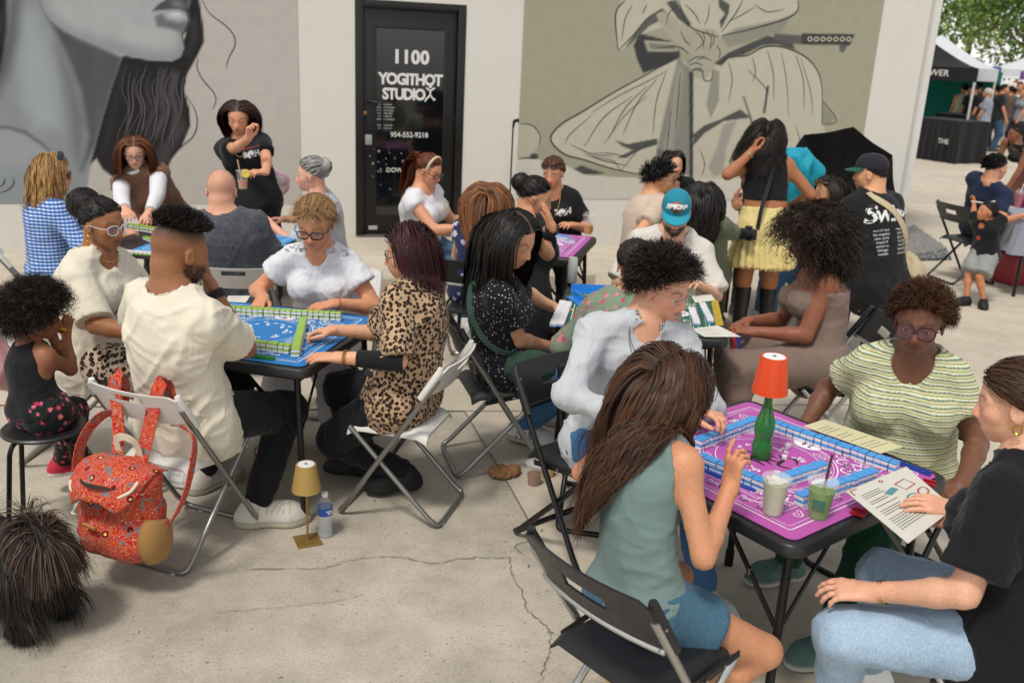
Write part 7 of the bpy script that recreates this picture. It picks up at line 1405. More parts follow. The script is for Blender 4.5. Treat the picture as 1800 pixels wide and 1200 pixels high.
P30 = person('man in navy shirt seated at the table on the right edge', V3(4.78, 9.50, .55), at(1752, 295, 1.17), 20, S=1.76, sex='m', skin='c49272', hp=10, near=0, hr=at(1795, 380, .78), hl=V3(5.2, 9.9, .78), top=dict(mat=cloth('navy_shirt', '1d2740'), kind='tee', sleeve=.85, e=.02, loose=.03, hem=-.1), bot=dict(mat=BLACKP), shoes=dict(col='222222'), hair=dict(kind='short', col='0b0a0a', n=1000, L=.06, w=.006, k=6, vol=.02, up=.5))
chair('jet', (4.55, 9.30), 15, 'black folding chair behind the small boy on the right')
P31 = person('girl in black top and magenta skirt standing at the right edge', at(1792, 395, .0) * np.array([1, 1, 0]) + V3(0, 0, .78), at(1785, 236, 1.34), 180, S=1.46, skin='7a4c34', hp=5, near=0, fr=None, top=dict(mat=BLACKC, kind='tank', hem=.0), bot=dict(mat=cloth('magenta_print', '8a2f6e', 'c06a9c', kind='floral', c3='d08ab0', c4='e0b0c0', scale=14.), kind='skirt', leg=.36, flare=.3, name='skirt'), shoes=dict(col='222222'), hair=dict(kind='swept', col='0d0a09', n=600, w=.01, G=(0, -.46, .2), bun=dict(c=(0, -.46, .2), r=.05)))
def far(label, px, py, hpx, yaw, topc, botc, hair, skin='b98563', S=1.72, sex='m', **kw):
    b = at(px, py); f = fdir(yaw); p = np.array([b[0], b[1], .52 * S]); h = np.array([b[0], b[1], .925 * S]) + f * .03
    return person(label, p, h, yaw, S=S, sex=sex, skin=skin, near=0, fr=p * [1, 1, 0] + rdir(yaw) * .1 + Z3 * .09, fl=p * [1, 1, 0] - rdir(yaw) * .1 + Z3 * .09, kr=f, kl=f, top=dict(mat=cloth('far_' + topc, topc), kind=kw.pop('kind', 'tee'), sleeve=.7, e=.016, loose=.02, hem=-.06), bot=dict(mat=cloth('far_' + botc, botc), e=.014), shoes=dict(col='333333'), hair=dict(kind=kw.pop('hk', 'short'), col=hair, n=500, L=kw.pop('hL', .04), w=.012, k=6, vol=.02), eyes='no', **kw)
far('market visitor in pale green vest seen from behind under the black tent', 1676, 268, 130, 80, 'a9b89a', '2a2a2e', '3a2a1e', kind='tank')
far('market vendor dressed in black under the black tent', 1690, 271, 120, 200, '151518', '151518', '1a1512', hp=25)
far('woman with pale hair in a grey top beside the tent pole', 1716, 274, 120, 150, '8d94a0', '232428', 'c9c5bd', S=1.66, sex='f')
far('man in charcoal T-shirt and blue jeans standing between the tents', 1742, 268, 123, -20, '24262b', '35506e', '17120f', S=1.76)
far('man in pale blue shirt at the far stalls', 1772, 258, 110, -110, 'b3bcc8', '3a3a40', '17120f', S=1.8)
far('woman in a white top browsing at the far white tent', 1790, 262, 110, 60, 'c9c9cc', '2a2a30', '2a1a12', S=1.66, sex='f')
far('man in dark blue shirt walking behind the black counter', 1731, 258, 110, 100, '22304e', '2a2a30', '17120f')
far('shopper in cream trousers farther back among the stalls', 1757, 262, 110, 120, '5b4a44', 'c9c0ae', '2a1a12', S=1.7, sex='f')
for i, (px, py, yw, tc, bc, sx_) in enumerate(((1738, 262, 160, '6e3f46', '24242a', 'f'), (1762, 260, 30, '2b2d33', '4a5a6e', 'm'), (1781, 264, 190, '8a8f96', '2a2a30', 'f'), (1797, 258, -60, '3c4a3e', '24242a', 'm'), (1700, 262, 60, '4a4c54', '202024', 'm'))):
    far(('shopper in wine red top between the market tents', 'man in black top at the far white tent', 'woman in light grey top near the right edge stalls', 'man in olive shirt at the picture edge by the stalls', 'man in slate shirt behind the black counter')[i], px, py, 110, yw, tc, bc, ('17120f', '2a1a12', '3a2418')[i % 3], sex=sx_, S=1.6 + .04 * i)
# ------------------------------------------------------------------ lamps, drinks, papers
CLR = NT('clear_plastic', .08, 0, .5); CLR.col((.85, .87, .88)); CLR.inp('Alpha', .13); CLR = CLR.m
GGL = NT('green_glass', .06, 0, .6); GGL.col(GGL.mix(GGL.noise(9, 3), srgb('0f5a1e'), srgb('2f9a3a'))); GGL.inp('Alpha', .82); GGL.bump(GGL.noise(45, 3), .35, .004); GGL = GGL.m
q_ = at(1337, 803, TH + .004); bt_ = empty('bottle', (q_[0], q_[1], TH + .0038), .3, 'empty green glass bottle carrying the orange lamp on the pink mat', 'bottle')
MB().lathe([(.001, .002), (.030, 0), (.034, .006), (.0345, .05), (.030, .065), (.029, .078), (.034, .095), (.0345, .125), (.030, .145), (.020, .175), (.0145, .20), (.0135, .235), (.0155, .238), (.0155, .246)], sides=28).build('glass', GGL, bt_); MB().lathe([(.001, .0), (.0315, .0), (.0318, .012), (.001, .013)], (0, 0, .004), 20).build('dregs', plain('dark_dregs', '1b1208', .2), bt_)
def shade_lamp(name, loc, z0, h, r0, r1, col, label, base=None, pole=None):
    r = empty(name, loc, 0, label, 'lamp'); m = MB(); n = 64; V = []
    for rr, zz in ((r0 - .003, z0), (r0, z0), (r0 * .985, z0 + .004), (r1, z0 + h - .004), (r1 * .97, z0 + h), (r1 * .86, z0 + h)):
        for i in range(n): t = i * 2 * pi / n; k = 1 + (.012 if i % 2 and pole else 0); V.append((rr * k * cos(t), rr * k * sin(t), zz))
    F = [[j * n + i, j * n + (i + 1) % n, (j + 1) * n + (i + 1) % n, (j + 1) * n + i] for j in range(5) for i in range(n)]; m.add(V, F).build('shade', col, r); MB().lathe([(r1 * .87, z0 + h - .003), (r1 * .8, z0 + h + .0008), (.001, z0 + h + .001)], sides=32).build('touch_plate', plain('lamp_white', 'e2e2e4', .4), r); MB().lathe([(.0065, 0), (.0065, .0012), (.0035, .0012), (.0035, 0)], (0, 0, z0 + h + .001), 16).build('button', plain('lamp_button', '55555a', .4), r)
    if pole: MB().tube([(0, 0, .008), (0, 0, z0 + h - .02)], .0052, 12).build('pole', pole, r); MB().box((0, 0, .004), (.105, .105, .008), bev=.002).build('base', pole, r)
    else: MB().tube([(0, 0, z0 - .01), (0, 0, z0 + h - .02)], .010, 12).build('stem', _M['lamp_white'], r)
    return r
shade_lamp('table_lamp', (q_[0], q_[1], TH), .245, .128, .061, .045, plain('orange_enamel', 'd8450f', .45, 0, .04), 'small orange cordless lamp perched on the green bottle')
GOLD = plain('brushed_gold', '9c7f42', .42, .6, .08, 30); b = at(541, 951); gl_ = shade_lamp('table_lamp', (b[0], b[1], 0), .245, .118, .062, .042, plain('gold_shade', 'a88a4c', .6, .15, .05), 'gold cordless lamp standing on the concrete beside the water bottle', pole=GOLD); gl_.rotation_euler = (0, 0, .45)
b = at(572, 941); wb = empty('water_bottle', (b[0], b[1], 0), 1.2, 'clear plastic water bottle with blue label on the ground', 'bottle')
pr_ = [(.001, .004), (.024, .0), (.031, .006), (.0325, .02)] + [(.0325 - (.0018 if k % 2 else 0), .03 + k * .012) for k in range(8)] + [(.0325, .128), (.0325, .15), (.027, .168), (.016, .182), (.0125, .188), (.0125, .196)]
MB().lathe(pr_, sides=28).build('shell', CLR, wb); MB().lathe([(.030, .010), (.0305, .02), (.0305, .12), (.001, .121)], sides=24).build('water', emit_free_glass('water', 'c3ccd2', .35), wb); MB().lathe([(.014, .190), (.0145, .205), (.013, .207), (.001, .207)], sides=20).build('cap', plain('cap_white', 'dcdcdc', .4), wb); MB().lathe([(.0332, .108), (.0332, .146)], sides=28, cap=False).build('label_band', plain('label_blue', '2456a8', .4), wb)
m = MB(); [m.ribbon([(cos(t) * .0336, sin(t) * .0336, .118 + z) for t in np.linspace(a, a + .9, 8)], .006, (0, 0, 0) if False else (cos(a), sin(a), 0)) for a, z in ((-2.4, .012), (-2.2, .002), (-1.0, .018))]; m.build('label_print', plain('label_white', 'e6e6e8', .5), wb)
def cup(loc, label, fill, h=.115, r0=.029, r1=.041, level=.8, straw=None, lid='dome', tint=None, name='drink_cup', froth=None):
    r = empty(name, loc, 0, label, 'cup'); MB().lathe([(.001, .003), (r0, 0), (r0 + (r1 - r0) * .5, h * .5), (r1, h), (r1 + .003, h + .002), (r1 + .003, h + .005)], sides=28).build('cup_wall', CLR, r); rl = r0 + (r1 - r0) * level - .002; MB().lathe([(.001, .005), (r0 - .002, .005), (rl, h * level), (.001, h * level)], sides=24).build('drink', fill, r)
    if lid == 'dome': MB().lathe([(r1 + .004, h + .003), (r1 + .003, h + .010), (r1 * .93, h + .013), (r1 * .80, h + .026), (r1 * .45, h + .034), (.008, h + .036)], sides=28).build('lid', CLR, r)
    elif lid == 'flat': MB().lathe([(r1 + .004, h + .003), (r1 + .003, h + .010), (r1 * .9, h + .011), (.001, h + .010)], sides=28).build('lid', CLR, r)
    if froth: m = MB(); [m.lathe([(.001, .008 + .006 * sin(k * 2.1)), (.012, .004), (.014, 0)], (cos(k * 1.25) * r1 * .5 * (k % 3) / 2, sin(k * 1.25) * r1 * .5 * (k % 3) / 2, h * .93 + .002 * (k % 4)), 10) for k in range(9)]; m.build('whipped_cream', froth, r)
    if straw: a = np.array(straw[1], float); MB().tube([(0, 0, .02), a * .5 + Z3 * h * .9, a + Z3 * (h + straw[2])], .0042, 10).build('straw', plain('straw_' + straw[0], straw[0], .5), r)
    return r
b = at(1357, 902, TH + .004); cup((*b[:2], TH + .004), 'plastic cup of creamy white iced drink with whipped top', plain('cream_drink', 'b9bc98', .3, 0, .18, 40), froth=plain('whipped_cream', 'dedacb', .6), lid='flat', level=.92)
b = at(1437, 908, TH + .004); mc = cup((*b[:2], TH + .004), 'plastic cup of green matcha drink with brown straw', plain('matcha', '5f8a08', .25, 0, .12, 30), straw=('4a2b26', (.02, .015, 0), .085), lid='flat', level=.80, r0=.030, r1=.043)
m = MB(); m.add([(cos(t) * .0385, sin(t) * .0385, z) for z in (.04, .07) for t in np.linspace(-2.5, -1.5, 7)], [[i, i + 1, i + 8, i + 7] for i in range(6)]); m.build('cup_label', plain('cup_label_green', '3b6b58', .5), mc)
b = at(938, 852); cup((*b[:2], .003), 'plastic cup of leftover iced coffee on the ground by the paper bag', plain('coffee', '8a5a30', .3, 0, .3, 60), lid='dome', level=.55, h=.11, r0=.031, r1=.043); b = at(962, 838); cup((*b[:2], .003), 'plastic cup with a little yellow juice beside the chair leg', plain('juice', 'c99410', .25), lid='dome', level=.45, h=.12)
b = at(1033, 412, TH); cup((*b[:2], TH + .001), 'plastic cup of orange drink on the purple table corner', plain('orange_drink', 'd98a1e', .25), lid='dome', level=.5, h=.14, r1=.045, straw=('d9d9d9', (.01, .01, 0), .07))
hc_ = P3['tips']['l'][1]; cup((hc_[0] - .03, hc_[1] - .02, hc_[2] - .075), 'plastic cup of orange drink with lemon held by the standing woman', plain('peach_drink', 'c97a4a', .25), lid='flat', level=.5, h=.12, straw=('c9a27c', (-.03, .0, 0), .08)); lm = MB().lathe([(.001, -.003), (.028, -.003), (.030, 0), (.028, .003), (.001, .003)], sides=20).build('lemon_slice', plain('lemon', 'd9b93a', .5), None, (hc_[0] - .0, hc_[1] - .045, hc_[2] + .035)); lm.rotation_euler = (1.3, .2, .3); tag(lm, 'round lemon slice on the rim of the held orange drink', 'lemon slice')
b = at(1005, 497, TH); cn_ = empty('drink_can', (*b[:2], TH + .001), 0, 'slim pale can at the rear left corner of the green table', 'can'); MB().lathe([(.024, 0), (.029, .008), (.029, .135), (.025, .150), (.026, .152)], sides=24).build('can_body', plain('can_white', 'c9cbc8', .4, .3, .12, 40), cn_); MB().lathe([(.0245, .151), (.001, .149)], sides=24).build('can_lid', plain('aluminium', 'b8b8b6', .3, .9), cn_)
PAP = plain('paper', 'd6d3c8', .6, 0, .03, 3); PAPY = plain('laminated_card', 'd3cda4', .35, 0, .04, 3); TXT = plain('paper_ink', '6c6a66', .7); RED = plain('ink_red', 'b0545a', .6); TEAL = plain('ink_teal', '4f8f96', .6)
def sheet(corners, label, mat, lines=0, name='menu_sheet', art=False, th=.0012, cat='paper'):
    """a stiff sheet given by its four corners: left-top, right-top, right-bottom, left-bottom"""
    c = [np.array(p, float) for p in corners]; o = sum(c) / 4; n_ = nrm(np.cross(c[1] - c[0], c[3] - c[0])); n_ = n_ if n_[2] > 0 else -n_; r = empty(name, o, 0, label, cat); f = lambda u, v, h=0.: (c[0] * (1 - u) + c[1] * u) * (1 - v) + (c[3] * (1 - u) + c[2] * u) * v - o + n_ * (h + .004 * sin(u * 3.1) * 0)
    V = [f(u, v, h) for h in (0, th) for v in (0, 1) for u in (0, 1)]; MB().add(V, [[0, 2, 3, 1], [4, 5, 7, 6], [0, 1, 5, 4], [1, 3, 7, 5], [3, 2, 6, 7], [2, 0, 4, 6]]).build('sheet', mat, r, smooth=False)
    m = MB(); R = random.Random(7)
    for i in range(lines):
        v = .16 + .74 * i / lines; 
        if R.random() < .14: continue
        m.add([f(.10, v, th + .0006), f(.10 + (R.uniform(.3, .42) if art and i < lines * .62 else R.uniform(.55, .8)), v, th + .0006), f(.10 + .40, v + .008, th + .0006), f(.10, v + .008, th + .0006)] if False else [f(.10, v, th + .0006), f(u2 := .10 + (R.uniform(.28, .40) if art and i < lines * .62 else R.uniform(.5, .78)), v, th + .0006), f(u2, v + .010, th + .0006), f(.10, v + .010, th + .0006)], [[0, 1, 2, 3]])
    if lines: m.build('printed_lines', TXT, r, smooth=False)
    if art:
        for nm, mt, pts in (('diagram', RED, [(.62, .22), (.80, .20), (.86, .36), (.68, .38), (.62, .22)]), ('diagram', TEAL, [(.66 + .10 * cos(t), .56 + .085 * sin(t)) for t in np.linspace(0, 6.28, 18)]), ('diagram', RED, [(.86 + .08 * cos(t), .53 + .07 * sin(t)) for t in np.linspace(0, 6.28, 18)]), ('diagram', TEAL, [(.40, .30), (.56, .26)]), ('diagram', TEAL, [(.42, .335), (.58, .295)]), ('border', RED, [(.04, .12), (.04, .03), (.14, .03)]), ('border', RED, [(.86, .97), (.96, .97), (.96, .88)]), ('crest', RED, [(.47, .07), (.50, .05), (.53, .07), (.50, .10), (.47, .07)])): MB().ribbon([f(u, v, th + .0006) for u, v in pts], .006 if len(pts) > 2 else .014, n_).build(nm, mt, r, smooth=False)
    return r
sheet([at(1487, 864, .790), at(1593, 820, .785), at(1678, 893, .835), at(1596, 955, .850)], 'printed instruction sheet held by the woman in the black shirt', PAP, 20, art=True)
sheet([at(1412, 749, .765), at(1449, 737, .765), at(1588, 785, .765), at(1548, 797, .765)], 'yellowish laminated score card lying behind the long tile wall', PAPY, 12, name='score_card')
sheet([at(1215, 578, TH + .004), at(1262, 572, TH + .004), at(1302, 592, TH + .004), at(1238, 592, TH + .004)], 'folded white paper hanging over the green table corner', PAP, 6, name='paper'); sheet([at(985, 585, TH + .005), at(1005, 560, TH + .005), at(1030, 565, TH + .005), at(1010, 588, TH + .005)], 'white paper scrap at the left of the green mat', PAP, 0, name='paper'); sheet([at(1250, 528, TH + .005), at(1262, 528, TH + .005), at(1272, 572, TH + .005), at(1258, 572, TH + .005)], 'yellow score card at the right edge of the green mat', plain('yellow_card', 'b99a1c', .5), 8, name='score_card'); sheet([at(402, 520, TH + .005), at(440, 520, TH + .005), at(432, 532, TH + .005), at(395, 530, TH + .005)], 'white score sheet at the rear left corner of the blue mat', PAP, 6, name='paper'); sheet([at(1215, 520, TH + .005), at(1250, 518, TH + .005), at(1258, 528, TH + .005), at(1222, 532, TH + .005)], 'crumpled napkin before the man in the teal cap', PAP, 0, name='napkin')
# crumpled paper bag on the ground
b = at(885, 838); F9 = Fld(np.array([-.10, -.07, -.01]), np.array([.10, .07, .07]), .006); F9.ell((0, 0, .02), (.075, .045, .028), None, .02); F9.ell((-.03, .01, .035), (.045, .03, .018), None, .02); F9.ell((.05, 0, .03), (.035, .03, .022), None, .01); F9.plane((0, 0, 0.001), -Z3)
V, Q = F9.nets(); N = vnormals(V, Q); V = V + N * (.010 * (1 - 2 * np.abs(vnoise(V * 38, 3))))[:, None]; V[:, 2] = np.maximum(V[:, 2], .001); tag(obj('paper_bag', raw_mesh('paper_bag', V, Q, None, False), plain('kraft_paper', '8a6442', .9, 0, .15, 30), None, (b[0], b[1], .004), .4), 'crumpled brown paper bag lying on the slab joint', 'paper bag')
# clear bag by the chair leg
b = at(975, 810); F9 = Fld(np.array([-.09, -.08, -.01]), np.array([.09, .08, .14]), .008); F9.cone((0, 0, .03), (.02, 0, .10), .05, .035, .02); V, Q = F9.nets(); N = vnormals(V, Q); V = V + N * (.014 * vnoise(V * 30, 3))[:, None]; V[:, 2] = np.maximum(V[:, 2], .001); tag(obj('plastic_bag', raw_mesh('plastic_bag', V, Q, None, False), emit_free_glass('clear_film', 'b9bcbc', .35, .25), None, (b[0], b[1], .004)), 'crumpled clear plastic bag behind the two ground cups', 'plastic bag')

# ------------------------------------------------------------------ red backpack on the white chair
BP = empty('backpack', (-1.324 - .41 * cos(radians(70)), 3.50 - .41 * sin(radians(70)), 0.), radians(70 - 90), 'red patterned drawstring backpack hung on the white chair', 'backpack'); BP.scale = (1.1, 1.05, 1.06); BP.location = (BP.location[0] + .02, BP.location[1] + .02, -.035); RP = cloth('red_paisley', 'b81a16', kind='paisley', scale=8., fold=.5); LIN = cloth('cream_webbing', 'c9bda4', fold=.2)
F9 = Fld(np.array([-.22, -.16, .14]), np.array([.22, .16, .66]), .009); F9.cone((-.075, 0, .24), (-.07, .01, .46), .085, .078, .04); F9.cone((.075, 0, .24), (.07, .01, .46), .085, .078, .04); F9.cone((-.07, .0, .24), (.07, .0, .24), .085, .085, .04); F9.cone((-.05, -.06, .25), (.05, -.06, .25), .06, .06, .04); F9.plane((0, 0, .175), -Z3); F9.plane((0, .01, .485), V3(0, -.45, 1)); F9.ell((0, -.03, .53), (.12, .065, .07), None, .02, 's')
V, Q = F9.nets(); N = vnormals(V, Q); V = V + N * (.007 * vnoise(V * 17, 3) + .004 * (1 - 2 * np.abs(vnoise(V * 26, 6))))[:, None]; obj('bag_body', raw_mesh('bag_body', V, Q), RP, BP)
MB().lathe([(.001, .0), (.085, .0), (.11, .01)], (0, -.02, .468), 24).build('bag_lining', plain('dark_lining', '2a201a', .9), BP)
V, F = [], []; nu, nv = 16, 12                                    # the lid, curved over the mouth
for j in range(nv + 1):
    for i in range(nu + 1): u, v = i / nu * 2 - 1, j / nv; w_ = .148 * (1 - .12 * v ** 3); V.append((u * w_ * (1 if v < .7 else sqrt(max(.0, 1 - ((v - .7) / .42) ** 2)) ), .075 - .205 * v - .012 * (1 - u * u), .520 + .045 * sin(v * pi * .75) - .115 * v ** 1.6 - .030 * u * u + .004 * sin(7 * u + 5 * v)))
F = np.array([[j * (nu + 1) + i, j * (nu + 1) + i + 1, (j + 1) * (nu + 1) + i + 1, (j + 1) * (nu + 1) + i] for j in range(nv) for i in range(nu)]); V = np.array(V); V2 = V - np.array([0, -.002, .006]); N_ = len(V); edge = [(i, i + 1) for i in range(nu)] + [(nv * (nu + 1) + i + 1, nv * (nu + 1) + i) for i in range(nu)] + [((j + 1) * (nu + 1), j * (nu + 1)) for j in range(nv)] + [(j * (nu + 1) + nu, (j + 1) * (nu + 1) + nu) for j in range(nv)]
F = np.vstack([F, F[:, ::-1] + N_, np.array([[a, a + N_, b_ + N_, b_] for a, b_ in edge])]); obj('lid_flap', raw_mesh('lid_flap', np.vstack([V, V2]), F), RP, BP)
def band(name, pts, wd, mat, par, up, th=.004): P = spl(pts, 6); n = len(P); T = np.gradient(P, axis=0); S = np.cross(np.broadcast_to(np.array(up, float), P.shape), T); S /= np.linalg.norm(S, axis=1, keepdims=True) + 1e-9; Nn = np.cross(T, S); Nn /= np.linalg.norm(Nn, axis=1, keepdims=True) + 1e-9; m = MB(); V = np.vstack([P - S * wd / 2, P + S * wd / 2, P + S * wd / 2 + Nn * th, P - S * wd / 2 + Nn * th]); F = [[a * n + i, a * n + i + 1, ((a + 1) % 4) * n + i + 1, ((a + 1) % 4) * n + i] for a in range(4) for i in range(n - 1)] + [[0, n, 2 * n, 3 * n], [n - 1, 4 * n - 1, 3 * n - 1, 2 * n - 1]]; return m.add(V, F).build(name, mat, par, auto=50)
for s in (-1, 1):
    band('shoulder_strap', [(s * .05, .055, .52), (s * .065, .085, .62), (s * .085, .105, .73), (s * .092, .125, .785), (s * .095, .155, .788), (s * .10, .165, .73), (s * .12, .165, .62)], .052, RP, BP, (0, 1, .1))
    band('strap_tail', [(s * .12, .165, .63), (s * .20, .15, .60), (s * .235, .09, .52), (s * .225, .04, .40), (s * .165, .02, .29)], .042, RP, BP, (s, .2, 0))
band('grab_handle', [(-.045, .06, .52), (-.045, .05, .575), (-.01, .04, .60), (.03, .04, .595), (.045, .05, .565), (.045, .06, .52)], .026, LIN, BP, (0, 1, 0))
ROPE = plain('cotton_rope', 'cfc6b2', .9, 0, .1, 80); MB().tube(spl([(-.13, -.085, .46), (-.11, -.105, .435), (-.05, -.115, .425), (.0, -.118, .43)], 6), .0055, 8).build('drawstring', ROPE, BP); MB().tube(spl([(.0, -.115, .43), (.06, -.112, .44), (.12, -.09, .47), (.135, -.06, .50)], 6), .0055, 8).build('drawstring', ROPE, BP); MB().tube(spl([(-.06, -.115, .43), (-.075, -.13, .39), (-.085, -.128, .365)], 6), [.0055] * 12 + [.011], 8).build('drawstring', ROPE, BP)
MB().tube([(-.05, -.128, .33), (.005, -.132, .325)], .007, 8).build('toggle', plain('toggle_wood', 'b0733c', .5), BP); b_ = obj('lettering', text_mesh('GOTUK', .022), plain('print_white2', 'd4d4d2', .6), BP); b_.location = (-.07, -.135, .275); b_.rotation_euler = (pi / 2 + .1, 0, 0)
F9 = Fld(np.array([.08, -.14, .15]), np.array([.24, .12, .42]), .008); F9.ell((.145, -.01, .26), (.045, .075, .10), None, .02); F9.plane((0, 0, .335), V3(0, .35, 1)); F9.plane((0, 0, .178), -Z3); V, Q = F9.nets(); obj('side_pocket', raw_mesh('side_pocket', V, Q), cloth('burlap', '9a7444', fold=.3, weave=180), BP)

# ------------------------------------------------------------------ the dog
DG = empty('dog', (-1.70, 2.86, 0), 0, 'shaggy dark brown dog seen from behind at the left edge', 'dog'); O_ = np.array([-1.70, 2.86, 0]); fw_ = fdir(158); rt_ = rdir(158); D0 = np.array([-1.63, 2.83, 0]); G_ = lambda f, r, z: D0 + fw_ * f + rt_ * r + Z3 * z
F9 = Fld(D0 - np.array([.85, .35, .03]), D0 + np.array([.35, .75, .75]), .012); F9.cone(G_(.02, 0, .26), G_(.46, 0, .29), .105, .115, .06); F9.cone(G_(.40, 0, .35), G_(.62, 0, .47), .10, .075, .05); F9.ell(G_(.68, 0, .50), (.085, .085, .085), None, .03); F9.cone(G_(.72, 0, .48), G_(.82, 0, .455), .045, .032, .03)
for s in (-1, 1):
    F9.cone(G_(.02, s * .075, .27), G_(.08, s * .085, .19), .075, .05, .04); F9.cone(G_(.08, s * .085, .19), G_(-.04, s * .085, .10), .045, .030, .03); F9.cone(G_(-.04, s * .085, .10), G_(-.02, s * .085, .025), .030, .028, .02); F9.cone(G_(-.02, s * .085, .022), G_(.05, s * .085, .020), .030, .024, .02)
    F9.cone(G_(.44, s * .075, .27), G_(.43, s * .08, .14), .055, .036, .03); F9.cone(G_(.43, s * .08, .14), G_(.45, s * .08, .025), .034, .028, .02); F9.cone(G_(.45, s * .08, .022), G_(.50, s * .08, .020), .030, .024, .02); F9.cone(G_(.64, s * .07, .56), G_(.62, s * .10, .46), .03, .025, .02)
tl = [G_(-.05, 0, .32), G_(-.08, 0, .37), G_(-.03, 0, .40), G_(.05, .02, .41)]
for a, b_ in zip(tl, tl[1:]): F9.cone(a, b_, .028, .025, .02)
F9.plane(np.array([0, 0, .004]), -Z3); V, Q = F9.nets(); dogc = np.array(srgb('1c1512')); obj('body', raw_mesh('body', V - O_, Q, np.tile(dogc, (len(V), 1))), HAIRM, DG)
R = np.random.default_rng(3); N = vnormals(V, Q); pk_ = R.choice(len(V), 14000); P0, n0 = V[pk_], N[pk_]; k = 6; L = np.where(P0[:, 2] < .09, .03, R.uniform(.08, .15, len(pk_))) * np.where(P0[:, 2] > .34, 1.0, .95); cl_ = np.stack([vnoise(P0 * 22, 5), vnoise(P0 * 22, 6), vnoise(P0 * 22, 7)], 1); d = n0 * .38 + np.array([0, 0, -.5]) - fw_ * .4 + cl_ * .5 + R.normal(size=n0.shape) * .06; p = P0.copy(); pts = [p]
for j in range(k - 1): d /= np.linalg.norm(d, axis=1, keepdims=True); p = p + d * (L / (k - 1))[:, None]; p[:, 2] = np.maximum(p[:, 2], .004); d = d + np.array([0, 0, -.38]); pts.append(p)
c1, c2 = np.array(srgb('0d0a09')), np.array(srgb('3f3027')); cl = c1 + (c2 - c1) * (np.clip(vnoise(P0 * 14, 2) * .5 + .35 + R.normal(size=len(pk_)) * .18, 0, 1) ** 1.5)[:, None]; prs = [strands_mesh(np.stack(pts, 1), R.uniform(.0012, .0032, len(pk_)), cl, np.repeat(n0[:, None], k, 1) + R.normal(size=(len(pk_), 1, 3)) * .3)]
n = 3200; t = R.uniform(0, 1, n) * 2.99; i0 = t.astype(int); tlp = np.array(tl); P0 = tlp[i0] + (tlp[i0 + 1] - tlp[i0]) * (t - i0)[:, None]; a = R.uniform(0, 6.28, n); a = np.round(a * 4) / 4 + R.normal(size=n) * .06; d = rt_ * np.cos(a)[:, None] * 1.0 + (-fw_) * (.45 + .5 * np.sin(a))[:, None] + Z3 * R.uniform(.0, .35, n)[:, None]; p = P0; pts = [p]; LL = R.uniform(.10, .21, n); k = 9
for j in range(k - 1): d = d / np.linalg.norm(d, axis=1, keepdims=True); p = p + d * (LL / (k - 1))[:, None]; d = d + np.array([0, 0, -.36]); pts.append(p)
P_ = np.stack(pts, 1); prs.append(strands_mesh(P_, R.uniform(.002, .0045, n), c1 + (np.array(srgb('6b5646')) - c1) * (R.uniform(0, 1, n) ** 1.7)[:, None], P_ - (D0 + Z3 * .35) + R.normal(size=(n, 1, 3)) * .05))
V, F, Cc = merge(prs); obj('fur', raw_mesh('fur', V - O_, F, Cc), HAIRM, DG)

# ------------------------------------------------------------------ bags people carry
def pouch(name, c, r, rot, mat, label, parent_strap=None, wr=.008, seed=3):
    c = np.asarray(c, float); F9 = Fld(c - max(r) * 1.4, c + max(r) * 1.4, .009); F9.ell(c, r, rot, .02); F9.ell(c - Z3 * r[2] * .35, tuple(x * .92 for x in r), rot, .03); V, Q = F9.nets(); N = vnormals(V, Q); V = V + N * (wr * (1 - 2 * np.abs(vnoise(V * 22, seed))) + wr * .6 * vnoise(V * 12, seed + 1))[:, None]; r_ = empty(name, c - Z3 * r[2], 0, label, 'bag'); O2 = c - Z3 * r[2]; obj('bag_body', raw_mesh('bag_body', V - O2, Q), mat, r_)
    if parent_strap is not None: pts, wd, m2, up, PP = parent_strap; strap_on(PP, PP['top'], pts, up, wd, m2, r_, O2)
    return r_
GSL = cloth('green_nylon', '2f463a', fold=.8); P = P14; fr_ = np.stack([P['ft'], P['rs'], P['ut']]); cc = P['pel'] + P['ut'] * .09 + P['ft'] * .12 + P['rs'] * .19
pouch('sling_bag', cc, (.125, .055, .075), fr_, GSL, 'dark green sling bag worn by the woman in polka dots', ([cc - P['ft'] * .06 + P['ut'] * .05, P['c'](.45) + P['rs'] * .165 - P['ft'] * .04, P['c'](.7) + P['rs'] * .13 - P['ft'] * .115, P['nk'] - P['ut'] * .03 - P['ft'] * .10, P['nk'] + P['ut'] * .005 - P['rs'] * .07 - P['ft'] * .02], .032, cloth('green_strap', '3f5a4c'), -P['rs'] + P['ft'] * .4, P))
P = P26; cc = P['pel'] + P['rs'] * .24 - P['ft'] * .03 + P['ut'] * .05; pouch('tote_bag', cc, (.10, .15, .15), np.stack([P['rs'], P['ft'], Z3]), cloth('tan_canvas', 'b3a385', fold=.8), 'tan canvas crossbody bag of the man in the black T-shirt', ([cc + P['ut'] * .13 - P['rs'] * .04 - P['ft'] * .05, P['c'](.55) + P['rs'] * .13 - P['ft'] * .17, P['c'](.78) + P['rs'] * .03 - P['ft'] * .185, P['nk'] - P['rs'] * .07 - P['ft'] * .105 - P['ut'] * .03, P['nk'] - P['rs'] * .09 + P['ut'] * .03], .045, cloth('tan_strap', 'b9aa8c'), P['ft'], P), .010)
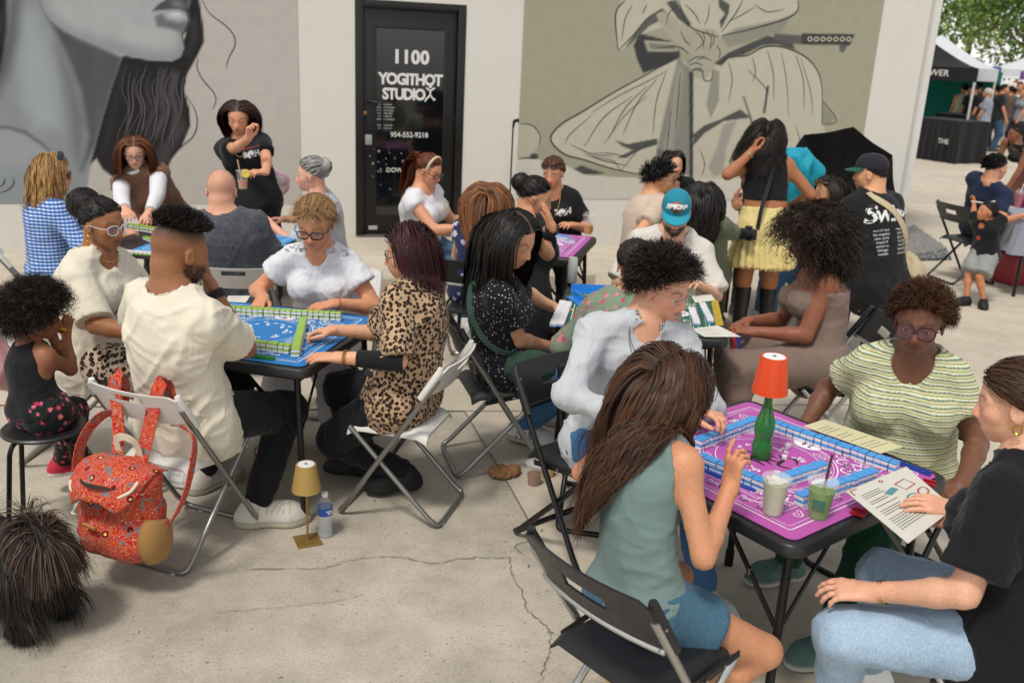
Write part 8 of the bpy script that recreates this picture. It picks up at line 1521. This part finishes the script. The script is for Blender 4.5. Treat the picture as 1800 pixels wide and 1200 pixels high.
P = P25; cc = P['pel'] - P['rs'] * .13 - P['ft'] * .165 - Z3 * .06; cm = empty('camera_bag', cc - Z3 * .04, radians(82 - 90), 'black camera hanging on a strap at the hip of the standing woman', 'camera'); MB().box((0, 0, .04), (.12, .05, .08), bev=.012).build('camera_body', plain('camera_black', '141416', .5), cm); MB().tube([(0, -.02, .038), (0, -.075, .034)], [.034, .032], 18).build('lens', _M['camera_black'], cm); MB().lathe([(.001, 0), (.026, 0)], (0, 0, 0), 18).build('front_glass', plain('lens_glass', '20242c', .08), cm, (0, -.0755, .034)).rotation_euler = (pi / 2, 0, 0); MB().box((0, 0, .088), (.05, .04, .022), bev=.008).build('prism_hump', _M['camera_black'], cm)
loc_ = lambda p: np.array(Matrix.Rotation(-radians(82 - 90), 3, 'Z') @ Vector(np.asarray(p) - (cc - Z3 * .04))); 
band('strap', [loc_(cc + P['rs'] * .06 + Z3 * .03), loc_(P['pel'] + Z3 * .12 - P['ft'] * .17 - P['rs'] * .06), loc_(P['c'](.55) - P['ft'] * .15 - P['rs'] * .0), loc_(P['c'](.85) - P['ft'] * .13 + P['rs'] * .045), loc_(P['nk'] + P['rs'] * .09 - P['ft'] * .03 + P['ut'] * .015)], .028, cloth('dark_strap', '26272b'), cm, loc_(cc - Z3 * .04 - P['ft']))
P = P2; cc = P['pel'] + P['ut'] * .1 - P['rs'] * .2
# ------------------------------------------------------------------ cooler corner
cb = at(340, 392, .50); ck = empty('cooler_bag', (-2.12, 7.35, 0), radians(-8), 'bright blue insulated bag with white mountain emblem behind the bald man', 'cooler')
MB().box((0, 0, .65), (.30, .26, .38), bev=.03).build('bag_body', cloth('cooler_blue', '1556b4', fold=.3), ck); MB().box((0, 0, .23), (.38, .34, .46), bev=.02).build('crate', BLKP, ck)
m = MB(); m.add([(-.09, -.1335, .57), (.10, -.1335, .57), (.05, -.1335, .635), (.015, -.1335, .62), (-.02, -.1335, .675), (-.05, -.1335, .625)], [[0, 1, 2, 3, 4, 5]]); m.build('mountain_emblem', plain('print_white3', 'd9dadb', .6), ck, smooth=False)
F9 = Fld(np.array([-.42, -.22, -.12]), np.array([.42, .22, .22]), .014); [F9.ell(c_, r_, None, .05) for c_, r_ in (((0, 0, 0), (.28, .16, .09)), ((-.18, .0, .0), (.14, .13, .09)), ((.16, .02, .05), (.13, .10, .07)), ((0, -.05, .06), (.14, .1, .06)))]; V, Q = F9.nets(); N = vnormals(V, Q); V = V + N * (.030 * (1 - 2 * np.abs(vnoise(V * 9, 3))) + .012 * vnoise(V * 24, 4))[:, None]
tag(obj('blanket', raw_mesh('blanket', V, Q), cloth('pink_print', 'c9a3ae', 'd9cfc4', kind='floral', c3='b58a9a', c4='d9d2b8', scale=9.), None, (-2.14, 7.36, .92)), 'heap of pink and white printed cloth on top of the blue cooler', 'blanket')
# pink satin jacket at the far left edge
F9 = Fld(np.array([-.2, -.2, -.02]), np.array([.2, .2, .6]), .012); F9.cone((0, 0, .1), (.02, 0, .45), .09, .06, .05); F9.cone((.05, 0, .05), (.08, .02, .4), .05, .04, .03); V, Q = F9.nets(); N = vnormals(V, Q); V = V + N * (.02 * (1 - 2 * np.abs(vnoise(V * np.array([16, 16, 6]), 3))))[:, None]
jx = at(5, 690, .40); tag(obj('jacket', raw_mesh('jacket', V, Q), plain('pink_satin', 'b98a8c', .35, 0, .15, 8), None, (jx[0] - .06, jx[1] + .12, .36)), 'pink satin jacket hanging at the far left edge', 'jacket')

# ------------------------------------------------------------------ umbrellas
def umbrella(loc, axis, R_, depth, mats, label, n=8, shaft=.8):
    ax = nrm(axis); e1 = nrm(np.cross(ax, V3(.2, .1, 1))); e2 = np.cross(ax, e1); r = empty('umbrella', loc, 0, label, 'umbrella'); k = 9; 
    for i in range(n):
        V, F = [], []
        for j in range(k + 1):
            t = j / k
            for s in range(7): a = (i + s / 6) * 2 * pi / n; dip = sin(s / 6 * pi); rr = R_ * t * (1 - .10 * dip * t); V.append(e1 * cos(a) * rr + e2 * sin(a) * rr - ax * (depth * t ** 1.9) - ax * .02 * dip * t)
        F = [[j * 7 + s, j * 7 + s + 1, (j + 1) * 7 + s + 1, (j + 1) * 7 + s] for j in range(k) for s in range(6)]; MB().add(V, F).build('panel', mats[i % len(mats)], r)
        a = i * 2 * pi / n; MB().tube([(e1 * cos(a) + e2 * sin(a)) * R_ * t - ax * (depth * t ** 1.9 + .006) for t in np.linspace(0, 1, 8)], .003, 5).build('rib', BLKM, r)
    MB().tube([ax * .05, -ax * shaft], .007, 8).build('shaft', BLKM, r); return r
UBK = cloth('umbrella_black', '101114', rough=.6, fold=.1); UTL = cloth('umbrella_teal', '0f8fa6', rough=.55, fold=.3); uc = at(1462, 300, 1.02)
umbrella(V3(2.86, 8.50, .98), (.28, .80, -.10), .54, .22, [UBK], 'large open black umbrella resting on its side by the mural')
F9 = Fld(np.array([-.35, -.3, -.05]), np.array([.35, .3, 1.15]), .014); F9.cone((0, 0, .05), (-.05, 0, .55), .15, .11, .05); F9.cone((-.05, 0, .55), (-.12, 0, .90), .10, .15, .06); F9.ell((-.14, -.02, .95), (.19, .13, .12), None, .04); F9.ell((-.02, -.03, .88), (.12, .1, .08), None, .04); V, Q = F9.nets(); N = vnormals(V, Q); V = V + N * (.045 * (1 - 2 * np.abs(vnoise(V * np.array([13, 13, 4.5]), 3))) + .02 * vnoise(V * 9, 6))[:, None]
tr = empty('umbrella', (2.42, 7.95, .28), 0, 'half folded teal umbrella standing in front of the black one', 'umbrella'); obj('folded_canopy', raw_mesh('folded_canopy', V, Q), UTL, tr); MB().tube([(.02, 0, -.28), (0, 0, .1)], .01, 8).build('shaft', BLKM, tr)
# ------------------------------------------------------------------ right edge table
tg_ = at(1800, 392, .74); tG = empty('covered_table', (tg_[0] + .74, tg_[1] + .36, 0), radians(-20), 'table with a grey white cloth at the right edge', 'table'); m = MB(); n = 60; V = []
for z, rr in ((.745, 1.), (.74, 1.02), (.55, 1.05), (.42, 1.08)):
    for i in range(n): t = i * 2 * pi / n; x, y = cos(t), sin(t); s = max(abs(x), abs(y)); w_ = 1 + (rr - 1) * (1 + .6 * sin(i * 1.7)); V.append((x / s * .6 * w_, y / s * .45 * w_, z))
F = [[j * n + i, (j + 1) * n + i, (j + 1) * n + (i + 1) % n, j * n + (i + 1) % n][::-1] for j in range(3) for i in range(n)] + [list(range(n))]; m.add(V, F).build('tablecloth', cloth('grey_white_cloth', '8f919e', fold=.6), tG)
for sx_ in (-1, 1):
    for sy_ in (-1, 1): MB().tube([(sx_ * .5, sy_ * .38, 0), (sx_ * .5, sy_ * .38, .73)], .016, 8).build('leg', BLKM, tG)
b = at(1788, 362, .76); cup((*b[:2], .747), 'red lidded cup with straw on the covered table at the right edge', plain('red_drink', 'a8242c', .3), h=.15, level=.9, straw=('dddddd', (.02, 0, 0), .09)); b = at(1795, 510); tag(MB().box((0, 0, .16), (.42, .36, .32), bev=.05).build('cooler_box', plain('red_cooler', '9a2f3c', .5), None, (b[0] + .1, b[1] + .35, 0), .3), 'red bag on the ground under the table at the right edge', 'cooler')
# lanyard of the woman in the taupe dress
P = P24; m = MB(); a, b_ = P['Wr']['l'] + V3(-.05, .02, .02), at(1268, 640, .48)
for dx, mt in ((0, plain('lanyard_red', 'a81c2c', .6)), (.022, plain('lanyard_blue', '1d3f96', .6))): band('lanyard', [a + V3(dx, 0, 0), a + V3(-.06 + dx, -.03, -.03), (a + b_) / 2 + V3(dx, -.05, .0), b_ + V3(dx, -.04, 0)], .018, mt, None, (0, -1, .2)).name = 'lanyard'
for o in list(COL.objects):
    if o.name.startswith('lanyard') and o.parent is None: tag(o, 'red lanyard ribbon over the lap of the woman in taupe' if 'red' in o.data.materials[0].name else 'blue lanyard ribbon over the lap of the woman in taupe', 'lanyard')
# slate tool in the boy's hands
b = (P29['Wr']['r'] + P29['Wr']['l']) / 2; tag(MB().tube([b + V3(-.12, -.04, .04) - b, V3(0, -.05, .03), V3(.10, -.03, .05)], .007, 8).build('toy_stick', plain('toy_white', 'd6d3cc', .5), None, b), 'white toy stick held up by the small boy', 'toy')
